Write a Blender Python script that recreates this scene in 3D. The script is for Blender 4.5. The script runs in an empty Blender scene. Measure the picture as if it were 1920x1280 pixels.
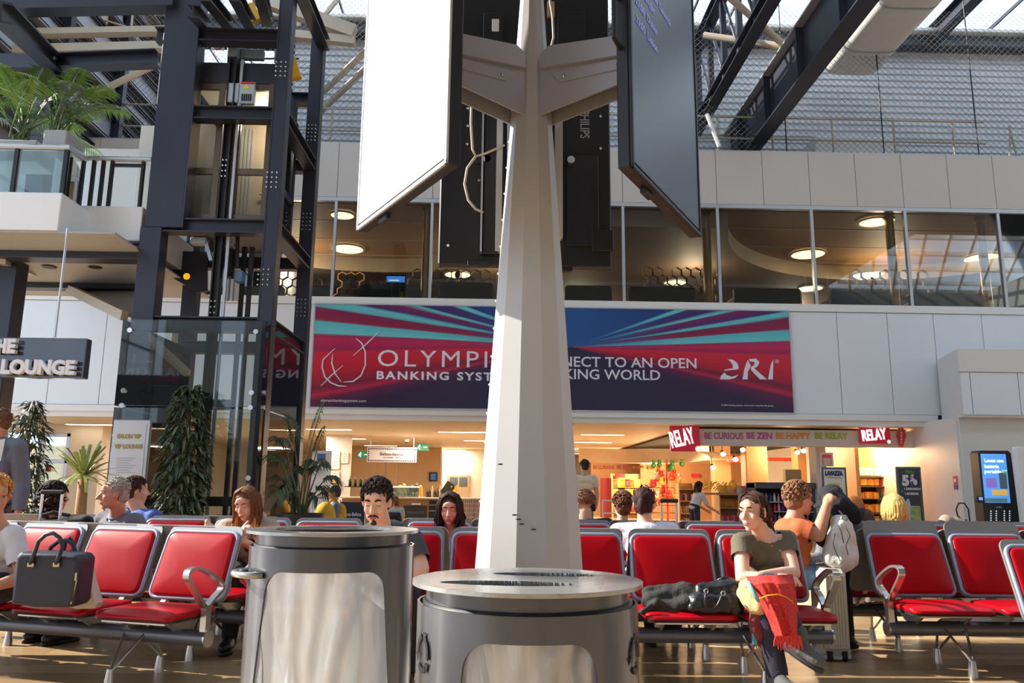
import bpy, bmesh, math, random
from mathutils import Vector, Matrix
random.seed(7)
PI = math.pi
SC = bpy.context.scene
COL = SC.collection
V = Vector

# ---------------------------------------------------------------- camera
F, PITCH, YAW, ROLL, HC = 1480.0, 0.1836, 0.0225, 0.0105, 1.15
def cam_axes():
    cp, sp, cy, sy = math.cos(PITCH), math.sin(PITCH), math.cos(YAW), math.sin(YAW)
    cr, sr = math.cos(ROLL), math.sin(ROLL)
    fwd = V((sy*cp, cy*cp, sp)); r0 = V((cy, -sy, 0)); u0 = r0.cross(fwd)
    return cr*r0 + sr*u0, -sr*r0 + cr*u0, fwd
CR, CU, CF = cam_axes()
CAMPOS = V((0, 0, HC))
cd = bpy.data.cameras.new('camera'); cam = bpy.data.objects.new('camera', cd); COL.objects.link(cam)
cd.sensor_fit = 'HORIZONTAL'; cd.sensor_width = 36.0; cd.lens = F*36.0/1920.0
cd.clip_start = 0.05; cd.clip_end = 400
m = Matrix.Identity(4)
for i in range(3):
    m[i][0] = CR[i]; m[i][1] = CU[i]; m[i][2] = -CF[i]; m[i][3] = CAMPOS[i]
cam.matrix_world = m
SC.camera = cam
def ray(px, py):
    return ((px-960)/F)*CR + ((640-py)/F)*CU + CF
def P(px, py, Y):                      # photo point -> world point on the upright plane y = Y
    d = ray(px, py); return CAMPOS + d*(Y/d.y)
def PZ(px, py, z):                     # photo point -> world point on the level plane z
    d = ray(px, py); return CAMPOS + d*((z-HC)/d.z)
def scale_at(p):                       # photo pixels per metre at a point
    return F/((p-CAMPOS).dot(CF))

# ---------------------------------------------------------------- world, sun, exposure
w = bpy.data.worlds.new('sky'); SC.world = w; w.use_nodes = True
nt = w.node_tree; bg = nt.nodes['Background']
bg.inputs['Color'].default_value = (0.65, 0.81, 1.0, 1); bg.inputs['Strength'].default_value = 2.15
sl = bpy.data.lights.new('sun', 'SUN'); so = bpy.data.objects.new('sun', sl); COL.objects.link(so)
sl.energy = 9.5; sl.angle = 0.009; sl.color = (1.0, 0.92, 0.80)
SUN = V((-1.0, 0.22, 0.64)).normalized()
so.rotation_euler = SUN.to_track_quat('Z', 'Y').to_euler()
SC.view_settings.view_transform = 'Standard'; SC.view_settings.look = 'None'
SC.view_settings.exposure = 0.15; SC.view_settings.gamma = 1.0; SC.view_settings.use_curve_mapping = False
SC.cycles.max_bounces = 8; SC.cycles.transparent_max_bounces = 16; SC.cycles.caustics_reflective = False
SC.cycles.caustics_refractive = False; SC.cycles.sample_clamp_indirect = 6.0
SC.cycles.use_denoising = True

# ---------------------------------------------------------------- materials
def lin(c):
    def f(v):
        v /= 255.0
        return v/12.92 if v <= 0.04045 else ((v+0.055)/1.055)**2.4
    return (f(c[0]), f(c[1]), f(c[2]), 1)
MATS = {}
def mat(name, col, rough=0.5, metal=0.0, vary=0.06, vscale=6.0, bump=0.0, bscale=60.0, coat=0.0, spec=.5, stretch=None, alpha=None, trans=0.0, sss=0.0):
    if name in MATS: return MATS[name]
    M = bpy.data.materials.new(name); M.use_nodes = True; n = M.node_tree.nodes; L = M.node_tree.links
    b = n['Principled BSDF']
    b.inputs['Roughness'].default_value = rough; b.inputs['Metallic'].default_value = metal
    b.inputs['Specular IOR Level'].default_value = spec
    if coat: b.inputs['Coat Weight'].default_value = coat; b.inputs['Coat Roughness'].default_value = 0.12
    if trans: b.inputs['Transmission Weight'].default_value = trans
    if sss:
        b.inputs['Subsurface Weight'].default_value = sss; b.inputs['Subsurface Radius'].default_value = (0.012, 0.005, 0.003)
    tc = n.new('ShaderNodeTexCoord'); mp = n.new('ShaderNodeMapping'); L.new(tc.outputs['Object'], mp.inputs['Vector'])
    if stretch: mp.inputs['Scale'].default_value = stretch
    nz = n.new('ShaderNodeTexNoise'); nz.inputs['Scale'].default_value = vscale; nz.inputs['Detail'].default_value = 4
    L.new(mp.outputs['Vector'], nz.inputs['Vector'])
    c = lin(col); mx = n.new('ShaderNodeMix'); mx.data_type = 'RGBA'
    mx.inputs['A'].default_value = tuple(x*(1-vary*1.6) for x in c[:3])+(1,)
    mx.inputs['B'].default_value = tuple(min(1, x*(1+vary*1.6)) for x in c[:3])+(1,)
    L.new(nz.outputs['Fac'], mx.inputs['Factor']); L.new(mx.outputs['Result'], b.inputs['Base Color'])
    if bump:
        n2 = n.new('ShaderNodeTexNoise'); n2.inputs['Scale'].default_value = bscale; n2.inputs['Detail'].default_value = 3
        L.new(mp.outputs['Vector'], n2.inputs['Vector'])
        bp = n.new('ShaderNodeBump'); bp.inputs['Strength'].default_value = bump; bp.inputs['Distance'].default_value = 0.01
        L.new(n2.outputs['Fac'], bp.inputs['Height']); L.new(bp.outputs['Normal'], b.inputs['Normal'])
    MATS[name] = M; return M
def emat(name, col, strength=1.0):
    if name in MATS: return MATS[name]
    M = bpy.data.materials.new(name); M.use_nodes = True; b = M.node_tree.nodes['Principled BSDF']
    b.inputs['Base Color'].default_value = lin(col); b.inputs['Roughness'].default_value = 0.4
    b.inputs['Emission Color'].default_value = lin(col); b.inputs['Emission Strength'].default_value = strength
    MATS[name] = M; return M
def glass(name, tint=(235, 240, 240), veil=0.03, veilcol=(150, 165, 175), ior=1.45):
    if name in MATS: return MATS[name]
    M = bpy.data.materials.new(name); M.use_nodes = True; n = M.node_tree.nodes; L = M.node_tree.links
    n.remove(n['Principled BSDF']); out = n['Material Output']
    tr = n.new('ShaderNodeBsdfTransparent'); tr.inputs['Color'].default_value = lin(tint)
    gl = n.new('ShaderNodeBsdfGlossy'); gl.inputs['Roughness'].default_value = 0.02
    df = n.new('ShaderNodeBsdfDiffuse'); df.inputs['Color'].default_value = lin(veilcol)
    fr = n.new('ShaderNodeFresnel'); fr.inputs['IOR'].default_value = ior
    a = n.new('ShaderNodeMixShader'); a.inputs['Fac'].default_value = veil
    L.new(tr.outputs[0], a.inputs[1]); L.new(df.outputs[0], a.inputs[2])
    c = n.new('ShaderNodeMixShader'); L.new(fr.outputs[0], c.inputs['Fac']); L.new(a.outputs[0], c.inputs[1]); L.new(gl.outputs[0], c.inputs[2])
    L.new(c.outputs[0], out.inputs['Surface']); MATS[name] = M; return M

# ---------------------------------------------------------------- mesh helpers
class MB:
    def __init__(s): s.v = []; s.f = []; s.m = []
    def add(s, vs, fs, mi=0):
        o = len(s.v); s.v += [tuple(v) for v in vs]; s.f += [tuple(i+o for i in f) for f in fs]; s.m += [mi]*len(fs); return s
    def box(s, x0, x1, y0, y1, z0, z1, mi=0):
        return s.add([(x0,y0,z0),(x1,y0,z0),(x1,y1,z0),(x0,y1,z0),(x0,y0,z1),(x1,y0,z1),(x1,y1,z1),(x0,y1,z1)],
                     [(3,2,1,0),(4,5,6,7),(0,1,5,4),(1,2,6,5),(2,3,7,6),(3,0,4,7)], mi)
    def cbox(s, x0, x1, y0, y1, z0, z1, c=0.01, mi=0):      # box with chamfered edges
        xs = (x0, x1); ys = (y0, y1); zs = (z0, z1); vs = []; idx = {}
        for i in (0, 1):
            for j in (0, 1):
                for k in (0, 1):
                    sx, sy, sz = (1-2*i)*c, (1-2*j)*c, (1-2*k)*c
                    for a, p in enumerate(((xs[i], ys[j]+sy, zs[k]+sz), (xs[i]+sx, ys[j], zs[k]+sz), (xs[i]+sx, ys[j]+sy, zs[k]))):
                        idx[i, j, k, a] = len(vs); vs.append(p)
        fs = []
        for i in (0, 1): fs.append([idx[i, j, k, 0] for j, k in ((0,0),(1,0),(1,1),(0,1))][::(-1 if i == 0 else 1)])
        for j in (0, 1): fs.append([idx[i, j, k, 1] for i, k in ((0,0),(0,1),(1,1),(1,0))][::(-1 if j == 0 else 1)])
        for k in (0, 1): fs.append([idx[i, j, k, 2] for i, j in ((0,0),(1,0),(1,1),(0,1))][::(-1 if k == 0 else 1)])
        for j in (0, 1):
            for k in (0, 1): fs.append([idx[0,j,k,1], idx[1,j,k,1], idx[1,j,k,2], idx[0,j,k,2]][::(1 if j == k else -1)])
        for i in (0, 1):
            for k in (0, 1): fs.append([idx[i,0,k,0], idx[i,1,k,0], idx[i,1,k,2], idx[i,0,k,2]][::(-1 if i == k else 1)])
        for i in (0, 1):
            for j in (0, 1): fs.append([idx[i,j,0,0], idx[i,j,1,0], idx[i,j,1,1], idx[i,j,0,1]][::(1 if i == j else -1)])
        for i in (0, 1):
            for j in (0, 1):
                for k in (0, 1): fs.append([idx[i,j,k,0], idx[i,j,k,1], idx[i,j,k,2]][::(1 if (i+j+k) % 2 == 0 else -1)])
        return s.add(vs, fs, mi)
    def bar(s, p0, p1, w, h=None, up=(0, 0, 1), mi=0):      # rectangular bar between two points
        h = h or w; p0, p1 = V(p0), V(p1); d = (p1-p0).normalized(); u = V(up)
        if abs(d.dot(u)) > 0.98: u = V((0, 1, 0))
        sx = d.cross(u).normalized(); sy = sx.cross(d)
        vs = []
        for p in (p0, p1):
            for a, b in ((-1,-1),(1,-1),(1,1),(-1,1)): vs.append(p + sx*a*w/2 + sy*b*h/2)
        return s.add(vs, [(3,2,1,0),(4,5,6,7),(0,1,5,4),(1,2,6,5),(2,3,7,6),(3,0,4,7)], mi)
    def ibeam(s, p0, p1, w, h, t=0.02, up=(0, 0, 1), mi=0):
        p0, p1 = V(p0), V(p1); d = (p1-p0).normalized(); u = V(up)
        if abs(d.dot(u)) > 0.98: u = V((0, 1, 0))
        sx = d.cross(u).normalized(); sy = sx.cross(d); o = sy*(h/2-t/2)
        s.bar(p0+o, p1+o, w, t, sy, mi); s.bar(p0-o, p1-o, w, t, sy, mi); return s.bar(p0, p1, t*0.8, h-2*t, sy, mi)
    def tube(s, pts, r, n=8, closed=False, mi=0, flat=1.0):
        pts = [V(p) for p in pts]; k = len(pts); rs = r if isinstance(r, (list, tuple)) else [r]*k
        prev = None; rings = []
        for i, p in enumerate(pts):
            a = pts[(i-1) % k] if (closed or i > 0) else p; b = pts[(i+1) % k] if (closed or i < k-1) else p
            d = (b-a).normalized()
            if prev is None:
                u = V((0, 0, 1)) if abs(d.z) < 0.9 else V((1, 0, 0)); u = (u-d*u.dot(d)).normalized()
            else:
                u = prev-d*prev.dot(d)
                u = u.normalized() if u.length > 1e-6 else d.orthogonal().normalized()
            prev = u; w_ = d.cross(u)
            rings.append([p + (u*math.cos(2*PI*j/n)*flat + w_*math.sin(2*PI*j/n))*rs[i] for j in range(n)])
        vs = [v for rg in rings for v in rg]; fs = []
        for i in range(k if closed else k-1):
            i2 = (i+1) % k
            for j in range(n): fs.append((i*n+j, i*n+(j+1) % n, i2*n+(j+1) % n, i2*n+j))
        if not closed: fs += [tuple(range(n))[::-1], tuple((k-1)*n+j for j in range(n))]
        return s.add(vs, fs, mi)
    def band(s, pts, wdir, w, t, closed=False, mi=0):       # flat strap: width along wdir, thickness in the curve's plane
        pts = [V(p) for p in pts]; wd = V(wdir).normalized(); k = len(pts); vs = []
        ts = t if isinstance(t, (list, tuple)) else [t]*k
        for i, p in enumerate(pts):
            a = pts[(i-1) % k] if (closed or i > 0) else p; b = pts[(i+1) % k] if (closed or i < k-1) else p
            nrm = (b-a).normalized().cross(wd).normalized()
            for x, y in ((-1,-1),(1,-1),(1,1),(-1,1)): vs.append(p + wd*x*w/2 + nrm*y*ts[i]/2)
        fs = []
        for i in range(k if closed else k-1):
            i2 = (i+1) % k
            for j in range(4): fs.append((i*4+j, i*4+(j+1) % 4, i2*4+(j+1) % 4, i2*4+j))
        if not closed: fs += [(3,2,1,0), tuple((k-1)*4+j for j in range(4))]
        return s.add(vs, fs, mi)
    def lathe(s, prof, c=(0, 0, 0), n=32, mi=0, a0=0.0, a1=2*PI):
        c = V(c); full = abs(a1-a0-2*PI) < 1e-6; k = len(prof); na = n if full else n+1; vs = []
        for i in range(na):
            a = a0+(a1-a0)*i/n
            for r, z in prof: vs.append(c+V((r*math.cos(a), r*math.sin(a), z)))
        fs = []
        for i in range(n):
            i2 = (i+1) % na
            for j in range(k-1): fs.append((i*k+j, i2*k+j, i2*k+j+1, i*k+j+1))
        return s.add(vs, fs, mi)
    def prism(s, poly, ax, d0, d1, mi=0):                   # polygon in the plane normal to axis ax, pushed from d0 to d1
        def at(a, b, d): return {'y': (a, d, b), 'x': (d, a, b), 'z': (a, b, d)}[ax]
        k = len(poly); vs = [at(a, b, d0) for a, b in poly]+[at(a, b, d1) for a, b in poly]
        fs = [tuple(range(k)), tuple(range(k, 2*k))[::-1]]+[(i, k+i, k+(i+1) % k, (i+1) % k) for i in range(k)]
        return s.add(vs, fs, mi)
    def quad(s, a, b, c, d, mi=0): return s.add([a, b, c, d], [(0, 1, 2, 3)], mi)
    def ell(s, c, r, rot=None, n=12, k=8, mi=0):
        c = V(c); vs = []; fs = []
        for i in range(k+1):
            th = PI*i/k
            for j in range(n):
                p = V((r[0]*math.sin(th)*math.cos(2*PI*j/n), r[1]*math.sin(th)*math.sin(2*PI*j/n), r[2]*math.cos(th)))
                vs.append(c+(rot @ p if rot else p))
        for i in range(k):
            for j in range(n): fs.append((i*n+j, (i+1)*n+j, (i+1)*n+(j+1) % n, i*n+(j+1) % n))
        return s.add(vs, fs, mi)
    def cap(s, p0, p1, r0, r1, n=12, k=4, mi=0):            # tapered limb with round ends
        p0, p1 = V(p0), V(p1); d = p1-p0; L = d.length; d = d.normalized() if L > 1e-6 else V((0, 0, 1))
        u = d.orthogonal().normalized(); w_ = d.cross(u); rings = []
        for i in range(k+1):
            a = -PI/2+PI/2*i/k; rings.append((p0+d*r0*math.sin(a), r0*math.cos(a)))
        for i in range(k+1):
            a = PI/2*i/k; rings.append((p1+d*r1*math.sin(a), r1*math.cos(a)))
        vs = [c+(u*math.cos(2*PI*j/n)+w_*math.sin(2*PI*j/n))*max(r, 1e-4) for c, r in rings for j in range(n)]; fs = []
        for i in range(len(rings)-1):
            for j in range(n): fs.append((i*n+j, i*n+(j+1) % n, (i+1)*n+(j+1) % n, (i+1)*n+j))
        fs += [tuple(range(n))[::-1], tuple((len(rings)-1)*n+j for j in range(n))]
        return s.add(vs, fs, mi)
    def mesh(s, name, mats, smooth=False):
        me = bpy.data.meshes.new(name); me.from_pydata(s.v, [], s.f)
        for mm in (mats if isinstance(mats, (list, tuple)) else [mats]): me.materials.append(mm)
        if any(s.m): me.polygons.foreach_set('material_index', s.m)
        bm = bmesh.new(); bm.from_mesh(me); bmesh.ops.recalc_face_normals(bm, faces=bm.faces); bm.to_mesh(me); bm.free()
        if smooth:
            me.polygons.foreach_set('use_smooth', [True]*len(me.polygons))
            if smooth is not True: me.set_sharp_from_angle(angle=smooth)
        return me
    def build(s, name, mats, parent=None, smooth=False, kind=None):
        o = bpy.data.objects.new(name, s.mesh(name, mats, smooth)); COL.objects.link(o)
        if parent:
            o.parent = parent
            if parent.type == 'EMPTY' or True: o.matrix_parent_inverse = parent.matrix_basis.inverted() if parent.parent is None else (parent.parent.matrix_basis @ parent.matrix_parent_inverse @ parent.matrix_basis).inverted()
        if kind: o['kind'] = kind
        return o
def tag(o, label=None, cat=None, group=None, kind=None):
    if label: o['label'] = label
    if cat: o['category'] = cat
    if group: o['group'] = group
    if kind: o['kind'] = kind
    return o
def thicken(o, th):
    sd = o.modifiers.new('t', 'SOLIDIFY'); sd.thickness = th; sd.offset = -1
    dg = bpy.context.evaluated_depsgraph_get(); me = bpy.data.meshes.new_from_object(o.evaluated_get(dg)); o.modifiers.clear(); o.data = me
    me.polygons.foreach_set('use_smooth', [True]*len(me.polygons)); me.set_sharp_from_angle(angle=.5)
def thing(name, label, cat, loc=(0, 0, 0), group=None, kind=None):
    o = bpy.data.objects.new(name, None); COL.objects.link(o); o.location = loc; o.empty_display_size = 0.1
    o.matrix_basis = Matrix.Translation(V(loc))
    return tag(o, label, cat, group, kind)
def struct(o): o['kind'] = 'structure'; return o
def obj_from(me, name, parent=None, mw=None):
    o = bpy.data.objects.new(name, me); COL.objects.link(o)
    if mw is not None: o.matrix_basis = mw
    if parent:
        o.parent = parent; o.matrix_parent_inverse = (parent.matrix_basis if parent.parent is None else parent.parent.matrix_basis @ parent.matrix_parent_inverse @ parent.matrix_basis).inverted()
    return o
def copy_tree(src, mw, label=None, group=None):
    r = src.copy(); COL.objects.link(r); r.matrix_basis = mw
    if label: r['label'] = label
    if group: r['group'] = group
    for ch in src.children:
        c = ch.copy(); COL.objects.link(c); c.parent = r
        for g in ch.children:
            d = g.copy(); COL.objects.link(d); d.parent = c
    return r
def text(name, s, mw, size, material, parent=None, bold=0.0, depth=0.002, width=None, shear=0.0, spacing=1.0, align='LEFT'):
    cu = bpy.data.curves.new(name, 'FONT'); cu.body = s; cu.size = size; cu.offset = bold; cu.extrude = depth
    cu.shear = shear; cu.space_character = spacing; cu.align_x = align; cu.resolution_u = 3
    t = bpy.data.objects.new(name, cu); COL.objects.link(t)
    dg = bpy.context.evaluated_depsgraph_get(); me = bpy.data.meshes.new_from_object(t.evaluated_get(dg))
    bpy.data.objects.remove(t); bpy.data.curves.remove(cu); me.materials.clear(); me.materials.append(material); me.name = name
    if width and len(me.vertices):
        xs = [v.co.x for v in me.vertices]; x0, x1 = min(xs), max(xs); k = width/(x1-x0)
        for v in me.vertices: v.co.x = (v.co.x-x0)*k if align == 'LEFT' else v.co.x*k
    o = obj_from(me, name, parent, mw)
    if len(s) > 1 and parent: o['kind'] = 'stuff'
    return o
def face_mw(p, xdir, zdir=(0, 0, 1)):      # text plane: x along xdir, text-up along zdir
    x = V(xdir).normalized(); z = V(zdir); z = (z-x*z.dot(x)).normalized(); nn = x.cross(z)
    M = Matrix.Identity(4)
    for i in range(3): M[i][0] = x[i]; M[i][1] = z[i]; M[i][2] = nn[i]; M[i][3] = V(p)[i]
    return M
def front(px, py, Y): return face_mw(P(px, py, Y), (1, 0, 0))
# ================================================================ materials used by the building
W = 19.0
m_panel = mat('grey_white_panel', (222, 224, 228), 0.30, 0, 0.02, 0.8)
m_panel_up = mat('warm_grey_panel', (196, 190, 183), 0.45, 0, 0.02, 0.8)
m_joint = mat('dark_joint', (70, 70, 72), 0.8)
m_white = mat('white_paint', (226, 224, 220), 0.45, 0, 0.02, 1.0)
m_soffit = mat('soffit_paint', (214, 200, 182), 0.6, 0, 0.03, 0.6)
m_alu = mat('aluminium', (188, 190, 194), 0.35, 0.5, 0.03, 3)
m_steel = mat('anthracite_steel', (52, 54, 66), 0.42, 0.25, 0.08, 2, 0.05, 30)
m_black = mat('matt_black', (22, 22, 25), 0.5, 0, 0.08, 6)
m_beige = mat('beige_steel', (188, 176, 156), 0.5, 0, 0.05, 2)
m_glass = glass('window_glass', (236, 238, 236), 0.01, ior=1.65)
m_glass_b = glass('balustrade_glass', (205, 222, 226), 0.22, (170, 195, 205))
m_bolt = mat('bolt_steel', (205, 208, 212), 0.25, 0.9)

# ================================================================ floor of oak planks
def floor_mat(name, a, b):
    M = mat(name, a, 0.30, 0, 0.16, 1.0, 0.02, 14, stretch=(1.2, 26, 10))
    return M
pl = [floor_mat('oak_'+str(i), c, c) for i, c in enumerate(((178, 148, 110), (186, 156, 116), (170, 140, 104), (190, 162, 124), (164, 134, 98)))]
fy0, fy1, fx0, fx1 = 4.70, 8.0, -4.4, 5.6
fm = MB()
for a in ((-16, 30, -14, fy0), (-16, 30, fy1, 46), (-16, fx0, fy0, fy1), (fx1, 30, fy0, fy1)):
    fm.quad((a[0], a[2], 0), (a[1], a[2], 0), (a[1], a[3], 0), (a[0], a[3], 0))
fm.quad((fx0, fy0, -0.012), (fx1, fy0, -0.012), (fx1, fy1, -0.012), (fx0, fy1, -0.012), 1)
fl = struct(fm.build('floor', [floor_mat('oak_far', (178, 148, 110), 0), mat('floor_joint', (60, 42, 28), 0.8)]))
rows = 18; ph = (fy1-fy0)/rows
for r in range(rows):
    x = fx0 - random.uniform(0, 1.0)
    while x < fx1:
        L_ = 1.45; a, b = max(x, fx0), min(x+L_, fx1)
        if b-a > 0.05:
            g = 0.0016; pm = MB().cbox(a+g, b-g, fy0+r*ph+g, fy0+(r+1)*ph-g, -0.012, random.uniform(-0.0003, 0.0003), 0.0012)
            pm.build('plank', random.choice(pl), fl)
        x += L_

# ================================================================ back wall, lower band (panels below the windows)
X0, X1 = -15.0, 22.0
zs_sill, zs_head, zpar = P(1345, 567.6, W).z, P(1345, 389.8, W).z, P(1345, 281.5, W).z
zbt, zbb, zfb = P(1035, 577.5, W).z, P(1035, 768.8, W).z, P(1035, 781.5, W).z
bl, br = P(588, 665, W).x, P(1481.5, 680, W).x
wb = struct(MB().box(X0, X1, W+0.06, W+0.40, zfb+0.02, zs_sill-0.05).build('wall_back', m_joint))
px = [bl-0.12]
while px[-1] > X0+1.3: px.append(px[-1]-1.23)
cols = [(px[i+1], px[i]) for i in range(len(px)-1)]
xs = [br+0.02, P(1574, 680, W).x, P(1669.5, 680, W).x, P(1757, 680, W).x]
while xs[-1] < X1-1.3: xs.append(xs[-1]+1.22)
cols += [(xs[i], xs[i+1]) for i in range(len(xs)-1)]
for a, b in cols:
    MB().cbox(a+0.007, b-0.007, W, W+0.06, zbb, zbt, 0.004).build('panel', m_panel, wb)
MB().cbox(X0, X1, W-0.03, W+0.06, zbt+0.012, zs_sill, 0.006).build('sill_rail', m_white, wb)
MB().cbox(X0, P(1757, 780, W).x, W-0.05, W+0.06, zfb, zbb-0.012, 0.006).build('fascia_rail', m_white, wb)
MB().cbox(bl-0.12, br+0.02, W, W+0.05, zbb-0.01, zbt+0.01, 0.004).build('panel', m_panel, wb)

# ================================================================ window band
wd = thing('window_1', None, None, (0, W, zs_sill)); struct(wd)
mull0, mstep = P(622, 560.5, W).x*0.5+P(631, 383, W).x*0.5, 0.0
mull0 = P(1351.8, 567.6, W).x; mstep = (P(1708, 574, W).x-P(802, 562, W).x)/5.0
mulls = [mull0+mstep*i for i in range(-8, 8)]
MB().cbox(X0, X1, W-0.02, W+0.12, zs_head, zs_head+0.10, 0.006).build('head_rail', m_alu, wd)
for x in mulls:
    MB().cbox(x-0.035, x+0.035, W-0.015, W+0.10, zs_sill, zs_head, 0.005).build('mullion', m_alu, wd)
for i in range(len(mulls)-1):
    MB().box(mulls[i]+0.035, mulls[i+1]-0.035, W+0.04, W+0.05, zs_sill, zs_head).build('pane', m_glass, wd)

# ================================================================ parapet band above the windows
wp = struct(MB().box(X0, X1, W+0.06, W+0.30, zs_head+0.10, zpar-0.02).build('wall_parapet', m_joint))
MB().box(X0, X1, W, W+0.32, zpar-0.015, zpar+0.01).build('coping', m_alu, wp)
for x in mulls:
    for h in (0, 1):
        a = x+h*mstep/2; MB().cbox(a+0.006, a+mstep/2-0.006, W, W+0.06, zs_head+0.11, zpar-0.015, 0.004).build('panel', m_panel_up, wp)

struct(MB().box(X0, 26, W+0.31, 21.98, zpar-0.4, zpar-0.2).build('floor_gallery', m_joint))
# ================================================================ corrugated metal wall above, roof, skylight band
ZR = 14.9; YC = 22.0
prof = []; z = 8.5
while z < ZR:
    prof += [(YC, z), (YC, z+0.11), (YC+0.05, z+0.135), (YC+0.05, z+0.185)]; z += 0.21
cm = MB(); vs = []
for y, z in prof: vs += [(-6.2, y, z), (26, y, z)]
cm.add(vs, [(2*i, 2*i+1, 2*i+3, 2*i+2) for i in range(len(prof)-1)])
cw = struct(cm.build('wall_upper', mat('corrugated_metal', (205, 207, 212), 0.45, 0.1, 0.04, 0.5)))
# roof: solid sheet towards the viewer, glazed strip next to the corrugated wall
rf = MB()
rf.box(-15, 34, -3, 4, ZR+0.2, ZR+0.4); rf.box(-15, 23, -20, -3, ZR+0.2, ZR+0.4); rf.box(-15, 34, 8, 12.5, ZR+0.2, ZR+0.4); rf.box(-5, 34, 15.5, 18.2, ZR+0.2, ZR+0.4); rf.box(-15, 34, 22.0, 23, ZR-0.05, ZR+0.4)
roof = struct(rf.build('ceiling', mat('roof_sheet', (120, 118, 116), 0.7)))
for x in [X0+1.15*i for i in range(36)]:
    MB().bar((x, 18.2, ZR+0.1), (x, 22.1, ZR+0.1), 0.05, 0.10).build('glazing_bar', m_steel if int(x*10) % 3 else m_white, roof)
for x in (-10.2, -3.2, 3.8, 13.2, 17.4):
    MB().ibeam((x, 15, ZR-0.1), (x, 22.1, ZR-0.1), 0.35, 0.5, 0.03).build('rafter', m_beige if x < 4 else m_steel, roof)
MB().cbox(X0, 26, 21.55, 21.95, ZR-0.45, ZR-0.05, 0.02).build('gutter', mat('gutter_steel', (70, 72, 78), 0.5, 0.4), roof)
MB().cbox(X0, 26, 21.3, 21.5, ZR-0.12, ZR, 0.02).build('purlin', m_white, roof)
# glass roof far towards the viewer (seen only as a mirror image in the lounge windows)
sk = MB()
for i in range(10): sk.bar((23.5+1.5*i, -19, ZR-1.0), (17+1.5*i, -4, ZR+1.6), 0.16, 0.2)
for j in range(8): sk.bar((23, -19+2.1*j, ZR-1.0+0.364*j), (38, -19+2.1*j, ZR-1.0+0.364*j), 0.2, 0.25)

struct(sk.build("ceiling_skylight", m_white))
# big girders that run towards the viewer
def pline(a, b, Ya, Yb): return P(a[0], a[1], Ya), P(b[0], b[1], Yb)
def girder(name, label, x, ztop, zbot, y0, y1, wid, flange, web):
    g = thing(name, label, 'beam', (x, y1, zbot))
    MB().box(x-0.02, x+0.02, y0, y1, zbot, ztop).build('web', web, g)
    MB().cbox(x-wid/2, x+wid/2, y0, y1, zbot-0.04, zbot, 0.008).build('bottom_flange', web, g)
    MB().cbox(x-wid/2, x+wid/2, y0, y1, ztop, ztop+0.05, 0.008).build('top_flange', flange, g)
    y = y0+0.8
    while y < y1:
        MB().box(x-wid/2+0.02, x+wid/2-0.02, y, y+0.02, zbot, ztop).build('stiffener', web, g); y += 2.2
    return g
gx = P(1415, 275, 20).x
girder('roof_girder', 'deep dark steel girder running towards the viewer right of the screens', gx, P(1415, 275, 20).z+1.3, P(1415, 275, 20).z, 9, 22, 0.42, m_alu, m_steel)
# lattice truss left of it
t = thing('lattice_truss', 'dark lattice roof truss left of the deep right-hand girder', 'truss', (gx-1.2, 20, 10))
zt0, zb0, tx = 14.0, 11.6, gx-1.15
MB().ibeam((tx, 12, zt0), (tx, 21.9, zt0), 0.3, 0.34, 0.03).build('top_chord', m_steel, t)
MB().ibeam((tx, 12, zb0), (tx, 21.9, zb0), 0.3, 0.34, 0.03).build('bottom_chord', m_steel, t)
for i in range(8):
    y = 12.4+1.25*i
    MB().bar((tx, y, zb0), (tx, y, zt0), 0.14, 0.14).build('post', m_steel, t)
    MB().tube([(tx, y, zb0), (tx, y+1.25, zt0)], 0.045, 8).build('diagonal', m_steel, t)
# pale tubes that meet at the girder
t = thing('bracing_tubes', 'cream steel bracing tubes meeting at a node on the deep girder', 'brace', P(1475, 90, 18))
nd = P(1474, 88, 17.5)
for q, Y, r in (((1320, 66), 18.5, 0.085), ((1362, -10), 16.5, 0.085)):
    MB().tube([P(q[0], q[1], Y), nd], r, 10).build('tube', m_beige, t)
MB().cbox(nd.x-0.1, nd.x+0.16, nd.y-0.1, nd.y+0.1, nd.z-0.17, nd.z+0.17, 0.02).build('node_plate', m_beige, t)
t = thing('slanting_strut', 'pale slanting strut seen above the guard rail near the deep girder', 'brace', P(1350, 250, 20))
for a, b in (((1326, 215), (1349, 276)),):
    MB().tube([P(a[0], a[1], 19.6), P(b[0], b[1], 19.4)], 0.06, 8).build('strut', m_white, t)
# white ventilation duct
d0, d1 = P(1592, 128, 20.5), P(1760, -20, 18.0)
dm = MB(); dd = (d1-d0); 
duct = thing('ventilation_duct', 'white rounded rectangular ventilation duct under the roof', 'duct', d0)
wq = 1.55; pts = []
for a in range(24):
    an = 2*PI*a/24; c_, s_ = math.cos(an), math.sin(an)
    pts.append((math.copysign(abs(c_)**0.45, c_)*wq/2, math.copysign(abs(s_)**0.45, s_)*0.5))
vs = [(d0.x+a+0.2, 20.8, d0.z+0.45+b) for a, b in pts]+[(d0.x+a+0.2, 12.0, d0.z+0.45+b) for a, b in pts]
dm.add(vs, [(i, (i+1) % 24, 24+(i+1) % 24, 24+i) for i in range(24)]+[tuple(range(24))])
dm.build('duct_body', mat('duct_white', (216, 212, 206), 0.5), duct, smooth=0.6)
for y in (19.6, 17.6):
    fm2 = MB(); vs = [(d0.x+a*1.02+0.2, y, d0.z+0.45+b*1.03) for a, b in pts]+[(d0.x+a*1.02+0.2, y-0.06, d0.z+0.45+b*1.03) for a, b in pts]
    fm2.add(vs, [(i, (i+1) % 24, 24+(i+1) % 24, 24+i) for i in range(24)]); fm2.build('duct_joint', m_alu, duct)

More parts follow.
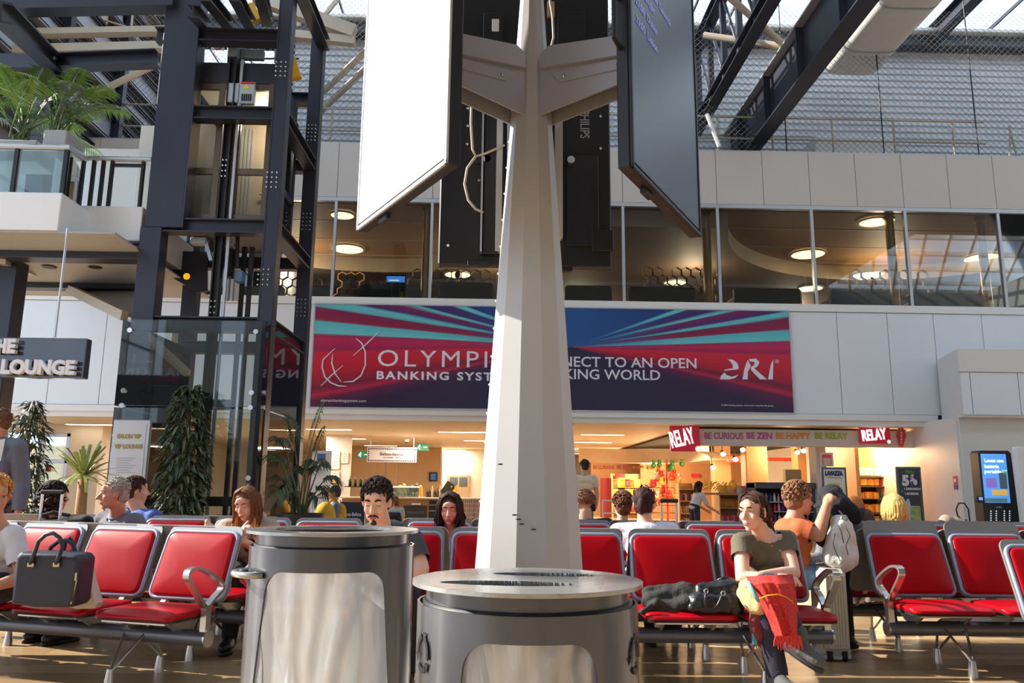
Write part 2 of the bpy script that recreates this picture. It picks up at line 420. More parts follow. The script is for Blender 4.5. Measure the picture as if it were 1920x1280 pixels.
# guard rail on the parapet, plant box and grey tank behind it
gr = thing('guard_rail', 'pale metal guard rail on top of the panelled parapet', 'railing', (3, 20, zpar))
zr1, zr2 = P(1500, 222, 20).z, P(1500, 262, 20).z
for z in (zr1, zr2): MB().tube([(-14, 20, z), (13.4, 20, z)], 0.03, 8).build('rail', m_beige, gr)
for px_ in (1346, 1448, 1561, 1676, 1787, 620, 520, 420, 320, 225, 120):
    x = P(px_, 250, 20).x; MB().tube([(x, 20, zpar-0.1), (x, 20, zr1)], 0.03, 8).build('post', m_beige, gr)
x = P(1896, 260, 20).x
for s in (-1, 1): MB().tube([(x-0.02*s, 20, zr1-0.1), (x+0.18*s, 20, zpar-0.1)], 0.03, 8).build('brace', m_beige, gr)
a, b = P(1524, 285, 20.8), P(1670, 285, 20.8)
t = thing('air_handling_box', 'white cabinet behind the guard rail above the parapet', 'cabinet', (a.x, 20.8, zpar))
MB().cbox(a.x, b.x, 20.6, 21.4, zpar-0.2, P(1600, 262, 20.8).z, 0.02).build('body', m_white, t)
for i in range(4): MB().box(a.x+0.1+0.45*i, a.x+0.42+0.45*i, 20.585, 20.6, zpar+0.05, zpar+0.12).build('louvre', m_alu, t)
a = P(1805, 283, 20.6)
t = thing('metal_pipe_tank', 'shiny grey round-ended duct lying behind the guard rail', 'duct', a)
MB().tube([(a.x+0.05, 20.9, zpar+0.12), (a.x+0.3, 20.9, zpar+0.12), (a.x+3, 20.9, zpar+0.12)], [0.2, 0.3, 0.3], 20).build('body', mat('galvanised', (140, 148, 156), 0.25, 0.8), t, smooth=0.7)
MB().tube([(a.x+1.4, 20.9, zpar+0.12), (a.x+1.46, 20.9, zpar+0.12)], 0.315, 20).build('band', m_alu, t)
# chain link safety net
nm = MB(); p_ = 0.17; zn0, zn1, xa, xb, yn = zpar+0.02, ZR-0.5, -10.0, 15.0, 19.75; hh = zn1-zn0
x = xa-hh
while x < xb:
    for s in (0, 1):
        A = (max(x, xa), x+hh) if True else 0
        x0_, x1_ = max(x, xa), min(x+hh, xb)
        if x1_ > x0_:
            za, zb_ = zn0+(x0_-x), zn0+(x1_-x)
            if s: za, zb_ = zn1-(x0_-x), zn1-(x1_-x)
            nm.tube([(x0_, yn, za), (x1_, yn, zb_)], 0.006, 3)
    x += p_
tag(nm.build('safety_net', mat('net_wire', (120, 118, 112), 0.6, 0.3)), 'chain link safety net hung above the parapet across the hall', 'net')
for px_, nm_ in ((1650, 'middle one beside the white duct'), (1825, 'right one'), (1470, 'left one near the deep girder')):
    q = P(px_, 190, 19.7); cc_ = MB().tube([(q.x, 19.7, zpar-.2), (q.x, 19.7, ZR+0.1)], 0.018, 6).build('suspension_cable', m_black); tag(cc_, 'thin dark cable on the corrugated wall, '+nm_, 'cable', 'cables in front of the corrugated wall')

# roof steel at upper left
def xbeam(name, label, a, b, Y, h, wdt, mm, cat='beam', ib=False):
    o = MB(); (o.ibeam if ib else o.bar)(P(a[0], a[1], Y), P(b[0], b[1], Y), wdt, h)
    return tag(o.build(name, mm), label, cat)
# side wall of the roof space at upper left: bands of cladding that run towards the viewer, sky lights above
xw_ = -10.4; cl = struct(MB().box(xw_-.3, xw_-.12, 13, 40, 6, ZR+.3).build('wall_upper_left', mat('roof_sheet', (120, 118, 116), 0.7)))
m_lil = mat('cladding_lilac', (172, 172, 180), .5, .1, .04, .5); m_dkb = mat('cladding_dark', (62, 60, 64), .6, .1, .1, 1)
bz_ = 8.6; k = 0
while bz_ < ZR:
    hgt = (0.62, 0.34, 0.5, 0.62)[k % 4]; mm = (m_dkb, m_lil, m_dkb, m_lil)[k % 4]; pr_ = (.0, .16, .04, .12)[k % 4]
    MB().cbox(xw_-.12, xw_+pr_, 13, 40, bz_, bz_+hgt-.02, .01).build('cladding_band', mm, cl)
    MB().ibeam((xw_+.1, 13, bz_+hgt), (xw_+.1, 40, bz_+hgt), .24, .10, .02).build('side_rail', m_steel if k % 2 else m_alu, cl)
    bz_ += hgt; k += 1
for y in (14.5, 17.2, 19.9, 22.6, 25.3, 28.0): MB().ibeam((xw_+.25, y, 6), (xw_+.25, y, ZR), .2, .22, .02, (1, 0, 0)).build('wall_post', m_steel, cl)
struct(MB().box(-10.6, -6.1, 31, 31.2, 6, ZR+.3).build('wall_upper_end', m_lil)); struct(MB().box(-6.25, -6.15, YC, 31, 6, ZR+.3).build('wall_upper_return', m_lil))
for y in (23.2, 25.4, 27.6, 29.8): MB().ibeam((-10.4, y, ZR), (-6.2, y, ZR), .16, .22, .02).build('roof_bar', m_steel, roof)
for x in (-9.3, -8.2, -7.1): MB().bar((x, 15, ZR+.1), (x, 31, ZR+.1), .06, .12).build('roof_bar', m_white, roof)
t = thing('roof_truss_node', 'cream box and thin rods hanging in the skylight at upper left', 'truss', P(186, 32, 19))
q = P(186, 32, 19); MB().cbox(q.x-.16, q.x+.16, q.y-.16, q.y+.16, q.z-.14, q.z+.14, .02).build('box', m_beige, t)
for a_, b_ in (((192, 24), (222, 4)), ((196, 38), (300, 70)), ((250, 10), (246, 52))): MB().tube([P(a_[0], a_[1], 19), P(b_[0], b_[1], 19)], .03, 6).build('rod', m_beige, t)
xbeam('tie_beam', 'upper cream tie beam crossing behind the balcony palms', (58, 63), (312, 58), 15.0, 0.13, 0.2, m_beige)
xbeam('tie_beam', 'lower cream tie beam crossing above the balcony palms', (28, 95), (308, 88), 15.0, 0.17, 0.2, m_beige)
xbeam('portal_beam', 'dark horizontal steel beam along the top edge above the balcony', (-20, 10), (330, 2), 11.0, 0.28, 0.25, m_steel)
xbeam('portal_beam', 'dark steel beam joining the lift shaft just above the balcony palms', (105, 118), (296, 110), 12.8, 0.26, 0.25, m_steel, ib=True)
xbeam('portal_beam', 'dark steel beam at the left edge behind the balcony palms', (-20, 120), (85, 120), 12.8, 0.26, 0.25, m_steel)
o = MB().ibeam(P(2, 22, 9.6), P(100, 118, 12.8), 0.26, 0.28, 0.03); tag(o.build('raking_beam', m_steel), 'dark steel beam slanting down to the post behind the palms', 'beam')
o = MB().ibeam(P(95, 120, 12.8), P(60, 470, 12.8), 0.28, 0.28, 0.03); tag(o.build('steel_post', m_steel), 'dark steel post standing behind the balcony palms', 'post')
o = MB().tube([P(180, 175, 16), P(285, 124, 14.5)], 0.07, 8); tag(o.build('brace_tube', m_beige), 'cream diagonal tube behind the right-hand balcony palm', 'brace')
for a, b, l in (((590, 200), (672, 120), 'upper'), ((600, 175), (668, 128), 'lower')):
    pass
t = thing('cross_brace', 'pair of cream tubes crossing the corrugated wall left of the white screen', 'brace', P(625, 160, 20.8))
for a, b in (((606, 172), (690, 92)), ((600, 210), (690, 124))): MB().tube([P(a[0], a[1], 21), P(b[0], b[1], 20)], 0.09, 8).build('tube', m_beige, t)
t = thing('curved_rafter', 'long cream rafter sloping across the skylight behind the lift', 'beam', P(560, 20, 19))
MB().bar(P(480, -5, 19.4), P(665, 62, 19.4), 0.3, 0.35).build('chord', m_beige, t)
MB().bar(P(520, 62, 19.4), P(665, 78, 19.4), 0.2, 0.22).build('chord', m_beige, t)
t = thing('roof_lattice', 'cream lattice of roof bars at the top behind the lift machinery', 'truss', P(590, 10, 20))
for a, b in (((560, -10), (560, 50)), ((545, 12), (600, -12)), ((600, 40), (640, -10))): MB().bar(P(a[0], a[1], 20.5), P(b[0], b[1], 20.5), 0.1).build('bar', m_beige, t)

# ================================================================ side of the hall towards the sun: tall glazing with posts
wl = thing('wall_left', None, None, (-15, 5, 0)); struct(wl)
for i in range(14): MB().box(-15.1, -14.9, -13+2.6*i, -12.86+2.6*i, 0, ZR).build('mullion', m_alu, wl)
for z in (0.4, 3.4, 6.8, 10.2, 13.6): MB().box(-15.06, -14.94, -13, 22, z, z+0.1).build('transom', m_alu, wl)

# unseen slotted wall added behind the viewer to hold back sky light and sheen
wf = struct(MB().box(-15, 34, -14.4, -14, 0, 3.2).box(-15, 34, -14.4, -14, 9.0, ZR).build('wall_sky_block', mat('hall_wall', (150, 148, 146), .7)))
for i in range(14): MB().box(-15+3.6*i, -12.6+3.6*i, -14.4, -14, 3.2, 9.0).build('pier', mat('hall_wall', (150, 148, 146)), wf)
we = struct(MB().box(34, 34.3, -14, 22, 0, ZR).build('wall_right_far', mat('hall_wall', (150, 148, 146))))
# ================================================================ lounge behind the windows
zc_l = zs_head+0.02; zl = zc_l-0.42
m_wood = mat('lounge_wood_ceiling', (150, 112, 74), 0.6, 0, 0.08, 0.7, stretch=(1, 8, 1))
m_lowc = mat('lounge_low_ceiling', (96, 78, 62), 0.7, 0, 0.05, 1)
li = struct(MB().box(X0, X1, W+0.3, 34, zc_l+0.02, zc_l+0.1).build('ceiling_lounge', m_wood))
for y in (20.6, 22.2, 23.8): MB().box(X0, X1, y, y+0.04, zc_l+0.008, zc_l+0.03).build('batten', mat('batten', (190, 178, 160)), li)
RR, rings = 5.6, (-3.6, 11.6)
lm_, lf = MB(), MB(); yb = 34
xx = [X0+0.3*i for i in range(int((X1-X0)/0.3)+1)]
def yedge(x):
    y = W+0.4
    for c in rings:
        d = x-c
        if abs(d) < RR: y = max(y, 18.6+math.sqrt(RR*RR-d*d))
    return y
for i in range(len(xx)-1):
    a, b = xx[i], xx[i+1]; ya, yb_ = yedge(a), yedge(b)
    lm_.quad((a, ya, zl), (b, yb_, zl), (b, yb, zl), (a, yb, zl)); lf.quad((a, ya, zl), (b, yb_, zl), (b, yb_, zc_l+0.02), (a, ya, zc_l+0.02))
struct(lm_.build('ceiling_lounge_lower', m_lowc)); lf.build('bulkhead', mat('bulkhead', (176, 160, 138), 0.6), li)
struct(MB().box(X0, X1, 34, 34.1, 5, zc_l).build('wall_lounge', mat('lounge_wall', (92, 72, 54), 0.7, 0, 0.2, 0.8)))
struct(MB().box(X0, X1, W+0.4, 34, 4.9, 5.05).build('floor_lounge', mat('lounge_floor', (70, 58, 48), 0.5)))
m_lamp = emat('warm_lamp', (255, 226, 160), 3.2)
def disc_lamp(px_, py_, low, r, label):
    q = PZ(px_, py_, (zl if low else zc_l)-0.03)
    g = thing('ceiling_light', label, 'lamp', q, 'round ceiling lights of the upstairs lounge')
    MB().lathe([(0, 0), (r, 0), (r, 0.02)], q, 36).build('diffuser', m_lamp, g)
    MB().lathe([(r, -0.01), (r+0.05, -0.01), (r+0.05, 0.03)], q, 36).build('rim', m_alu, g)
for a in ((1637, 417, 0, .34, 'round lounge ceiling light highest and furthest to the right of the black screen'), (1515, 477, 0, .48, 'round lounge ceiling light half behind the second window post right of the pillar'),
          (1625, 517, 1, .45, 'round lounge ceiling light above the honeycomb screen on the right'), (1842, 484, 0, .50, 'round lounge ceiling light above the roof reflection on the right'),
          (1520, 541, 1, .38, 'smallest low round lounge ceiling light near the sofa backs right of the pillar'), (652, 467, 0, .46, 'large round lounge ceiling light under the white screen corner'),
          (642, 404, 0, .30, 'round lounge ceiling light crossed by the window post under the white screen'), (858, 515, 1, .40, 'round lounge ceiling light just under the rear screen'),
          (1266, 530, 1, .35, 'round lounge ceiling light peeping over the honeycomb screen right of the pillar'), (1326, 406, 0, .16, 'round lounge ceiling light half hidden by the black screen edge')):
    disc_lamp(*a)
for i, (a, b) in enumerate(((-6, 23), (0, 23), (6, 23), (12, 23), (17, 22), (3, 28), (11, 28))):
    l = bpy.data.lights.new('lounge_light', 'POINT'); l.energy = 160; l.color = (1, .78, .52); l.shadow_soft_size = 0.4
    o = bpy.data.objects.new('lounge_light', l); COL.objects.link(o); o.location = (a, b, zl-0.5)
# columns clad in brass behind the posts
m_brass = mat('brass_cladding', (168, 140, 88), 0.28, 0.7, 0.06, 3)
for i in (-3, 0, 2, 3):
    x = mulls[8+i]-0.16; ax = {-3: 'left of the screens', 0: 'beside the black screen', 2: 'in the middle of the right-hand windows', 3: 'in front of the mirrored roof'}[i]
    g = thing('lounge_column', 'tall brass clad lounge column behind the window post '+ax, 'column', (x, W+0.5, 5.05))
    MB().tube([(x, W+0.5, 5.05), (x, W+0.5, zc_l)], 0.11, 20).build('shaft', m_brass, g, smooth=0.7)
    MB().tube([(x, W+0.5, zc_l-0.09), (x, W+0.5, zc_l-0.01)], 0.15, 20).build('capital', m_brass, g, smooth=0.7)
# honeycomb screens
def honeycomb(cells, label, Y, r=0.155):
    o = MB()
    for cx, cz in cells:
        pts = [V((cx+r*math.cos(PI/3*k+PI/6), Y, cz+r*math.sin(PI/3*k+PI/6))) for k in range(6)]
        o.band(pts, (0, 1, 0), 0.10, 0.022, closed=True)
    xs_ = [c_[0] for c_ in cells]; zl_ = min(c_[1] for c_ in cells)-.1
    for x_ in (min(xs_), max(xs_)): o.box(x_-.02, x_+.02, Y-.03, Y+.03, 5.05, zl_)
    g = o.build('honeycomb_screen', mat('honeycomb_wood', (196, 162, 106), 0.6)); tag(g, label, 'screen'); return g
def hexcells(px0, px1, py0, py1, Y, holes):
    A, B = P(px0, py1, Y), P(px1, py0, Y); r = 0.155; dx = r*math.sqrt(3); out = []; row = 0; z = A.z
    rnd = random.Random(holes)
    while z < B.z:
        x = A.x+(dx/2 if row % 2 else 0)
        while x < B.x:
            if rnd.random() > 0.25 or row < 2: out.append((x, z))
            x += dx
        z += 1.5*r; row += 1
    return out
honeycomb(hexcells(1207, 1335, 500, 556, 21.2, 3), 'tan honeycomb lattice screen in the lounge window beside the black screen', 21.2)
honeycomb(hexcells(1608, 1735, 514, 545, 21.2, 5), 'tan honeycomb lattice screen behind the middle right-hand lounge sofa', 21.2)
honeycomb(hexcells(772, 925, 505, 560, 21.2, 8), 'tan honeycomb lattice screen in the lounge window left of the pillar', 21.2)
honeycomb(hexcells(632, 690, 508, 560, 24, 9), 'tan honeycomb lattice screen behind the sofa under the white screen', 24)
honeycomb(hexcells(500, 600, 505, 560, 21.2, 11), 'tan honeycomb lattice screen seen through the lift frame', 21.2)
# sofas with their backs to the glass
m_sofa = mat('dark_green_sofa', (34, 38, 37), 0.7, 0, 0.15, 4)
def sofa(px0, px1, pytop, label, Y=20.2):
    a, b = P(px0, 560, Y), P(px1, 560, Y); zt = P((px0+px1)/2, pytop, Y).z
    g = thing('lounge_sofa', label, 'sofa', ((a.x+b.x)/2, Y, 5.05), 'dark lounge sofas along the windows')
    MB().cbox(a.x, b.x, Y, Y+0.25, 5.1, zt, 0.06).build('backrest', m_sofa, g)
    MB().cbox(a.x, b.x, Y+0.2, Y+0.85, 5.15, 5.5, 0.05).build('seat', m_sofa, g)
    for x in (a.x, b.x-0.2): MB().cbox(x, x+0.2, Y+0.1, Y+0.85, 5.1, zt-0.2, 0.05).build('arm', m_sofa, g)
for a in ((502, 530, 534, 'dark lounge sofa seen through the right side of the lift frame'), (578, 618, 534, 'dark lounge sofa left of the first window post beside the lift'), (670, 790, 532, 'dark lounge sofa beneath the small blue screen'),
          (820, 925, 528, 'dark lounge sofa directly left of the pillar'), (1060, 1148, 534, 'dark lounge sofa directly right of the pillar'), (1180, 1308, 537, 'dark lounge sofa beside the black screen in the window'),
          (1378, 1505, 539, 'dark lounge sofa between the third and fourth posts right of the pillar'), (1560, 1684, 542, 'dark lounge sofa below the honeycomb screen on the right'), (1715, 1850, 548, 'dark lounge sofa under the roof reflection')):
    sofa(*a)
# television, exit sign, ceiling air diffuser
a, b = P(722, 535, 22), P(762, 515, 22)
t = thing('wall_television', 'small television with a blue picture above a lounge sofa', 'television', (a.x, 22, a.z))
MB().cbox(a.x, b.x, 22, 22.06, a.z, b.z, 0.01).build('case', m_black, t)
MB().box(a.x+0.04, b.x-0.04, 21.99, 22.0, a.z+0.10, b.z-0.05).build('picture', emat('blue_picture', (60, 130, 220), 1.0), t)
MB().box(a.x+0.1, b.x-0.2, 21.985, 21.99, a.z+0.14, a.z+0.17).build('caption_strip', emat('white_strip', (230, 235, 245), 1.0), t)
def exit_sign(c, wdt, hgt, label):
    t = thing('exit_sign', label, 'sign', c)
    MB().cbox(c.x-wdt/2, c.x+wdt/2, c.y, c.y+0.05, c.z-hgt/2, c.z+hgt/2, 0.008).build('case', emat('exit_green', (20, 120, 80), 0.5), t)
    mw = MB(); x0 = c.x-wdt*0.28
    mw.ell((x0+wdt*0.06, c.y-0.01, c.z+hgt*0.28), (hgt*.1, .006, hgt*.1))
    for p0, p1 in (((0.05, .18), (-.02, -.08)), ((-.02, -.08), (-.14, -.18)), ((-.02, -.08), (.08, -.18)), ((.08, -.18), (.04, -.38)), ((.04, .12), (.16, .02)), ((.04, .12), (-.1, .06))):
        mw.bar((x0+p0[0]*wdt, c.y-0.008, c.z+p0[1]*hgt), (x0+p1[0]*wdt, c.y-0.008, c.z+p1[1]*hgt), 0.012, hgt*0.09, (0, 0, 1))
    mw.bar((c.x+wdt*.08, c.y-.008, c.z), (c.x+wdt*.38, c.y-.008, c.z), .012, hgt*.14); mw.build('running_man_and_arrow', emat('exit_white', (225, 245, 235), 0.9), t)
exit_sign(P(1282, 453, 24), 0.34, 0.2, 'green exit sign hanging in the upstairs lounge')
q = P(1345, 480, 23)
t = thing('air_diffuser', 'round blue grey air diffuser on the lounge ceiling near the black screen', 'diffuser', q)
MB().lathe([(0.1, 0), (0.3, -0.02), (0.32, 0.03)], q, 24).build('ring', m_alu, t); MB().lathe([(0, 0.02), (0.2, 0.02)], q, 24).build('cone', m_steel, t)
t = thing('diffuser_stay', 'thin blue metal stay under the round lounge diffuser', 'bracket', q)
MB().bar(q+V((-.1, 0, -.02)), q+V((-.55, 0, -.5)), 0.05).build('arm', m_alu, t); MB().bar(q+V((.25, 0, -.05)), q+V((-.05, 0, -.6)), 0.03).build('arm', m_alu, t)

# ================================================================ lift tower
def vcol(name, pxl, pxr, py, Y, dep, z0, z1, parent, mm=None):
    a, b = P(pxl, py, Y), P(pxr, py, Y)
    return MB().cbox(a.x, b.x, Y, Y+dep, z0, z1, 0.006).build(name, mm or m_steel, parent)
def bolts(parent, c, nx, nz, dx, dz, face='y'):
    o = MB()
    for i in range(nx):
        for j in range(nz):
            o.ell((c[0]+(i-(nx-1)/2)*dx, c[1], c[2]+(j-(nz-1)/2)*dz), (.016, .014, .016), n=6, k=4)
    o.build('bolt', m_bolt, parent, kind='stuff')
lift = thing('lift_tower', 'dark steel lift tower frame rising through all floors', 'lift', P(480, 900, 11))
YF, YB = 11.0, 13.05
ztop = P(548, -60, YF).z
fr = P(517, 300, YF).x
cfr = MB().ibeam((fr, YF+0.1, 0), (fr, YF+0.1, ztop), 0.24, 0.2, 0.02, (1, 0, 0)).build('column', m_steel, lift)
MB().box(fr-0.1, fr+0.1, YF-0.012, YF, 0, ztop).build('column_face', m_steel, lift)
bx = P(585, 300, YB).x
MB().ibeam((bx, YB, 0), (bx, YB, P(605, 78, YB).z), 0.22, 0.22, 0.02, (1, 0, 0)).build('column', m_steel, lift)
MB().box(bx-0.1, bx+0.1, YB-0.13, YB-0.112, 0, P(605, 78, YB).z).build('column_face', m_steel, lift)
MB().ibeam(P(562, -25, YF), P(608, 84, YB), 0.2, 0.22, 0.02).build('roof_beam', m_steel, lift)
vcol('shaft_plate', 293, 360, 200, YF, 0.28, P(285, 425, YF).z, ztop, lift)
MB().box(P(360, 200, YF).x, P(360, 200, YF).x+0.02, YF, YB, P(285, 425, YF).z, ztop-2.2).build('shaft_side', mat('shaft_panel', (64, 66, 76), 0.4, 0.3), lift)
blx = P(352, 520, YB).x
vcol('column', 256, 296, 500, YF, 0.26, P(285, 600, YF).z, P(285, 425, YF).z, lift)
vcol('column', 340, 366, 560, YB, 0.24, 0, ztop-1.5, lift)
flx = P(300, 62, YF).x
for py_, l in ((62, 0), (208, 0), (421, 0), (606, 1)):
    c = P(400, py_, YF); xl = P(268 if py_ > 300 else 288, py_, YF).x; 
    if l: xl = P(238, py_, YF).x
    MB().ibeam((xl, YF+0.12, c.z), (fr-0.1, YF+0.12, c.z), 0.2, 0.21, 0.022).build('cross_beam', m_steel, lift)
    if py_ != 62: MB().ibeam((fr, YF+0.2, c.z), (bx, YB-0.1, c.z), 0.2, 0.21, 0.022).build('side_beam', m_steel, lift)
    MB().ibeam((xl, YB, c.z), (bx-0.1, YB, c.z), 0.18, 0.2, 0.02).build('rear_beam', m_steel, lift)
for a, b in (((385, -10), (432, 48)), ((440, -10), (470, 46)), ((488, -15), (502, 40)), ((362, 20), (388, 50))):
    MB().ibeam(P(a[0], a[1], YF-0.8), P(b[0], b[1], YF+0.3), 0.16, 0.18, 0.02).build('hoist_beam', m_steel, lift)
for py_, n in ((130, 4), (338, 4), (520, 4)): bolts(lift, (P(527 if py_ < 200 else 510 if py_ < 400 else 494, py_, YF).x, YF-0.02, P(510, py_, YF).z), 3, n, 0.07, 0.075)
for py_ in (255, 420, 580): bolts(lift, (bx, YB-0.135, P(580, py_, YB).z), 3, 5, 0.06, 0.07)
# lift car
m_bronze = mat('bronze_frame', (112, 100, 88), 0.35, 0.6, 0.06, 3)
Yc0, Yc1 = YF+0.32, YB-0.35
m_carg = glass('car_glass', (236, 240, 238), .04)
car = thing('lift_car', 'glazed bronze lift car stopped at the upper floor inside the tower', 'lift', P(420, 410, Yc0))
cx0, cx1 = P(352, 300, Yc0).x, P(506, 300, Yc0).x; cz0, cz1 = P(420, 412, Yc0).z, P(420, 157, Yc0).z
xm = P(408, 300, Yc0).x; xn = P(440, 300, Yc0).x
MB().box(cx0, cx1, Yc0, Yc1, cz0-0.1, cz0).build('car_floor', m_steel, car)
MB().box(cx0, cx1, Yc0, Yc1, cz1-0.03, cz1).build('car_roof', mat('car_ceiling', (206, 190, 168), 0.5), car)
MB().cbox(cx0, cx1, Yc0-0.02, Yc1, cz1, P(420, 118, Yc0).z, 0.01).build('roof_casing', m_steel, car)
MB().box(cx0, cx1, Yc1-0.03, Yc1, cz0, cz1).build('rear_wall', mat('car_wall', (176, 160, 138), 0.4, 0.1, 0.04), car)
zmid = P(420, 322, Yc0).z
for a, b in ((cx0, cx0+0.1), (xm-0.05, xm+0.05), (xn-0.06, xn+0.06), (cx1-0.08, cx1)): MB().cbox(a, b, Yc0-0.03, Yc0+0.03, cz0, cz1, 0.005).build('frame_post', m_bronze, car)
for z in (cz0+0.03, zmid, cz1-0.06): MB().cbox(cx0, cx1, Yc0-0.025, Yc0+0.025, z-0.05, z+0.05, 0.005).build('frame_rail', m_bronze, car)
for a, b in ((cx0+0.1, xm-0.05), (xn+0.06, cx1-0.08)):
    for z0, z1 in ((cz0+0.08, zmid-0.05), (zmid+0.05, cz1-0.11)): MB().box(a, b, Yc0-0.004, Yc0+0.004, z0, z1).build('pane', m_carg, car)
for z in (cz0+0.05, zmid, cz1-0.05): MB().cbox(cx1-0.03, cx1+0.03, Yc0, Yc1, z-0.06, z+0.06, 0.005).build('side_rail', m_steel, car)
for y in (Yc0+0.05, Yc1-0.05): MB().cbox(cx1-0.03, cx1+0.03, y-0.04, y+0.04, cz0, cz1, 0.005).build('side_post', m_steel, car)
MB().box(cx1-0.004, cx1+0.004, Yc0+0.1, Yc1-0.1, cz0, cz1).build('pane', m_carg, car)
MB().tube([(xn, Yc1-0.1, cz0+0.9), (cx1-0.1, Yc1-0.1, cz0+0.9)], 0.02, 8).build('handrail', m_alu, car)
for i in range(7): MB().box(cx0+0.14+0.06*i, cx0+0.17+0.06*i, Yc1-0.05, Yc1-0.03, cz0, cz1-0.1).build('wall_batten', m_alu, car)
q = V((P(492, 187, Yc0).x, Yc0+0.7, cz1-0.04)); MB().lathe([(0, 0), (0.05, 0), (0.06, 0.01)], q, 16).build('spotlight', emat('spot', (255, 236, 205), 6), car)
l = bpy.data.lights.new('car_light', 'POINT'); l.energy = 60; l.color = (1, .85, .66); l.shadow_soft_size = 0.1
o = bpy.data.objects.new('car_light', l); COL.objects.link(o); o.location = q-V((0, 0, .25))
# guide column, counterweight and roof machinery
gd = thing('guide_rail_column', 'dark bolted guide column standing in the middle of the lift shaft', 'column', P(415, 600, YF+0.3))
gx0 = P(424, 300, YF+0.26).x
MB().ibeam((gx0, YF+0.27, 0), (gx0, YF+0.27, P(438, 95, YF).z), 0.13, 0.12, 0.02, (1, 0, 0)).build('rail', m_black, gd)
MB().box(gx0+0.11, gx0+0.15, YF+0.24, YF+0.28, 0, P(438, 95, YF).z).build('guide', m_alu, gd)
for py_ in (305, 575): bolts(gd, (gx0, YF+0.2, P(415, py_, YF).z), 2, 4, 0.05, 0.085)
gd2 = thing('counterweight_guides', 'pair of slim dark guide rails at the right inside the lift shaft', 'rail', P(470, 700, YF+0.5))
for px_ in (452, 466): 
    x = P(px_, 560, YF+0.6).x; MB().bar((x, YF+0.6, 0), (x, YF+0.6, P(460, 440, YF).z), 0.06, 0.06).build('guide', m_black, gd2)
mc = thing('lift_machinery', 'grey lift machinery with cables on top of the car', 'machine', P(440, 100, YF+0.5))
MB().cbox(P(430, 70, YF+.4).x, P(449, 70, YF+.4).x, YF+.35, YF+.6, P(440, 108, YF+.4).z, P(440, 74, YF+.4).z, .01).build('motor_box', mat('machine_grey', (120, 134, 140), .5), mc)
MB().cbox(P(449, 70, YF+.4).x, P(492, 70, YF+.4).x, YF+.5, YF+.6, P(440, 102, YF+.4).z, P(440, 84, YF+.4).z, .01).build('beam_plate', mat('machine_grey', (120, 134, 140)), mc)
for px_ in (430, 436, 443): MB().tube([P(px_, 78, YF+.4), P(px_-4, 155, YF+.4)], .02, 6).build('cable', m_black, mc)
MB().tube([P(448, 126, YF+.4)+V((.09*math.cos(k), 0, .13*math.sin(k))) for k in [PI*i/6-PI/2 for i in range(7)]], .025, 6).build('cable_loop', m_black, mc)
for px_ in (383, 518, 528): MB().tube([P(px_, 70, YF+.6), P(px_-2, 118, YF+.6)], .02, 6).build('guard_post', m_alu, mc)
MB().tube([P(456, 110, YF+1.2), P(560, 110, YF+1.2)], .018, 6).build('guard_bar', m_steel, mc)
cb = thing('control_box', 'pale grey lift control box fixed at the car top', 'box', P(450, 175, YF+.2))
MB().cbox(P(426, 175, YF+.25).x, P(448, 175, YF+.25).x, YF+.22, YF+.3, P(440, 193, YF+.25).z, P(440, 157, YF+.25).z, .008).build('case', mat('case_grey', (176, 188, 194), .5), cb)
MB().cbox(P(450, 175, YF+.25).x, P(478, 175, YF+.25).x, YF+.22, YF+.3, P(440, 195, YF+.25).z, P(440, 154, YF+.25).z, .008).build('case', mat('case_grey', (176, 188, 194)), cb)
MB().box(P(452, 175, YF+.25).x, P(476, 175, YF+.25).x, YF+.21, YF+.22, P(440, 159, YF+.25).z, P(440, 155, YF+.25).z).build('red_label', mat('label_red', (200, 50, 50)), cb)
MB().prism([(P(456, 168, YF+.25).x, P(456, 168, YF+.25).z), (P(470, 168, YF+.25).x, P(470, 168, YF+.25).z), (P(463, 168, YF+.25).x, P(463, 160, YF+.25).z)], 'y', YF+.212, YF+.22).build('warning_triangle', mat('warn_yellow', (240, 210, 60)), cb)
vs_ = MB()
for i in range(5): vs_.box(P(454+4*i, 185, YF+.25).x, P(456.5+4*i, 185, YF+.25).x, YF+.212, YF+.22, P(460, 191, YF+.25).z, P(460, 178, YF+.25).z)
vs_.build('vent_slots', m_black, cb)
t = thing('warning_plate', 'white and orange warning plate with a round prohibition mark in the lift head', 'sign', P(408, 84, YF+.9))
A, B = P(395, 93, YF+.9), P(421, 74, YF+.9)
MB().box(A.x, B.x, YF+.9, YF+.92, A.z, B.z).build('plate', m_white, t)
q = P(408, 86, YF+.89); MB().tube([q+V((.06*math.cos(k*PI/8), 0, .06*math.sin(k*PI/8))) for k in range(16)], .01, 5, True).build('ring', mat('label_red', (200, 50, 50)), t)
MB().box(q.x-.03, q.x+.03, YF+.885, YF+.9, q.z-.02, q.z+.02).build('pictogram', m_black, t); MB().box(q.x-.03, q.x+.03, YF+.885, YF+.9, q.z+.075, q.z+.1).build('orange_patch', mat('hazard_orange', (240, 150, 40)), t)
for a, b, l in (((468, 10), (482, 40), 'yellow hoist hook block hanging between the roof beams of the lift'), ((545, 112), (556, 148), 'yellow plate on the right side of the lift car roof')):
    o = MB().bar(P(a[0], a[1], YF+.5), P(b[0], b[1], YF+.5), .1, .16); tag(o.build('hoist_block' if a[1] < 50 else 'safety_plate', mat('safety_yellow', (232, 176, 40), .5)), l, 'hoist' if a[1] < 50 else 'plate')
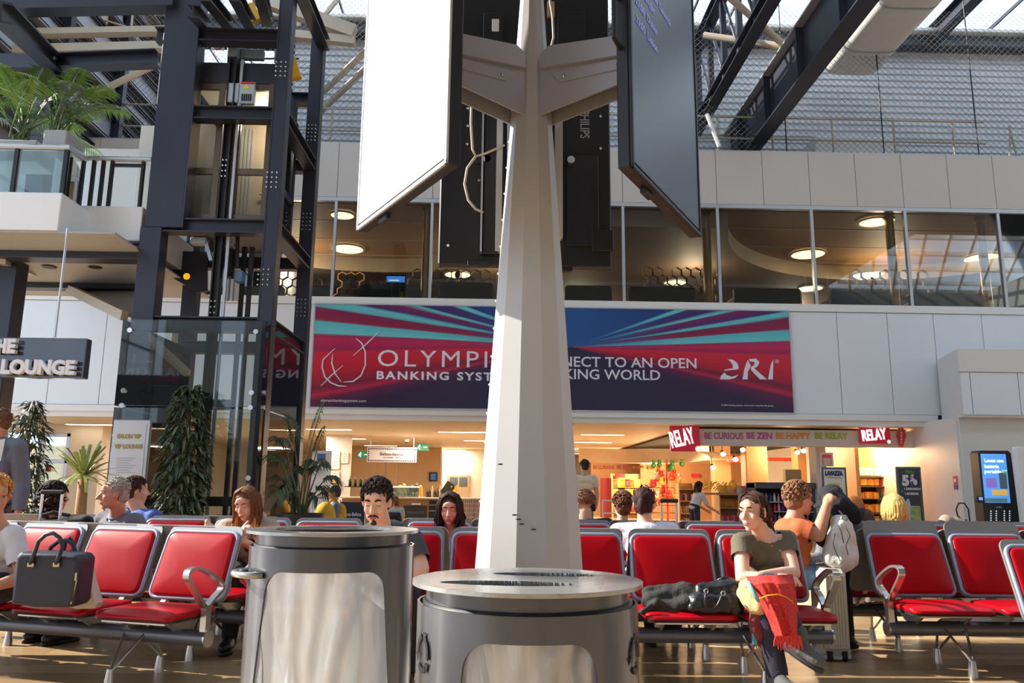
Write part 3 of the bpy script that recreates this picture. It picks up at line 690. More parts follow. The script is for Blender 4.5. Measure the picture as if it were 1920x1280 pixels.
# machinery under the car
um = thing('buffer_machinery', 'bundle of brackets and chains hanging under the lift car', 'machine', P(430, 470, YF+.5))
um_m = mat('machine_light', (178, 186, 196), .4, .4)
MB().cbox(P(358, 453, YF+.4).x, P(388, 453, YF+.4).x, YF+.35, YF+.5, P(370, 458, YF+.4).z, P(370, 446, YF+.4).z, .01).build('bracket', um_m, um)
MB().bar(P(386, 452, YF+.4), P(396, 488, YF+.4), .05, .05).build('bracket', um_m, um)
MB().cbox(P(421, 460, YF+.4).x, P(439, 460, YF+.4).x, YF+.35, YF+.5, P(430, 463, YF+.4).z, P(430, 455, YF+.4).z, .01).build('bracket', um_m, um)
MB().cbox(P(424, 500, YF+.4).x, P(436, 500, YF+.4).x, YF+.35, YF+.5, P(430, 520, YF+.4).z, P(430, 466, YF+.4).z, .01).build('buffer', m_black, um)
for px_ in (412, 416, 446): MB().tube([P(px_, 430, YF+.4), P(px_-2, 500, YF+.4)], .03, 6).build('chain', m_black, um)
MB().cbox(P(441, 520, YF+.4).x, P(456, 520, YF+.4).x, YF+.35, YF+.5, P(450, 529, YF+.4).z, P(450, 508, YF+.4).z, .01).build('blue_bracket', mat('machine_blue', (96, 130, 160), .5), um)
for a, b, m_ in ((418, 428, m_white), (432, 437, m_alu), (440, 452, m_white)): MB().box(P(a, 540, YF+1.2).x, P(b, 540, YF+1.2).x, YF+1.2, YF+1.3, P(430, 562, YF+1.2).z, P(430, 505, YF+1.2).z).build('pale_plate', m_, um)
q = P(350, 518, YF+.8); tag(MB().ell(q, (.05, .04, .05)).build('warning_lamp', emat('amber', (255, 150, 20), 1.2)), 'small amber warning lamp inside the lift shaft', 'lamp')
MB().prism([(P(x, y, YF+1.6).x, P(x, y, YF+1.6).z) for x, y in ((326, 470), (388, 472), (388, 545), (372, 548), (322, 520))], 'y', YF+1.6, YF+1.65).build('dark_side_plate', m_steel, lift)
# glass enclosure of the lower storey
ge = thing('glass_enclosure', 'clear glass screen with round steel fixings around the foot of the lift', 'glass', P(350, 950, YF))
m_encl = glass('enclosure_glass', (222, 230, 230), 0.03, (150, 165, 170), 1.5)
exl, exr = P(232, 600, YF-.2).x, P(492, 600, YF-.2).x; ez = P(350, 600, YF-.2).z; ezm = P(350, 762, YF-.2).z; ezn = ezm-0.02
for z0, z1 in ((ezm, ez), (0.5, ezn)):
    MB().box(exl, exr, YF-.2, YF-.19, z0, z1).build('pane', m_encl, ge)
    MB().box(exr+.05, exr+.06, YF-.2, YB+.3, z0, z1).build('pane', m_encl, ge)
    MB().box(exl-.01, exl, YF-.2, YB+.3, z0, z1).build('pane', m_encl, ge)
for px_, py_ in ((244, 619), (232, 732), (229, 760), (480, 622), (472, 736), (470, 764), (466, 896)):
    q = P(px_, py_, YF-.21); MB().tube([q-V((0, .02, 0)), q+V((0, .03, 0))], .035, 14).build('fixing', m_bolt, ge)
for px_, py_ in ((494, 736), (492, 764)):
    q = P(px_, py_, YF-.1); MB().tube([q-V((.01, 0, 0)), q+V((.03, 0, 0))], .035, 14).build('fixing', m_bolt, ge)
MB().cbox(exl, exr, YF-.1, YF+.05, P(350, 948, YF).z, P(350, 930, YF).z, .01).build('base_rail', m_steel, ge)
MB().cbox(P(368, 760, YF+.4).x, P(430, 760, YF+.4).x, YF+.4, YF+.5, P(400, 768, YF+.4).z, P(400, 748, YF+.4).z, .01).build('door_head', m_alu, ge)
MB().cbox(P(225, 740, YF+1).x, P(340, 740, YF+1).x, YF+1.0, YF+1.1, P(280, 800, YF+1).z, P(280, 722, YF+1).z, .01).build('dark_plinth', m_steel, ge)
MB().bar(P(270, 625, YF+.6), P(352, 700, YF+1.6), .1, .1).build('brace', m_beige, ge)
for px_ in (262, 318): MB().box(P(px_, 680, YB+1).x, P(px_+9, 680, YB+1).x, YB+1, YB+1.1, 0, P(px_, 615, YB+1).z).build('window_post', m_beige, ge)

# ================================================================ upper balcony
bal = thing('balcony', 'white fronted upper balcony with glass and black bar balustrade', 'balcony', P(130, 430, 10.4))
Y1, Y2 = 10.3, 11.05
z0, z1 = P(60, 431, Y1).z, P(60, 360, Y1).z; xc = P(108, 431, Y1).x; xr = P(262, 450, Y2).x
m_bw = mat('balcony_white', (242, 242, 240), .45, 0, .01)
MB().cbox(-9.5, xc, Y1, 14, z0, z1, .01).build('fascia', m_bw, bal)
zb0 = P(200, 450, Y2).z; zb1 = P(200, 386, Y2).z
xk = P(146, 452, Y2).x
MB().cbox(xc-0.3, xr, Y2, 14, zb0, zb1, .01).build('fascia', m_bw, bal)
MB().prism([(xc, Y1+.01), (xk, Y2+.01), (xk-.6, Y2+.02), (xc-.3, Y1+.3)], 'z', z0, z1).build('fascia_return', m_bw, bal)
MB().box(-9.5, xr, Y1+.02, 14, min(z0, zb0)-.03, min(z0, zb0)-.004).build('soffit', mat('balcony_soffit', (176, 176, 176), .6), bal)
MB().cbox(-9.5, P(280, 465, Y2).x, Y2+.1, Y2+.4, P(150, 480, Y2).z, P(150, 453, Y2).z, .01).build('edge_beam', m_steel, bal)
MB().cbox(-9.5, P(258, 530, 13).x, 13.0, 13.25, P(150, 540, 13).z, P(150, 512, 13).z, .01).build('edge_beam', m_steel, bal)
MB().cbox(P(0, 640, 11.6).x-.6, P(22, 640, 11.6).x, 11.5, 11.8, 0, P(20, 490, 11.6).z, .01).build('column', m_steel, bal)
MB().bar(P(2, 484, Y2+.2), P(80, 514, 13.0), .12, .16).build('joist', m_beige, bal); MB().bar(P(130, 542, 13.1), P(234, 592, 11.2), .1, .14).build('joist', m_beige, bal)
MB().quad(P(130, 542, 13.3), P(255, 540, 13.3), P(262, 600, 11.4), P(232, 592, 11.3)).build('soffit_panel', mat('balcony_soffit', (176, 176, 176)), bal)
for px_ in (92, 178):
    q = P(px_, 499, 12.0); MB().lathe([(0, 0), (.1, 0), (.11, .01)], q-V((0, 0, .02)), 16).build('downlight', m_black, bal)
zr = P(60, 270, Y1).z
hand = [(-9.5, Y1+.1, zr), (P(125, 268, Y1).x, Y1+.1, zr), (P(155, 292, Y2).x, Y2+.1, P(155, 292, Y2).z), (P(280, 292, Y2).x, Y2+.1, P(155, 292, Y2).z)]
MB().tube(hand, .045, 10).build('handrail', m_alu, bal)
for a, b in ((-9.5, P(20, 300, Y1).x), (P(25, 300, Y1).x, P(112, 300, Y1).x)): MB().box(a, b, Y1+.09, Y1+.11, z1+.01, zr-.05).build('glass_panel', m_glass_b, bal)
MB().quad(V((P(122, 300, Y1).x, Y1+.1, z1)), V((P(150, 300, Y2).x, Y2+.1, z1)), V((P(150, 300, Y2).x, Y2+.1, zr-.06)), V((P(122, 300, Y1).x, Y1+.1, zr-.06))).build('glass_panel', m_glass_b, bal)
for px_ in (20, 114): x = P(px_, 320, Y1).x; MB().cbox(x-.03, x+.03, Y1+.07, Y1+.14, z1-.02, zr-.03, .005).build('baluster', m_black, bal)
for px_ in (146, 166, 184, 201, 260): x = P(px_, 340, Y2).x; MB().cbox(x-.022, x+.022, Y2+.07, Y2+.13, zb1-.02, P(155, 292, Y2).z-.03, .004).build('baluster', m_black, bal)
MB().cbox(P(203, 300, Y2).x, P(262, 300, Y2).x, Y2+.08, Y2+.12, P(155, 292, Y2).z-.12, P(155, 292, Y2).z-.07, .004).build('gate_rail', m_black, bal)
a, b = P(258, 300, 12.4), P(284, 300, 12.4); tag(MB().cbox(a.x, b.x+.1, 12.4, 13, P(270, 385, 12.4).z, P(270, 235, 12.4).z, .01).build('white_pier', m_white), 'white square pier standing behind the balcony gate', 'pier')
tag(MB().cbox(P(-40, 250, 13.9).x, P(276, 250, 13.9).x, 13.9, 14.0, z0, P(100, 276, 13.9).z, .01).build('white_parapet', m_white), 'white parapet wall behind the balcony bars', 'wall')
m_pot = mat('planter_grey', (176, 178, 182), .5)
def planter(px0, px1, py0, py1, Y, label):
    a, b = P(px0, py1, Y), P(px1, py0, Y); t = thing('planter', label, 'planter', (a.x, Y, a.z))
    MB().cbox(a.x, b.x, Y, Y+.5, a.z, b.z, .015).build('trough', m_pot, t); MB().box(a.x+.03, b.x-.03, Y+.03, Y+.47, b.z-.04, b.z-.02).build('soil', mat('soil', (60, 46, 36), .9), t); return t
planter(78, 126, 243, 276, Y1+.25, 'grey square planter at the balcony corner holding the bushier palm')
planter(-30, 70, 262, 300, Y1+.3, 'grey planter at the left end of the balcony')
# ================================================================ banner
def banner_mat(cx, cz):
    M = bpy.data.materials.new('banner_print'); M.use_nodes = True; n = M.node_tree.nodes; L = M.node_tree.links; b = n['Principled BSDF']
    b.inputs['Roughness'].default_value = 0.35
    tc = n.new('ShaderNodeTexCoord'); sp = n.new('ShaderNodeSeparateXYZ'); L.new(tc.outputs['Object'], sp.inputs[0])
    def mth(op, a, c=None):
        q = n.new('ShaderNodeMath'); q.operation = op
        for i, v in enumerate((a, c)):
            if v is None: continue
            if isinstance(v, (int, float)): q.inputs[i].default_value = v
            else: L.new(v, q.inputs[i])
        return q.outputs[0]
    dx = mth('ABSOLUTE', mth('SUBTRACT', sp.outputs['X'], cx)); dz = mth('SUBTRACT', sp.outputs['Z'], cz)
    ang = mth('MULTIPLY', mth('ARCTAN2', dz, dx), 180/PI)
    cmb = n.new('ShaderNodeCombineXYZ'); L.new(mth('MULTIPLY', sp.outputs['X'], 0.10), cmb.inputs[0]); L.new(mth('MULTIPLY', ang, 0.55), cmb.inputs[2])
    nz = n.new('ShaderNodeTexNoise'); nz.inputs['Scale'].default_value = 1.6; nz.inputs['Detail'].default_value = 5; L.new(cmb.outputs[0], nz.inputs['Vector'])
    a2 = mth('ADD', ang, mth('MULTIPLY', mth('SUBTRACT', nz.outputs['Fac'], 0.5), 3.0))
    fac = mth('DIVIDE', mth('ADD', a2, 30.0), 70.0)
    cr = n.new('ShaderNodeValToRGB'); L.new(fac, cr.inputs[0]); e = cr.color_ramp.elements
    stops = [(-30, (38, 30, 62)), (-16, (46, 26, 64)), (-12.5, (96, 20, 62)), (-11.5, (190, 30, 70)), (-10, (110, 18, 56)), (-7, (186, 22, 46)), (-2, (204, 28, 56)), (-1, (150, 24, 84)), (0.6, (190, 30, 80)), (2.2, (150, 34, 90)),
             (2.8, (104, 196, 200)), (5.2, (86, 178, 190)), (5.6, (140, 26, 60)), (8.3, (120, 26, 74)), (8.8, (92, 180, 186)), (10.0, (100, 190, 196)), (10.4, (70, 36, 104)), (13.0, (120, 26, 84)), (13.4, (96, 190, 196)), (14.4, (96, 190, 196)), (14.8, (56, 40, 104)), (18.2, (70, 40, 110)), (18.8, (104, 200, 206)), (20.4, (104, 200, 206)), (21.0, (34, 52, 118)), (38, (28, 44, 112))]
    while len(e) > 1: e.remove(e[-1])
    e[0].position = 0; e[0].color = lin(stops[0][1])
    for d, c in stops[1:]:
        k = e.new((d+30)/70.0); k.color = lin(c)
    mr = n.new('ShaderNodeMapRange'); L.new(dx, mr.inputs['Value']); mr.inputs['From Min'].default_value = 0.3; mr.inputs['From Max'].default_value = 2.6
    up = n.new('ShaderNodeMapRange'); L.new(ang, up.inputs['Value']); up.inputs['From Min'].default_value = -2; up.inputs['From Max'].default_value = 6
    g = mth('MULTIPLY', mth('SUBTRACT', 1.0, mr.outputs[0]), up.outputs[0])
    mx = n.new('ShaderNodeMix'); mx.data_type = 'RGBA'; L.new(g, mx.inputs['Factor']); L.new(cr.outputs[0], mx.inputs['A']); mx.inputs['B'].default_value = lin((28, 84, 146))
    L.new(mx.outputs['Result'], b.inputs['Base Color']); return M
YB_ = W-0.06
ba, bb = P(594, 572, YB_), P(1486, 774.5, YB_)
bz0, bz1 = zbb+0.005, zbt-0.005
bc = P(1072, 650, YB_)
ban = thing('advertising_banner', 'wide red and blue light-trail advertising banner above the shop fronts', 'banner', (bl, YB_, bz0))
MB().box(bl, br, YB_, W-0.005, bz0, bz1).build('printed_sheet', banner_mat(bc.x, bc.z), ban)
for a in ((bl-0.03, bl, bz0-0.03, bz1+0.03), (br, br+0.03, bz0-0.03, bz1+0.03), (bl, br, bz0-0.03, bz0), (bl, br, bz1, bz1+0.03)):
    MB().box(a[0], a[1], YB_-0.01, W-0.005, a[2], a[3]).build('frame_edge', m_alu, ban)
m_txt = mat('white_print', (222, 220, 232), 0.5, 0, 0.0)
Yt = YB_-0.006
def btext(s, pl, pr, base, cap, bold=0.0, parent=ban, mm=m_txt, Y=Yt, spacing=1.0, name='lettering', shear=0.0, depth=0.002):
    a, b = P(pl[0], pl[1], Y), P(pr[0], pr[1], Y)
    size = (P(pl[0], base-cap, Y).z-P(pl[0], base, Y).z)/0.70
    return text(name, s, face_mw(V((a.x, Y, P(pl[0], base, Y).z)), (1, 0, 0)), size, mm, parent, bold, depth, b.x-a.x, shear, spacing)
btext('OLYMPIC', (708, 685), (958, 687), 686, 31, 0.0, spacing=1.25)
btext('BANKING SYSTEM', (706, 710), (962, 712), 710, 14.5, 0.008, spacing=1.25)
btext('olympicbankingsystem.com', (601, 753), (686, 753), 752.5, 5, 0.0)
btext('CONNECT TO AN OPEN', (986, 684), (1306, 686), 685.5, 18.5, 0.004)
btext('BANKING WORLD', (1000, 708), (1238, 710), 709, 18.5, 0.004)
btext('\u00a9 2023 banking system, trademarks owned by the group', (1352, 760), (1450, 760), 760.5, 3)
btext('\u00ae', (1453, 680), (1461, 680), 681, 7)
# the three drawn letters of the right-hand logo
lg = MB()
def px_poly(pts): lg.prism([(P(x, y, Yt).x, P(x, y, Yt).z) for x, y in pts], 'y', Yt-0.003, Yt)
px_poly([(1364, 673), (1374, 674), (1382, 680), (1385, 688), (1384, 692), (1358, 695), (1358, 693), (1374, 690), (1374, 685), (1371, 679)])
px_poly([(1358, 698), (1352, 704), (1350, 711), (1368, 711), (1379, 708), (1385, 702), (1373, 706), (1363, 703)])
px_poly([(1402, 674), (1396, 690), (1392, 711), (1402, 711), (1402, 697), (1408, 686)])
px_poly([(1404, 673), (1418, 672), (1424, 679), (1420, 687), (1414, 690), (1438, 711), (1425, 711), (1408, 693), (1408, 688), (1414, 684), (1415, 679), (1406, 677)])
px_poly([(1450, 673), (1445, 684), (1440, 711), (1449, 711)])
lg.build('logo_letters', m_txt, ban)
lg = MB()
def arc_px(pts, r=0.018): lg.tube([P(x, y, Yt-0.004) for x, y in pts], [r*0.4]+[r]*(len(pts)-2)+[r*0.4], 5)
arc_px([(629, 652), (606, 674), (604, 688), (609, 706), (620, 717), (634, 723), (650, 724)]); arc_px([(624, 663), (622, 680), (628, 700), (640, 716)]); arc_px([(602, 723), (620, 705), (643, 685)])
arc_px([(667, 634), (678, 643), (685, 660), (685, 684), (677, 704), (662, 715), (644, 716)]); arc_px([(662, 667), (690, 642), (713, 620)])
lg.build('logo_arcs', m_txt, ban)

# ================================================================ ground floor behind the opening
zi = 2.72
struct(MB().box(-10.9, 24, W+0.05, 40, zi, zi+0.1).box(-15, -10.9, W+0.05, 22.2, zi, zi+0.1).build('ceiling_shops', m_soffit))
MB().box(-15, 24, W+0.0, W+0.05, zi, zfb+0.03).build('lintel', m_white, wb)
struct(MB().box(-11.1, -10.9, 22.2, 40, 0, zi).build('wall_shops_side', mat('cream_wall', (222, 208, 188), .6, 0, .03)))
struct(MB().box(-11, 24, 40, 40.2, 0, zi).build('wall_shops', mat('cream_wall', (222, 208, 188), 0.6, 0, 0.03)))
struct(MB().box(-15.2, -15, W, 22, 0, zi).build('wall_shops_left', mat('cream_wall', (222, 208, 188))))
m_tube = emat('tube_light', (255, 240, 214), 5)
for i, (x, y) in enumerate(((650, 823), (617, 806), (714, 836), (887, 811), (905, 827), (862, 811), (1130, 816), (1112, 830), (1098, 842), (1092, 851), (1232, 844), (1212, 853), (1262, 836), (170, 797))):
    q = PZ(x, y, zi-0.02); l_ = 0.62
    t = thing('strip_light', 'recessed strip light in the cream shop ceiling, '+('second from the left of the left cluster', 'nearest above the palm', 'third behind the palm', 'nearest left of the pillar', 'just left of the pillar edge', 'further left of the pillar', 'nearest right of the pillar', 'second right of the pillar', 'third right of the pillar', 'fourth right of the pillar', 'beside the red corner sign', 'furthest towards the curved fascia', 'half behind the red corner sign', 'near the glass door at far left', 'last and dimmest right of the pillar')[i], 'lamp', q, 'recessed strip lights of the shop ceiling')
    MB().box(q.x-l_, q.x+l_, q.y-0.11, q.y+0.11, zi-0.012, zi+0.001).build('diffuser', m_tube, t); 
    MB().box(q.x-l_-.03, q.x+l_+.03, q.y-0.14, q.y+0.14, zi-0.008, zi+0.002).build('rim', m_white, t)
for i, (x, y, e_) in enumerate(((-6, 24, 200), (-2, 25, 240), (2.5, 25, 240), (-2, 33, 300), (3, 33, 260), (-9, 24, 60))):
    l = bpy.data.lights.new('shop_ceiling_light', 'AREA'); l.energy = e_; l.size = 1.6; l.color = (1, .90, .76) if x > -5 else (1, .95, .9)
    o = bpy.data.objects.new('shop_ceiling_light', l); COL.objects.link(o); o.location = (x, y, zi-0.05)
def dome(px_, py_, label, r=0.09):
    q = PZ(px_, py_, zi-0.05); q = V((q.x, max(q.y, 19.5), q.z)); t = thing('dome_camera', label, 'camera', q)
    MB().cap(q, q+V((0, 0, .08)), r, r, 14).build('housing', m_white, t, True); MB().ell(q-V((0, 0, r*.75)), (r*.6, r*.6, r*.5)).build('lens_dome', m_black, t, True)
dome(763, 824, 'small white dome camera on the shop ceiling above the hanging cafe sign'); dome(1081, 789, 'small white dome camera on the ceiling close to the pillar')
# far left: glazed entrance
Yd = 22.0
t = struct(thing('door_1', None, None, P(100, 930, Yd)))
a, b = P(60, 930, Yd), P(133, 812, Yd)
for x in (a.x, P(68, 900, Yd).x, b.x-.1): MB().cbox(x, x+.1, Yd, Yd+.1, 0, b.z, .008).build('frame_post', m_alu, t)
for z in (b.z-.1, P(90, 868, Yd).z, .02): MB().cbox(a.x, b.x, Yd, Yd+.09, z, z+.1, .008).build('frame_rail', m_alu, t)
MB().box(a.x, b.x, Yd+.04, Yd+.05, .1, b.z-.1).build('pane', m_glass, t)
MB().box(P(85, 885, Yd).x, P(95, 885, Yd).x, Yd-.01, Yd, P(90, 884, Yd).z, P(90, 873, Yd).z).build('red_sticker', mat('label_red', (200, 50, 50)), t)
cw_ = mat('cream_wall', (222, 208, 188))
MB().box(b.x, P(186, 870, Yd).x, Yd, Yd+.2, 0, zi).build('wall_section', cw_, wb); MB().box(-15, b.x, Yd, Yd+.2, b.z, zi).build('wall_section', cw_, wb)
MB().box(P(186, 870, Yd).x, P(205, 870, Yd).x, Yd+3, Yd+3.1, 0, zi).build('wall_section', m_alu, wb)
for i in range(6): MB().box(P(186, 870, Yd).x, P(206, 870, Yd).x, Yd+2.9, Yd+2.98, 1.0+.22*i, 1.1+.22*i).build('blind_slat', m_white, wb)
struct(MB().quad((-30, 22.3, .004), (-11.2, 22.3, .004), (-11.2, 40, .004), (-30, 40, .004)).build('pavement_outside', mat('pavement', (200, 200, 200), .8)))
tag(MB().cbox(-19, -15.5, 31, 34, 0, 2.6, .05).build('house_outside', mat('outside_ochre', (214, 196, 150), .8)), 'pale ochre building outside the glazed entrance', 'building')

# cafe ------------------------------------------------------------
Ys = 25.0
def ffront(px0, px1, py0, py1, Y):
    pm = (py0+py1)/2; return P(px0, pm, Y).x, P(px1, pm, Y).x, P(px0, py1, Y).z, P(px1, py0, Y).z
x0, x1, z0, z1 = ffront(688, 781, 839, 866, Ys)
t = thing('hanging_cafe_sign', 'pale hanging cafe sign with a dark ornamental border', 'sign', ((x0+x1)/2, Ys, z0))
MB().cbox(x0, x1, Ys, Ys+.05, z0, z1, .01).build('board', mat('sign_lilac', (206, 196, 196), .5), t)
o = MB(); k = .06; dk = mat('sign_ink', (70, 62, 74), .6)
for i in range(26):
    xx_ = x0+.06+(x1-x0-.12)*i/25.0
    for zz in (z0+.05, z1-.05): o.cbox(xx_-.02, xx_+.02, Ys-.006, Ys, zz-.02, zz+.02, .003)
for i in range(6):
    zz = z0+.07+(z1-z0-.14)*i/5.0
    for xx_ in (x0+.05, x1-.05): o.cbox(xx_-.02, xx_+.02, Ys-.006, Ys, zz-.02, zz+.02, .003)
o.build('border_pattern', dk, t, kind='stuff')
btext('Bellota-Bellota', (713, 853), (756, 853), 853.5, 6, 0.0, t, dk, Ys-.006); btext('GOURMET TAPAS', (718, 858), (752, 858), 858.5, 2.6, 0, t, dk, Ys-.006)
for x in (x0+.1, x1-.1): MB().tube([(x, Ys+.02, z1), (x, Ys+.02, zi)], .008, 6).build('hanger', m_alu, t)
exit_sign(P(792, 838, 27), .42, .24, 'green exit sign right of the hanging cafe sign'); exit_sign(P(681, 852, 29), .42, .24, 'green exit sign half hidden by the hanging cafe sign'); 
# back bar wall panels
Yk = 32.0
for a, b, c in ((643, 720, 'oak'), (722, 742, 'oak'), (744, 826, 'oak')):
    x0, x1, z0, z1 = ffront(a, b, 866, 985, Yk); MB().cbox(x0, x1, Yk, Yk+.1, 0, zi, .01).build('cafe_wall_panel', mat('cafe_panel', (190, 158, 118), .6, 0, .04), wb)
x0, x1, z0, z1 = ffront(828, 915, 866, 985, Yk+1); MB().box(x0, x1, Yk+1, Yk+1.1, 0, zi).build('cafe_wall_panel', mat('cream_wall', (222, 208, 188)), wb)
x0, x1, z0, z1 = ffront(804, 820, 885, 902, Yk-.1)
t = thing('wall_screen', 'small black wall screen with a blue picture in the cafe', 'screen', (x0, Yk, z0)); MB().cbox(x0, x1, Yk-.08, Yk, z0, z1, .01).build('case', m_black, t); MB().box(x0+.08, x1-.06, Yk-.09, Yk-.08, z0+.06, z1-.06).build('picture', emat('dim_blue', (40, 84, 130), .6), t)
x0, x1, z0, z1 = ffront(838, 880, 890, 975, Yk+.95)
t = struct(thing('door_2', None, None, (x0, Yk, 0))); MB().cbox(x0, x1, Yk+.93, Yk+.99, 0, z1, .01).build('leaf', mat('door_tan', (176, 152, 122), .5), t)
for a, b in ((x0+.1, (x0+x1)/2-.03), ((x0+x1)/2+.03, x1-.1)): MB().box(a, b, Yk+.92, Yk+.93, 1.2, z1-.1).build('pane', m_glass_b, t)
# counter with display case and bottles
Yq = 24.0
x0, x1, _, zt = ffront(640, 905, 930, 985, Yq); zt = P(770, 932, Yq).z
t = thing('cafe_counter', 'long wooden cafe counter with dark chalkboard fronts', 'counter', ((x0+x1)/2, Yq, 0))
MB().cbox(x0, x1, Yq, Yq+.7, 0, zt-.05, .01).build('carcass', mat('counter_wood', (140, 104, 70), .5, 0, .08, 2), t); MB().cbox(x0-.03, x1+.03, Yq-.05, Yq+.75, zt-.05, zt, .01).build('worktop', mat('counter_top', (196, 176, 150), .35), t)
a_, b_, c_, d_ = ffront(756, 799, 948, 990, Yq-.06)
MB().cbox(a_, b_, Yq-.05, Yq-.005, .1, d_, .01).build('chalkboard', mat('chalkboard', (40, 46, 50), .7, 0, .2, 3), t); btext('Bellota-Bellota', (762, 962), (795, 962), 962, 5, 0, t, mat('chalk', (90, 110, 130), .8), Yq-.055)
MB().box(P(772, 945, Yq).x, P(789, 945, Yq).x, Yq-.02, Yq-.01, P(780, 946, Yq).z, P(780, 943, Yq).z).build('label_strip', m_white, t)
for i, (a, b) in enumerate(((804, 826),)):
    x0_, x1_, z0_, z1_ = ffront(a, b, 938, 982, Yq-.02); MB().cbox(x0_, x1_, Yq-.02, Yq-.001, .2, z1_, .01).build('oven_front', m_black, t)
    for py_ in (946, 957): MB().box(x0_, x1_, Yq-.04, Yq-.02, P(810, py_+1, Yq).z, P(810, py_, Yq).z).build('shelf_edge', m_alu, t)
x0, x1, z0, z1 = ffront(733, 785, 920, 931.5, Yq+.1)
t = thing('pastry_case', 'glass pastry display case with a bright strip on the cafe counter', 'display case', ((x0+x1)/2, Yq, z0))
MB().cbox(x0, x1, Yq+.1, Yq+.5, zt+.01, zt+.04, .005).build('base', m_alu, t); MB().box(x0, x1, Yq+.1, Yq+.11, zt+.04, z1+.1).build('pane', m_glass_b, t); MB().box(x0, x1, Yq+.1, Yq+.3, z1+.1, z1+.13).build('light_strip', emat('case_light', (255, 226, 170), 3), t)
for k in range(7): MB().cbox(x0+.05+.11*k, x0+.12+.11*k, Yq+.2, Yq+.35, zt+.05, zt+.15, .02).build('pastry', mat('pastry'+str(k % 3), ((210, 190, 120), (120, 150, 90), (220, 220, 210))[k % 3], .6), t)
def bottle(p, h, r, m_, label, group):
    o = MB().lathe([(0, 0), (r, 0), (r, h*.55), (r*.4, h*.75), (r*.35, h), (0, h)], p, 10).build('bottle', m_, None, True); tag(o, label, 'bottle', group)
ORD2 = 'first second third fourth fifth sixth seventh eighth ninth'.split()
bm_ = [mat('bottle_green', (40, 70, 40), .15), mat('bottle_brown', (90, 50, 24), .15), mat('bottle_clear', (190, 170, 150), .15)]
for k in range(9): bottle(V((P(800+5*k, 930, Yq+.4).x, Yq+.45, zt)), .26+.04*(k % 3), .04, bm_[k % 3], ORD2[k]+' small bottle from the left on the cafe counter beside the till', 'bottles on the cafe counter')
for k, (px_, c) in enumerate(((750, (210, 170, 70)), (757, (180, 140, 60)), (772, (60, 50, 44)), (781, (70, 56, 46)), (788, (200, 130, 40)))):
    x = P(px_, 920, Yq+.6).x; o = MB().cap((x, Yq+.6, zt+.02), (x, Yq+.6, zt+.3+.05*(k % 2)), .09, .06).build('jar', mat('jar'+str(k), c, .4), None, True); tag(o, ('golden jar leftmost behind the pastry case', 'golden jar second behind the pastry case', 'dark coffee tin behind the pastry case', 'dark tin rightmost but one behind the pastry case', 'orange jar beside the pastry case')[k], 'jar')
x0, x1, z0, z1 = ffront(826, 846, 912, 934, Yq+.2)
t = thing('till', 'black tilted till screen on the cafe counter behind the dark-haired woman', 'till', (x0, Yq+.2, zt)); MB().bar((x0+.1, Yq+.3, zt), (x0+.1, Yq+.3, zt+.15), .06).build('stand', m_black, t); MB().bar((x0+.12, Yq+.2, zt+.1), (x1, Yq+.35, zt+.42), .3, .04, (0, 1, 0)).build('display', m_black, t)
t = thing('yellow_flowers', 'small bunch of yellow flowers on the cafe counter', 'flowers', (P(850, 920, Yq+.4).x, Yq+.4, zt))
fb = MB(); rr = random.Random(3); q = V((P(850, 920, Yq+.4).x, Yq+.4, zt))
for k in range(26): fb.ell(q+V((rr.uniform(-.14, .14), rr.uniform(-.1, .1), .22+rr.uniform(-.06, .12))), (.03, .03, .03), n=6, k=4)
fb.build('blossom', mat('flower_yellow', (236, 176, 30), .7), t, kind='stuff'); MB().lathe([(0, 0), (.06, 0), (.07, .16)], q, 12).build('pot', m_white, t)
# menu boards and shelves on the left of the cafe
t = thing('menu_board', 'tall white freestanding board with blue and orange prints beside the tall palm', 'board', P(596, 985, 20)); x0, x1, z0, z1 = ffront(582, 618, 845, 985, 20)
MB().cbox(x0, x1, 20, 20.06, 0.02, z1, .01).build('panel', m_white, t); MB().box(x0+.12, x1-.14, 19.99, 20, P(598, 862, 20).z, P(598, 850, 20).z).build('blue_print', mat('print_blue', (70, 110, 180)), t)
q = P(606, 867, 19.99); MB().tube([q, q+V((0, .01, 0))], .09, 16).build('orange_print', mat('print_orange', (236, 150, 100)), t)
for j, (a, b, c, d) in enumerate(((617, 637, 846, 879), (640, 653, 848, 868), (615, 636, 883, 905))):
    x0, x1, z0, z1 = ffront(a, b, c, d, 24.6); t = thing('price_list', ('large cream price list', 'small cream price list', 'lower cream price list')[j]+' on the cafe wall right of the palm', 'poster', (x0, 24.6, z0))
    MB().box(x0, x1, 24.6, 24.64, z0, z1).build('sheet', mat('paper_cream', (222, 206, 180), .7), t); 
    for k in range(4): MB().box(x0+.05, x1-.08, 24.595, 24.6, z0+(z1-z0)*(.2+.2*k), z0+(z1-z0)*(.2+.2*k)+.012).build('print_line', mat('print_grey', (140, 124, 108)), t)
x0, x1, z0, z1 = ffront(620, 633, 893, 908, 24.5); t = thing('food_photo', 'dark framed orange food photograph on the cafe wall', 'picture', (x0, 24.5, z0)); MB().cbox(x0, x1, 24.5, 24.55, z0, z1, .006).build('frame', m_black, t); MB().box(x0+.04, x1-.04, 24.49, 24.5, z0+.04, z1-.04).build('print', emat('food_print', (206, 130, 40), .4), t)
MB().box(P(608, 900, 24.65).x, P(656, 900, 24.65).x, 24.65, 24.75, 0, zi).build('cafe_wall_panel', mat('cream_wall', (222, 208, 188)), wb)
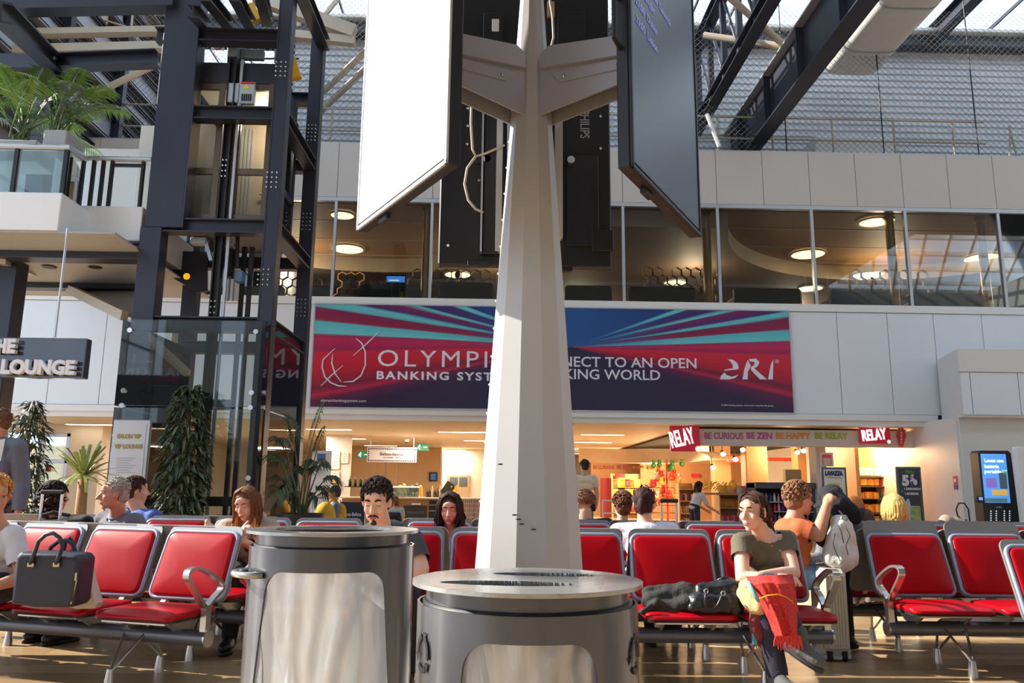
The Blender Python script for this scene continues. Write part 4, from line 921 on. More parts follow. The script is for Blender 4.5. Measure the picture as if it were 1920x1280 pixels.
x0, x1, z0, z1 = ffront(648, 690, 905, 935, 24.4); t = thing('wine_shelf', 'small shelf with wine bottles on the cafe wall', 'shelf', (x0, 24.4, z0)); MB().box(x0, x1, 24.2, 24.6, P(660, 911, 24.4).z-.03, P(660, 911, 24.4).z).build('board', m_black, t)
for k in range(4): bottle(V((x0+.12+.16*k, 24.4, P(660, 911, 24.4).z)), .3, .045, bm_[k % 2], ORD2[k]+' dark wine bottle from the left on the small cafe shelf', 'wine bottles on the small cafe shelf')
x0, x1, z0, z1 = ffront(637, 684, 941, 985, 19.2)
t = thing('cafe_barrier', 'dark fabric cafe barrier with white script lettering', 'barrier', ((x0+x1)/2, 19.2, 0)); MB().cbox(x0, x1, 19.2, 19.24, .08, z1, .01).build('banner_cloth', mat('barrier_navy', (36, 36, 48), .8), t)
for x in (x0, x1): MB().tube([(x, 19.22, 0), (x, 19.22, z1+.05)], .02, 8).build('post', m_alu, t)
btext('Bellota-Bellota', (641, 967), (677, 967), 967, 7, 0, t, m_txt, 19.19); btext('GOURMET TAPAS', (645, 974), (674, 974), 974, 2.8, 0, t, m_txt, 19.19)
for px_, l in ((875, 'left'), (905, 'right')):
    x0, x1, z0, z1 = ffront(px_-16, px_+14, 935, 985, 22); t = thing('shopping_crate', 'grey wire crate stand right of the dark-haired woman, '+l+' one', 'crate', (x0, 22, 0)); o = MB()
    for k in range(7): o.tube([(x0, 22, .1+(z1-.1)*k/6), (x1, 22, .1+(z1-.1)*k/6)], .01, 4)
    for k in range(9): o.tube([(x0+(x1-x0)*k/8, 22, .02), (x0+(x1-x0)*k/8, 22, z1)], .01, 4)
    o.build('wire_side', m_alu, t); MB().box(x0, x1, 22, 22.4, .0, .1).build('base', m_alu, t)

# ================================================================ newsagent shop on the right
Yf = 19.55
x0, x1 = P(1310, 820, Yf).x, P(1735, 820, Yf).x; z1 = P(1520, 797, Yf).z; z0 = P(1520, 837, Yf).z
fa = thing('shop_fascia', 'long white shop fascia with pastel slogan lettering', 'fascia', (x0, Yf, z0))
m_fas = mat('fascia_white', (222, 216, 208), .5, 0, .02)
MB().cbox(x0, x1, Yf, Yf+.25, z0, zi-.07, .01).build('panel', m_fas, fa)
Yl = Yf-.008
for s, a, b, c in (('BE CURIOUS', 1321, 1394, (190, 96, 150)), ('BE ZEN', 1400, 1448, (196, 84, 160)), ('BE HAPPY', 1455, 1520, (232, 150, 60)), ('BE RELAY', 1528, 1590, (168, 190, 40))):
    btext(s, (a, 822), (b, 822), 822+(a-1400)*.0, 11.5, .008, fa, mat('slogan_'+s.replace(' ', '_').lower(), c, .5, 0, 0), Yl)
def relay_sign(px0, px1, py0, py1, Y, label, skew, xdir=(1, 0, 0)):
    a, b = P(px0, py1, Y), P(px1, py0, Y); t = thing('shop_sign', label, 'sign', a)
    m_r = emat('sign_red', (168, 20, 44), .35)
    MB().cbox(a.x, b.x, Y-.12, Y, a.z, b.z, .01).build('red_box', m_r, t)
    h = b.z-a.z; mw = face_mw(V((a.x+.05*(b.x-a.x), Y-.13, a.z+h*.13)), (1, 0, skew))
    text('lettering', 'RELAY', mw, h*.90, emat('sign_white', (255, 255, 255), 1.6), t, .008, .012, (b.x-a.x)*.82, 0)
    q = V((b.x-.08*(b.x-a.x), Y-.14, a.z+h*.10)); MB().ell(q, (h*.1, .02, h*.1)).build('dot', emat('sign_white', (255, 255, 255), 2.2), t)
relay_sign(1611, 1664, 800, 831, Yf-.02, 'red box sign with white letters on the right part of the shop fascia', 0.10)
relay_sign(1256, 1309, 799, 846, Yf-.05, 'red box sign with white letters hanging at the left corner of the shop fascia', 0.24)
t = thing('tobacco_sign', 'narrow red diamond-shaped tobacco sign with vertical white letters', 'sign', P(1691, 838, Yf-.1))
dp = [(1689, 794), (1697, 815), (1697, 818), (1691, 839), (1685, 818), (1685, 815)]
MB().prism([(P(x, y, Yf-.12).x, P(x, y, Yf-.12).z) for x, y in dp], 'y', Yf-.16, Yf-.02).build('body', mat('tobacco_red', (206, 30, 44), .4), t)
for k, ch in enumerate('TABAC'):
    q = P(1690.3, 807+6*k, Yf-.17); text('letter', ch, face_mw(q+V((-.025, 0, -.0)), (1, 0, 0)), .075, m_txt, t, .003, .002)
t.location = t.location
# curved part of the fascia that leads back into the concourse
pts2 = [(P(1085, 870, 30).x, 30.0), (P(1200, 870, 30).x, 30.0), (P(1285, 870, 29).x, 29.0), (P(1322, 866, 26.5).x, 26.5), (P(1330, 860, 24).x, 24.0), (P(1316, 850, 21.5).x, 21.5), (P(1285, 845, 19.9).x, 19.9)]
sm = []
for i in range(len(pts2)-1):
    p0, p1, p2, p3 = (V(pts2[max(i-1, 0)]), V(pts2[i]), V(pts2[i+1]), V(pts2[min(i+2, len(pts2)-1)]))
    for k in range(6):
        u = k/6; sm.append(0.5*((2*p1)+(-p0+p2)*u+(2*p0-5*p1+4*p2-p3)*u*u+(-p0+3*p1-3*p2+p3)*u**3))
zl0 = 2.14
fm3 = MB(); n_ = len(sm)
fm3.add([(p.x, p.y, z) for p in sm for z in (zl0, zi-.07)], [(2*i, 2*i+2, 2*i+3, 2*i+1) for i in range(n_-1)])
fm3.add([(p.x, p.y, zl0) for p in sm]+[(p.x+.9, p.y+.8, zl0) for p in sm], [(i, i+1, n_+i+1, n_+i) for i in range(n_-1)])
cfa = thing('curved_fascia', 'curved cream fascia ring leading back into the concourse from the corner sign', 'fascia', (sm[0].x, sm[0].y, zl0)); fm3.build('panel', mat('fascia_warm', (206, 182, 150), .5), cfa, smooth=0.6)
for s, a, b, c in (('BE CURIOUS', 1112, 1152, (170, 90, 90)), ('BE ZEN', 1156, 1182, (170, 80, 96)), ('BE HAPPY', 1186, 1208, (190, 130, 60)), ('BE RELAY', 1212, 1230, (170, 150, 60))):
    btext(s, (a, 876), (b, 876), 878.5, 6, 0.01, cfa, mat('far_slogan_'+s[3:].lower(), c, .6, 0, 0), 29.98)
# dark ceiling of the shop with spots, red bands, posts
Yin = 20.0
x0, x1 = P(1335, 850, 20).x, P(1700, 850, 20).x
struct(MB().box(x0-.5, x1+2, 19.9, 39, zi-.06, zi-.02).build('ceiling_newsagent', mat('shop_black_ceiling', (38, 32, 30), .8)))
m_orange = mat('shop_warm_wall', (222, 168, 110), .6, 0, .04)
struct(MB().box(x0+.6, 24, 33, 33.2, 0, zi).build('wall_newsagent', mat('shop_brown_wall', (176, 128, 88), .7)))
struct(MB().box(P(1150, 900, 36).x-1, P(1330, 900, 36).x+2, 36, 36.2, 0, zi).build('wall_newsagent_left', mat('shop_tan', (196, 140, 86), .6)))
for i, (a, b, Y, c) in enumerate(((1400, 1441, 23, (190, 150, 106)), (1340, 1372, 27, (170, 128, 88)), (1497, 1514, 24, (150, 108, 70)), (1533, 1552, 20.2, (206, 200, 196)))):
    xa_, xb_ = P(a, 900, Y).x, P(b, 900, Y).x
    t = thing('shop_column', ('wide tan square column in the middle of the shop', 'tan square column deep in the shop left of the middle one', 'narrow brown column right of the middle of the shop', 'pale column carrying the pink poster')[i], 'column', (xa_, Y, 0))
    MB().cbox(xa_, xb_, Y, Y+.5, .06, zi-.06, .02).build('shaft', mat('column_'+str(i), c, .6), t); MB().cbox(xa_-.02, xb_+.02, Y-.02, Y+.52, 0, .1, .01).build('plinth', m_steel, t)
for i, (a, b, Y, y0_, y1_) in enumerate(((1365, 1408, 26, 855, 866), (1441, 1500, 26, 858, 864))):
    x0_, x1_, z0_, z1_ = ffront(a, b, y0_, y1_, Y); tag(MB().cbox(x0_, x1_, Y, Y+.1, z0_, z1_, .01).build('light_band', emat('red_band', (220, 40, 24), .9)), ('left', 'right')[i]+' glowing red band under the dark shop ceiling', 'sign')
for i, (a, b) in enumerate(((1356, 851), (1393, 843), (1495, 848), (1507, 845), (1379, 861), (1337, 876))):
    q = P(a, b, 21.5+.8*(i % 3)); t = thing('spotlight', 'small bright spotlight under the dark shop ceiling, '+('leftmost of the front row', 'largest near the tan column', 'left one of the pair on the right', 'right one of the pair on the right', 'low one before the red band', 'low one under the curved fascia')[i], 'lamp', q, 'shop spotlights')
    MB().cap(q+V((0, .06, .02)), q+V((0, .12, .06)), .07, .05).build('housing', m_black, t); MB().ell(q, (.075, .03, .06)).build('lens', emat('spot_white', (255, 244, 206), 8), t)
    MB().tube([q+V((0, .1, .05)), V((q.x, q.y+.1, zi-.06))], .012, 5).build('stem', m_black, t)
for x, y, e_, z in ((P(1225, 900, 31).x, 31.3, 420, 1.9), (P(1390, 900, 25).x, 24, 360, 2.3), (P(1470, 900, 23).x, 22.5, 220, 2.3), (P(1635, 860, 21).x, 20.9, 200, 2.3), (P(1290, 900, 27).x, 26, 240, 2.0)):
    l = bpy.data.lights.new('shop_light', 'POINT'); l.energy = e_; l.color = (1, .66, .34); l.shadow_soft_size = .25
    o = bpy.data.objects.new('shop_light', l); COL.objects.link(o); o.location = (x, y, z)
# shelves and goods
PCOL = [(230, 176, 40), (214, 60, 40), (240, 214, 120), (196, 40, 60), (232, 120, 40), (90, 40, 120), (40, 70, 160), (236, 226, 206), (60, 130, 60), (230, 140, 170)]
PM = [mat('pack_%d' % i, c, .4, 0, .25, 30) for i, c in enumerate(PCOL)]
def pack_mesh(kind, i):
    o = MB()
    if kind == 'bag': o.cbox(-.075, .075, -.04, .04, 0, .2, .03); o.box(-.075, .075, -.008, .008, .2, .22)
    elif kind == 'box': o.cbox(-.07, .07, -.05, .05, 0, .17, .004)
    elif kind == 'can': o.lathe([(0, 0), (.035, 0), (.04, .02), (.04, .14), (.032, .16), (0, .16)], n=10)
    elif kind == 'book': o.cbox(-.055, .055, -.012, .012, 0, .18, .002)
    else: o.lathe([(0, 0), (.04, 0), (.04, .15), (.016, .2), (.016, .24), (0, .24)], n=10)
    return o.mesh(kind, PM[i], .6)
PK = {}
CN = ['golden', 'red', 'cream', 'crimson', 'orange', 'purple', 'blue', 'white', 'green', 'pink']
ORD = 'first second third fourth fifth sixth seventh eighth ninth tenth eleventh twelfth thirteenth fourteenth fifteenth sixteenth'.split()
SHN = {}
def goods(kind, n, a, b, y, z, cols, where, group, sc=1.0):
    SHN[where] = SHN.get(where, -1)+1; row = ORD[SHN[where]]
    for k in range(n):
        ci = cols[k % len(cols)]
        if (kind, ci) not in PK: PK[kind, ci] = pack_mesh(kind, ci)
        x = a+(b-a)*(k+.5)/n; s_ = sc*random.uniform(.9, 1.1)
        o = bpy.data.objects.new({'bag': 'snack_bag', 'box': 'carton', 'can': 'drink_can', 'book': 'paperback', 'bot': 'drink_bottle'}[kind], PK[kind, ci]); COL.objects.link(o)
        o.matrix_basis = Matrix.Translation((x, y, z)) @ Matrix.Rotation(random.uniform(-.2, .2), 4, 'Z') @ Matrix.Scale(s_, 4)
        nm = {'bag': 'packet', 'box': 'carton', 'can': 'can', 'book': 'paperback', 'bot': 'bottle'}[kind]
        tag(o, '%s %s, %s from left in %s row from %s' % (CN[ci], nm, ORD[k], row, where), {'bag': 'snack', 'box': 'carton', 'can': 'can', 'book': 'book', 'bot': 'bottle'}[kind], group)
def shelf_unit(name, label, a, b, Y, dep, zs, ztop, mm, back=True, sides=True):
    t = thing(name, label, 'shelf', ((a+b)/2, Y, 0))
    if back: MB().box(a, b, Y+dep-.02, Y+dep, 0.02, ztop).build('back_panel', mm, t)
    if sides:
        for x in (a-.03, b): MB().cbox(x, x+.03, Y, Y+dep, 0, ztop, .004).build('side_panel', mm, t)
    for z in zs: MB().cbox(a, b, Y, Y+dep, z-.03, z, .004).build('shelf_board', mm, t)
    return t
m_shw = mat('shelf_wood', (206, 166, 112), .55, 0, .08, 3); m_shd = mat('shelf_dark', (52, 46, 44), .6)
# right alcove
Ya = 21.2; a, b = P(1583, 930, Ya).x, P(1690, 930, Ya).x
struct(MB().box(a, b+.3, Ya+.8, Ya+.9, 0, zi).build('wall_alcove', m_orange)); struct(MB().box(a-.1, a, Ya-1.0, Ya+.8, 0, zi).build('wall_alcove_left', m_orange))
zs = [P(1630, y, Ya).z for y in (985, 962, 934, 911, 893)]; a1, b1 = P(1611, 930, Ya).x, P(1680, 930, Ya).x
shelf_unit('snack_shelf', 'dark shelving unit full of snacks against the orange alcove wall', a1, b1, Ya, .5, zs, zs[-1]+.05, m_shd, True, False)
for j, z in enumerate(zs): goods('bag' if j != 2 else 'can', 9, a1, (a1+b1)/2+.1, Ya+.15, z, ((0, 2, 4), (4, 2, 0), (4, 2, 0), (2, 4, 0), (7, 2))[j], 'below, alcove unit left half', 'golden snacks in the orange alcove'); goods('can' if j in (1, 2) else 'bag', 7, (a1+b1)/2+.1, b1, Ya+.15, z, ((8, 6), (0, 3), (6, 8), (5, 3, 5), (7, 7))[j], 'below, alcove unit right half', 'mixed snacks in the orange alcove', .9)
a2, b2 = P(1587, 930, Ya-.2).x, P(1608, 930, Ya-.2).x; zs2 = [P(1600, y, Ya-.2).z for y in (962, 942, 925, 905)]
shelf_unit('snack_rack', 'narrow wire snack rack at the left side of the orange alcove', a2, b2, Ya-.3, .35, zs2, zs2[-1]+.3, m_shd, False, False)
for z in zs2: goods('bag', 4, a2, b2, Ya-.2, z, (1, 4, 2), 'below, narrow alcove rack', 'snack bags on the narrow alcove rack')
# magazine poster, coffee sign, menu sign
def board(name, label, px0, px1, py0, py1, Y, frame, face, cat='sign', to_floor=True):
    x0, x1, z0, z1 = ffront(px0, px1, py0, py1, Y); t = thing(name, label, cat, ((x0+x1)/2, Y, 0 if to_floor else z0))
    MB().cbox(x0, x1, Y, Y+.06, 0 if to_floor else z0, z1, .01).build('frame', frame, t); MB().box(x0+.05, x1-.05, Y-.006, Y, (0 if to_floor else z0)+.05, z1-.05).build('face', face, t); return t
t = board('coffee_sign', 'tall grey framed coffee advertising board', 1543, 1590, 876, 985, 18.6, mat('frame_grey', (84, 92, 100), .4), mat('coffee_face', (214, 208, 198), .5))
btext('LAVAZZA', (1547, 891), (1581, 891), 890.5, 7.5, .012, t, mat('coffee_blue', (36, 46, 84), .5), 18.59)
btext('coffee with passion', (1552, 896), (1577, 896), 896, 3, 0, t, mat('coffee_grey', (150, 150, 156), .5), 18.59)
MB().ell(P(1565, 908, 18.59), (.14, .004, .04)).build('printed_cup', mat('coffee_gold', (206, 180, 110), .5), t)
t = board('menu_sign', 'dark grey menu board offering a sandwich and a drink', 1684, 1731, 875, 990, 18.6, mat('menu_frame', (96, 100, 104), .4), mat('menu_face', (58, 66, 72), .5))
mt = lambda s, a, b, y, cap, c, bold=.006: btext(s, (a, y), (b, y), y, cap, bold, t, c, 18.588)
mt('MENU', 1697, 1714, 887, 5.5, mat('menu_green', (80, 150, 60), .5)); mt('5', 1692, 1705, 909, 18, m_txt, .02); mt('\u20ac', 1707, 1714, 898, 8, m_txt, .01); mt('90', 1707, 1720, 908, 9, m_txt, .014)
mt('1 SANDWICH', 1696, 1726, 918, 4, m_txt, .003); mt('1 BOISSON', 1697, 1722, 927, 4, m_txt, .003); mt('+', 1690, 1694, 923, 5, mat('menu_green', (80, 150, 60)))
x0, x1, z0, z1 = ffront(1703, 1727, 948, 985, 18.585); MB().box(x0, x1, 18.585, 18.594, .1, z1).build('salad_print', mat('salad_print', (150, 170, 110), .6, 0, .5, 9), t)
MB().prism([(P(x, y, 18.58).x, P(x, y, 18.58).z) for x, y in ((1698, 985), (1698, 944), (1701, 935), (1704, 935), (1707, 944), (1707, 985))], 'y', 18.578, 18.588).build('bottle_print', mat('bottle_print', (170, 196, 216), .4), t)
t = board('magazine_poster', 'pink magazine poster on the pale column above the coffee board', 1538, 1563, 848, 874, 20.15, m_white, mat('poster_pink', (226, 84, 130), .5, 0, .1, 3), 'poster', False)
x0, x1, z0, z1 = ffront(1543, 1558, 858, 873, 20.14); MB().cbox(x0, x1, 20.13, 20.142, z0, z1, .02).build('figure_print', mat('poster_grey', (214, 200, 200), .5, 0, .2, 6), t)
# drinks cooler, gondola, bookcases, rear lit shelves
x0, x1, _, z1 = ffront(1416, 1530, 905, 985, 20.4)
t = thing('drinks_cooler', 'long dark open drinks cooler in front of the shop', 'cooler', ((x0+x1)/2, 20.4, 0)); mk = mat('cooler_grey', (72, 78, 86), .4)
MB().cbox(x0, x1, 21.0, 21.1, 0, z1, .01).build('back', m_black, t); MB().cbox(x0, x1, 20.3, 21.05, z1-.16, z1, .02).build('canopy', mk, t)
for x in (x0, x1-.06): MB().cbox(x, x+.06, 20.4, 21.05, 0, z1, .01).build('side', mk, t)
zc = [P(1470, y, 20.5).z for y in (978, 958, 940)]
for z in zc: MB().cbox(x0, x1, 20.45, 21.0, z-.03, z, .004).build('shelf_board', m_alu, t)
for j, z in enumerate(zc): goods('bot', 13, x0+.1, x1-.1, 20.6, z, ((3, 5, 7), (5, 3, 9), (6, 7, 9))[j], 'below, dark open cooler', 'drinks in the dark cooler', .9)
x0, x1, _, z1 = ffront(1473, 1503, 880, 905, 20.7); tag(MB().cbox(x0, x1, 20.7, 20.9, P(1480, 905, 20.7).z, z1, .01).build('wooden_crate', m_shw), 'pale wooden box standing on the drinks cooler', 'box')
x0, x1, z0, z1 = ffront(1352, 1408, 925, 1003, 21.2)
zs = [P(1380, y, 21.2).z for y in (998, 978, 951, 925)]
shelf_unit('gondola_shelf', 'low pale wooden gondola shelf with fruit and sweets', x0, x1, 21.2, .5, zs, zs[-1]+.02, m_shw, True, True)
for j, z in enumerate(zs): goods('box' if j < 2 else 'bag', 10, x0, x1, 21.35, z, ((3, 5), (9, 3), (0, 4), (7, 2, 9))[j], 'below, low wooden gondola', 'goods on the wooden gondola', .95)
fb = MB(); rr = random.Random(5); q = V((P(1352, 915, 21.2).x, 21.1, zs[-1]+.12))
for k in range(60): c_ = q+V((rr.uniform(-.55, .35), rr.uniform(-.15, .15), rr.uniform(-.1, .16))); fb.tube([c_, c_+V((.03, 0, .05)), c_+V((.08, 0, .07))], [.008, .02, .008], 5)
t = thing('banana_heap', 'heap of yellow bananas on the wooden gondola beside the stooping shopper', 'bananas', q); fb.build('bananas', mat('banana_yellow', (240, 200, 50), .5), t, kind='stuff'); MB().cbox(q.x-.6, q.x+.4, 21.0, 21.3, q.z-.16, q.z-.1, .01).build('tray', m_shw, t)
tag(MB().cbox(P(1384, 915, 20.4).x, P(1390, 915, 20.4).x, 20.4, 20.44, 0, P(1386, 912, 20.4).z, .005).build('rail_post', mat('grey_post', (150, 160, 172), .4)), 'grey flat post leaning in front of the wooden gondola', 'post')
x0, x1, z0, z1 = ffront(1276, 1305, 920, 1003, 23)
zs = [.15, .5, .85, 1.18]; shelf_unit('bookcase', 'pale wooden bookcase behind the suitcase handle', x0, x1, 23, .4, zs, 1.35, m_shw)
for z in zs[:3]: goods('book', 9, x0, x1, 23.15, z, (7, 3, 6, 2), 'below, pale wooden bookcase', 'paperbacks in the pale bookcase')
Yr = 33.0; x0, x1, z0, z1 = ffront(1150, 1276, 890, 975, Yr); zs = [P(1200, y, Yr).z for y in (960, 946, 932, 913)]
shelf_unit('lit_wall_shelf', 'long brightly lit wall shelf of sweets at the back of the shop', x0, x1, Yr, .5, zs, P(1200, 888, Yr).z, mat('lit_shelf', (240, 190, 120), .5))
for j, z in enumerate(zs): goods('bag', 16, x0, x1, Yr+.12, z, ((3, 1, 4), (1, 4, 0), (2, 0, 2), (4, 2, 0, 3))[j], 'below, lit back wall shelf', 'sweets on the lit wall shelf', 1.5)
x0, x1, _, z1 = ffront(1126, 1148, 896, 985, Yr+.3); tag(MB().cbox(x0, x1, Yr+.3, Yr+.4, 0, z1, .01).build('red_door_panel', mat('dark_red_panel', (120, 16, 24), .5)), 'dark red panel beside the lit wall shelf', 'panel')
for a, b in ((1153, 1172), (1296, 1310)):
    x0, x1, z0, z1 = ffront(a, b, 888, 895, Yr-.05); tag(MB().box(x0, x1, Yr-.1, Yr-.05, z0, z1).build('aisle_sign', emat('aisle_red', (190, 30, 30), .5)), 'small red aisle sign '+('above the lit wall shelf' if a < 1200 else 'above the bookcase'), 'sign')
# red and green tree of soft toys
q = P(1252, 960, 28); t = thing('toy_display', 'tree-like display of red, orange and green soft toys', 'display', (q.x, 28, 0)); rr = random.Random(11)
MB().tube([(q.x, 28, 0), (q.x, 28, 2.2)], .03, 8).build('pole', mat('display_red', (200, 30, 30), .4), t)
for k in range(46):
    z = .7+1.35*rr.random(); a_ = rr.random()*6.3; r_ = .25+.35*rr.random(); c = (3, 1, 4, 4, 0, 7)[k % 6] if z < 1.85 else 8
    p_ = V((q.x+r_*math.cos(a_), 28+r_*math.sin(a_), z)); o = MB().ell(p_, (.09, .08, .1), n=8, k=6).ell(p_+V((0, -.04, .11)), (.06, .06, .06), n=8, k=6).ell(p_+V((.05, -.03, .16)), (.02, .02, .03), n=6, k=4).ell(p_+V((-.05, -.03, .16)), (.02, .02, .03), n=6, k=4)
    o.build('soft_toy', PM[c], t, True)
for i, (a, y_) in enumerate(((1130, 937), (1150, 935))): pass
t = thing('queue_rail', 'white tubular queue rail behind the curly-haired person', 'rail', P(1140, 980, 20)); za = P(1140, 938, 20).z; zb = P(1140, 962, 20).z
xa, xb = P(1130, 950, 20).x, P(1165, 950, 20).x
for z in (za, zb): MB().tube([(xa, 20, z), (xb, 20, z)], .02, 8).build('rail', m_white, t)
for x in (xa, xb): MB().tube([(x, 20, 0), (x, 20, za)], .02, 8).build('post', m_white, t)

# ================================================================ white block on the right with kiosk, extinguisher
Yw = 17.6
xa = P(1800, 880, Yw).x; xs_ = P(1740, 880, W).x
rb = struct(thing('wall_right', None, None, (xa, Yw, 0)))
m_wb = mat('white_wall', (216, 214, 210), .5, 0, .015, .6)
MB().prism([(xa, Yw), (24, Yw), (24, 40), (xs_, 40), (xs_, W+.02)], 'z', 0, P(1800, 782, Yw).z).build('wall_block', m_wb, rb)
zt_ = P(1860, 655, Yw-.3).z; zb_ = P(1860, 782, Yw-.3).z; xo = P(1797, 700, Yw-.3).x; xq = P(1756, 720, W).x
MB().prism([(xo, Yw-.3), (24, Yw-.3), (24, W-.1), (xq, W-.1)], 'z', zb_, zt_).build('upper_block', m_wb, rb)
zj = P(1860, 698, Yw-.3).z; ze = P(1860, 780, Yw-.3).z
px_ = [1803, 1821, 1911, 2000]
for i in range(3): MB().cbox(P(px_[i], 740, Yw-.32).x+.01, P(px_[i+1], 740, Yw-.32).x-.01, Yw-.34, Yw-.3, zb_+.05, zj-.01, .004).build('panel', m_panel, rb)
MB().cbox(xo, 24, Yw-.36, Yw-.3, zj, zt_+.01, .006).build('panel', m_wb, rb)
for x in (P(1805, 880, Yw).x-.0,): MB().box(x+.0, x+.02, Yw-.012, Yw, 0, zb_).build('corner_bead', m_white, rb)
Yk2 = 16.0; kk = thing('charging_kiosk', 'black power bank rental kiosk with a blue screen', 'kiosk', P(1872, 1000, Yk2))
x0, x1, _, z1 = ffront(1840, 1902, 845, 985, Yk2); m_k = mat('kiosk_black', (30, 31, 36), .35)
pts_ = [(x0, .05), (x1+.05, .05), (x1, z1-.05), (x1-.05, z1), (x0+.05, z1), (x0, z1-.05)]
MB().prism(pts_, 'y', Yk2, Yk2+.28).build('body', m_k, kk)
MB().cbox(x0-.05, x1+.1, Yk2-.05, Yk2+.35, 0, .05, .01).build('foot_plate', m_k, kk)
a, b, c, d = ffront(1843, 1890, 851, 942, Yk2-.01)
MB().box(a, b, Yk2-.012, Yk2, c, d).build('screen', emat('kiosk_blue', (84, 150, 226), .75), kk)
Yt2 = Yk2-.014
for s, py_, pr in (('Louez une', 866, 1882), ('batterie', 877, 1873), ('portable ici', 886.5, 1888)): btext(s, (1846, py_), (pr, py_), py_, 6.5, .004, kk, emat('kiosk_white', (225, 236, 250), .8), Yt2)
def kp(px0, px1, py0, py1, c, nm): a, b, c_, d_ = ffront(px0, px1, py0, py1, Yt2); MB().cbox(a, b, Yt2-.003, Yt2+.004, c_, d_, .003).build(nm, emat('kp_'+nm, c, .6), kk)
kp(1849, 1869, 896, 914, (130, 110, 190), 'violet_patch'); kp(1874, 1888, 886, 916, (70, 80, 90), 'picture'); kp(1860, 1889, 918, 928, (214, 170, 90), 'orange_button'); kp(1846, 1889, 934, 941, (70, 110, 120), 'teal_strip'); kp(1881, 1888, 876+7, 889, (110, 170, 80), 'green_patch')
o = MB()
for i, px_ in enumerate((1858, 1868, 1883, 1893)):
    for j in range(9): q = P(px_, 958+4.2*j, Yk2-.002); o.box(q.x-.012, q.x+.012, Yk2-.006, Yk2, q.z-.012, q.z+.012)
o.build('slot_light', emat('slot_white', (210, 215, 220), .6), kk, kind='stuff')
a, b, c, d = ffront(1831, 1843, 930, 942, Yk2-.1); MB().cbox(a, b, Yk2-.12, Yk2-.02, c, d, .01).build('card_reader', m_k, kk); MB().box(a+.04, b-.02, Yk2-.125, Yk2-.12, c+.05, d-.02).build('reader_screen', emat('reader_blue', (120, 160, 230), .8), kk)
btext('power', (1869, 951), (1878, 951), 951.5, 3, 0, kk, m_txt, Yk2-.006)
x0, x1, _, z1 = ffront(1913, 1968, 838, 985, 15.6); t = thing('notice_totem', 'white notice totem cut off at the right edge beside the kiosk', 'sign', (x0, 15.6, 0)); MB().cbox(x0, x1, 15.6, 15.75, 0, z1, .015).build('body', m_white, t); MB().box(x0+.15, x0+.5, 15.59, 15.6, P(1915, 910, 15.6).z, P(1915, 850, 15.6).z).build('face', mat('totem_face', (190, 190, 186), .5), t)
q = P(1786, 975, 17.7); t = thing('fire_extinguisher', 'red fire extinguisher with a black hose loop beside the white wall', 'extinguisher', (q.x, 17.4, 0))
q = V((q.x+.05, 17.35, .0)); MB().lathe([(0, .0), (.095, .0), (.1, .05), (.1, .42), (.06, .5), (.03, .52), (0, .52)], q+V((0, 0, .02)), 20).build('cylinder', mat('extinguisher_red', (200, 24, 30), .3), t, True)
MB().cbox(q.x-.06, q.x+.06, 17.32, 17.38, .54, .58, .01).build('valve', m_black, t)
MB().tube([q+V(v) for v in ((-.03, 0, .56), (-.13, 0, .66), (-.15, 0, .8), (-.08, 0, .93), (.04, 0, .93), (.12, 0, .8), (.13, 0, .45), (.11, 0, .15))], .016, 8).build('hose', m_black, t, True); MB().tube([q+V((.11, 0, .15)), q+V((.11, 0, .05))], [.016, .03], 8).build('nozzle', m_black, t)
x0, x1, z0, z1 = ffront(1793, 1800, 893, 912, Yw+.3); q = P(1796, 902, Yw+.05)
t = thing('safety_notice', 'small red and blue safety notice on the white wall corner above the extinguisher', 'sign', q); nx = V((xa-xs_, Yw-W-.02, 0)).normalized()
for nm, z0_, z1_, c in (('red_part', -.08, .12, (206, 50, 50)), ('blue_part', -.18, -.08, (60, 80, 160)), ('white_part', -.02, .06, (230, 230, 230))):
    d_ = .012 if nm != 'white_part' else .016; p0 = V((xa, Yw, q.z))-nx*.22; nn = V((nx.y, -nx.x, 0)); nn = nn if nn.y < 0 or nn.x < 0 else -nn
    w_ = .16 if nm != 'white_part' else .08
    MB().add([p0+nx*a_*w_/2+nn*b_+V((0, 0, zz)) for zz in (z0_, z1_) for a_, b_ in ((-1, .001), (1, .001), (1, d_), (-1, d_))], [(0, 1, 2, 3), (4, 5, 6, 7), (0, 1, 5, 4), (1, 2, 6, 5), (2, 3, 7, 6), (3, 0, 4, 7)]).build(nm, mat('notice_'+nm, c, .5), t)

# ================================================================ signs on the left
Yg = 9.2; x0, x1, z0, z1 = ffront(-160, 160, 633, 706, Yg); zmid_ = 0
t = thing('lounge_sign', 'dark glossy hanging lounge sign with raised white letters', 'sign', (x1, Yg, z0))
z0, z1 = P(80, 708, Yg).z, P(80, 633, Yg).z
MB().cbox(x0, x1, Yg, Yg+.12, z0, z1, .008).build('box', mat('sign_gloss', (60, 62, 74), .12, .2, .1, 2, coat=.6), t)
m_let = mat('raised_white', (232, 232, 236), .4, 0, 0)
def ltext(s, pl, pr, base, cap):
    a = P(pl, base, Yg-.06); size = (P(pl, base-cap, Yg-.06).z-a.z)/.70
    text('letters', s, face_mw(a, (1, 0, 0)), size, m_let, t, .012, .03, P(pr, base, Yg-.06).x-a.x)
ltext('THE', -28, 30, 660, 24); ltext('LOUNGE', 3, 141, 699, 24)
o = MB()
for px_ in (10, 26, 60, 90, 120, 138): o.tube([P(px_, 690, Yg-.05), P(px_, 690, Yg+.01)], .01, 6)
o.build('spacer', m_alu, t)
for px_, py_ in ((103, 632), (-60, 632)): q = P(px_, py_, Yg+.06); MB().tube([q, V((q.x, q.y, P(118, 455, Yg).z+.2))], .014, 8).build('hanging_rod', m_alu, t)
Yv = 10.55
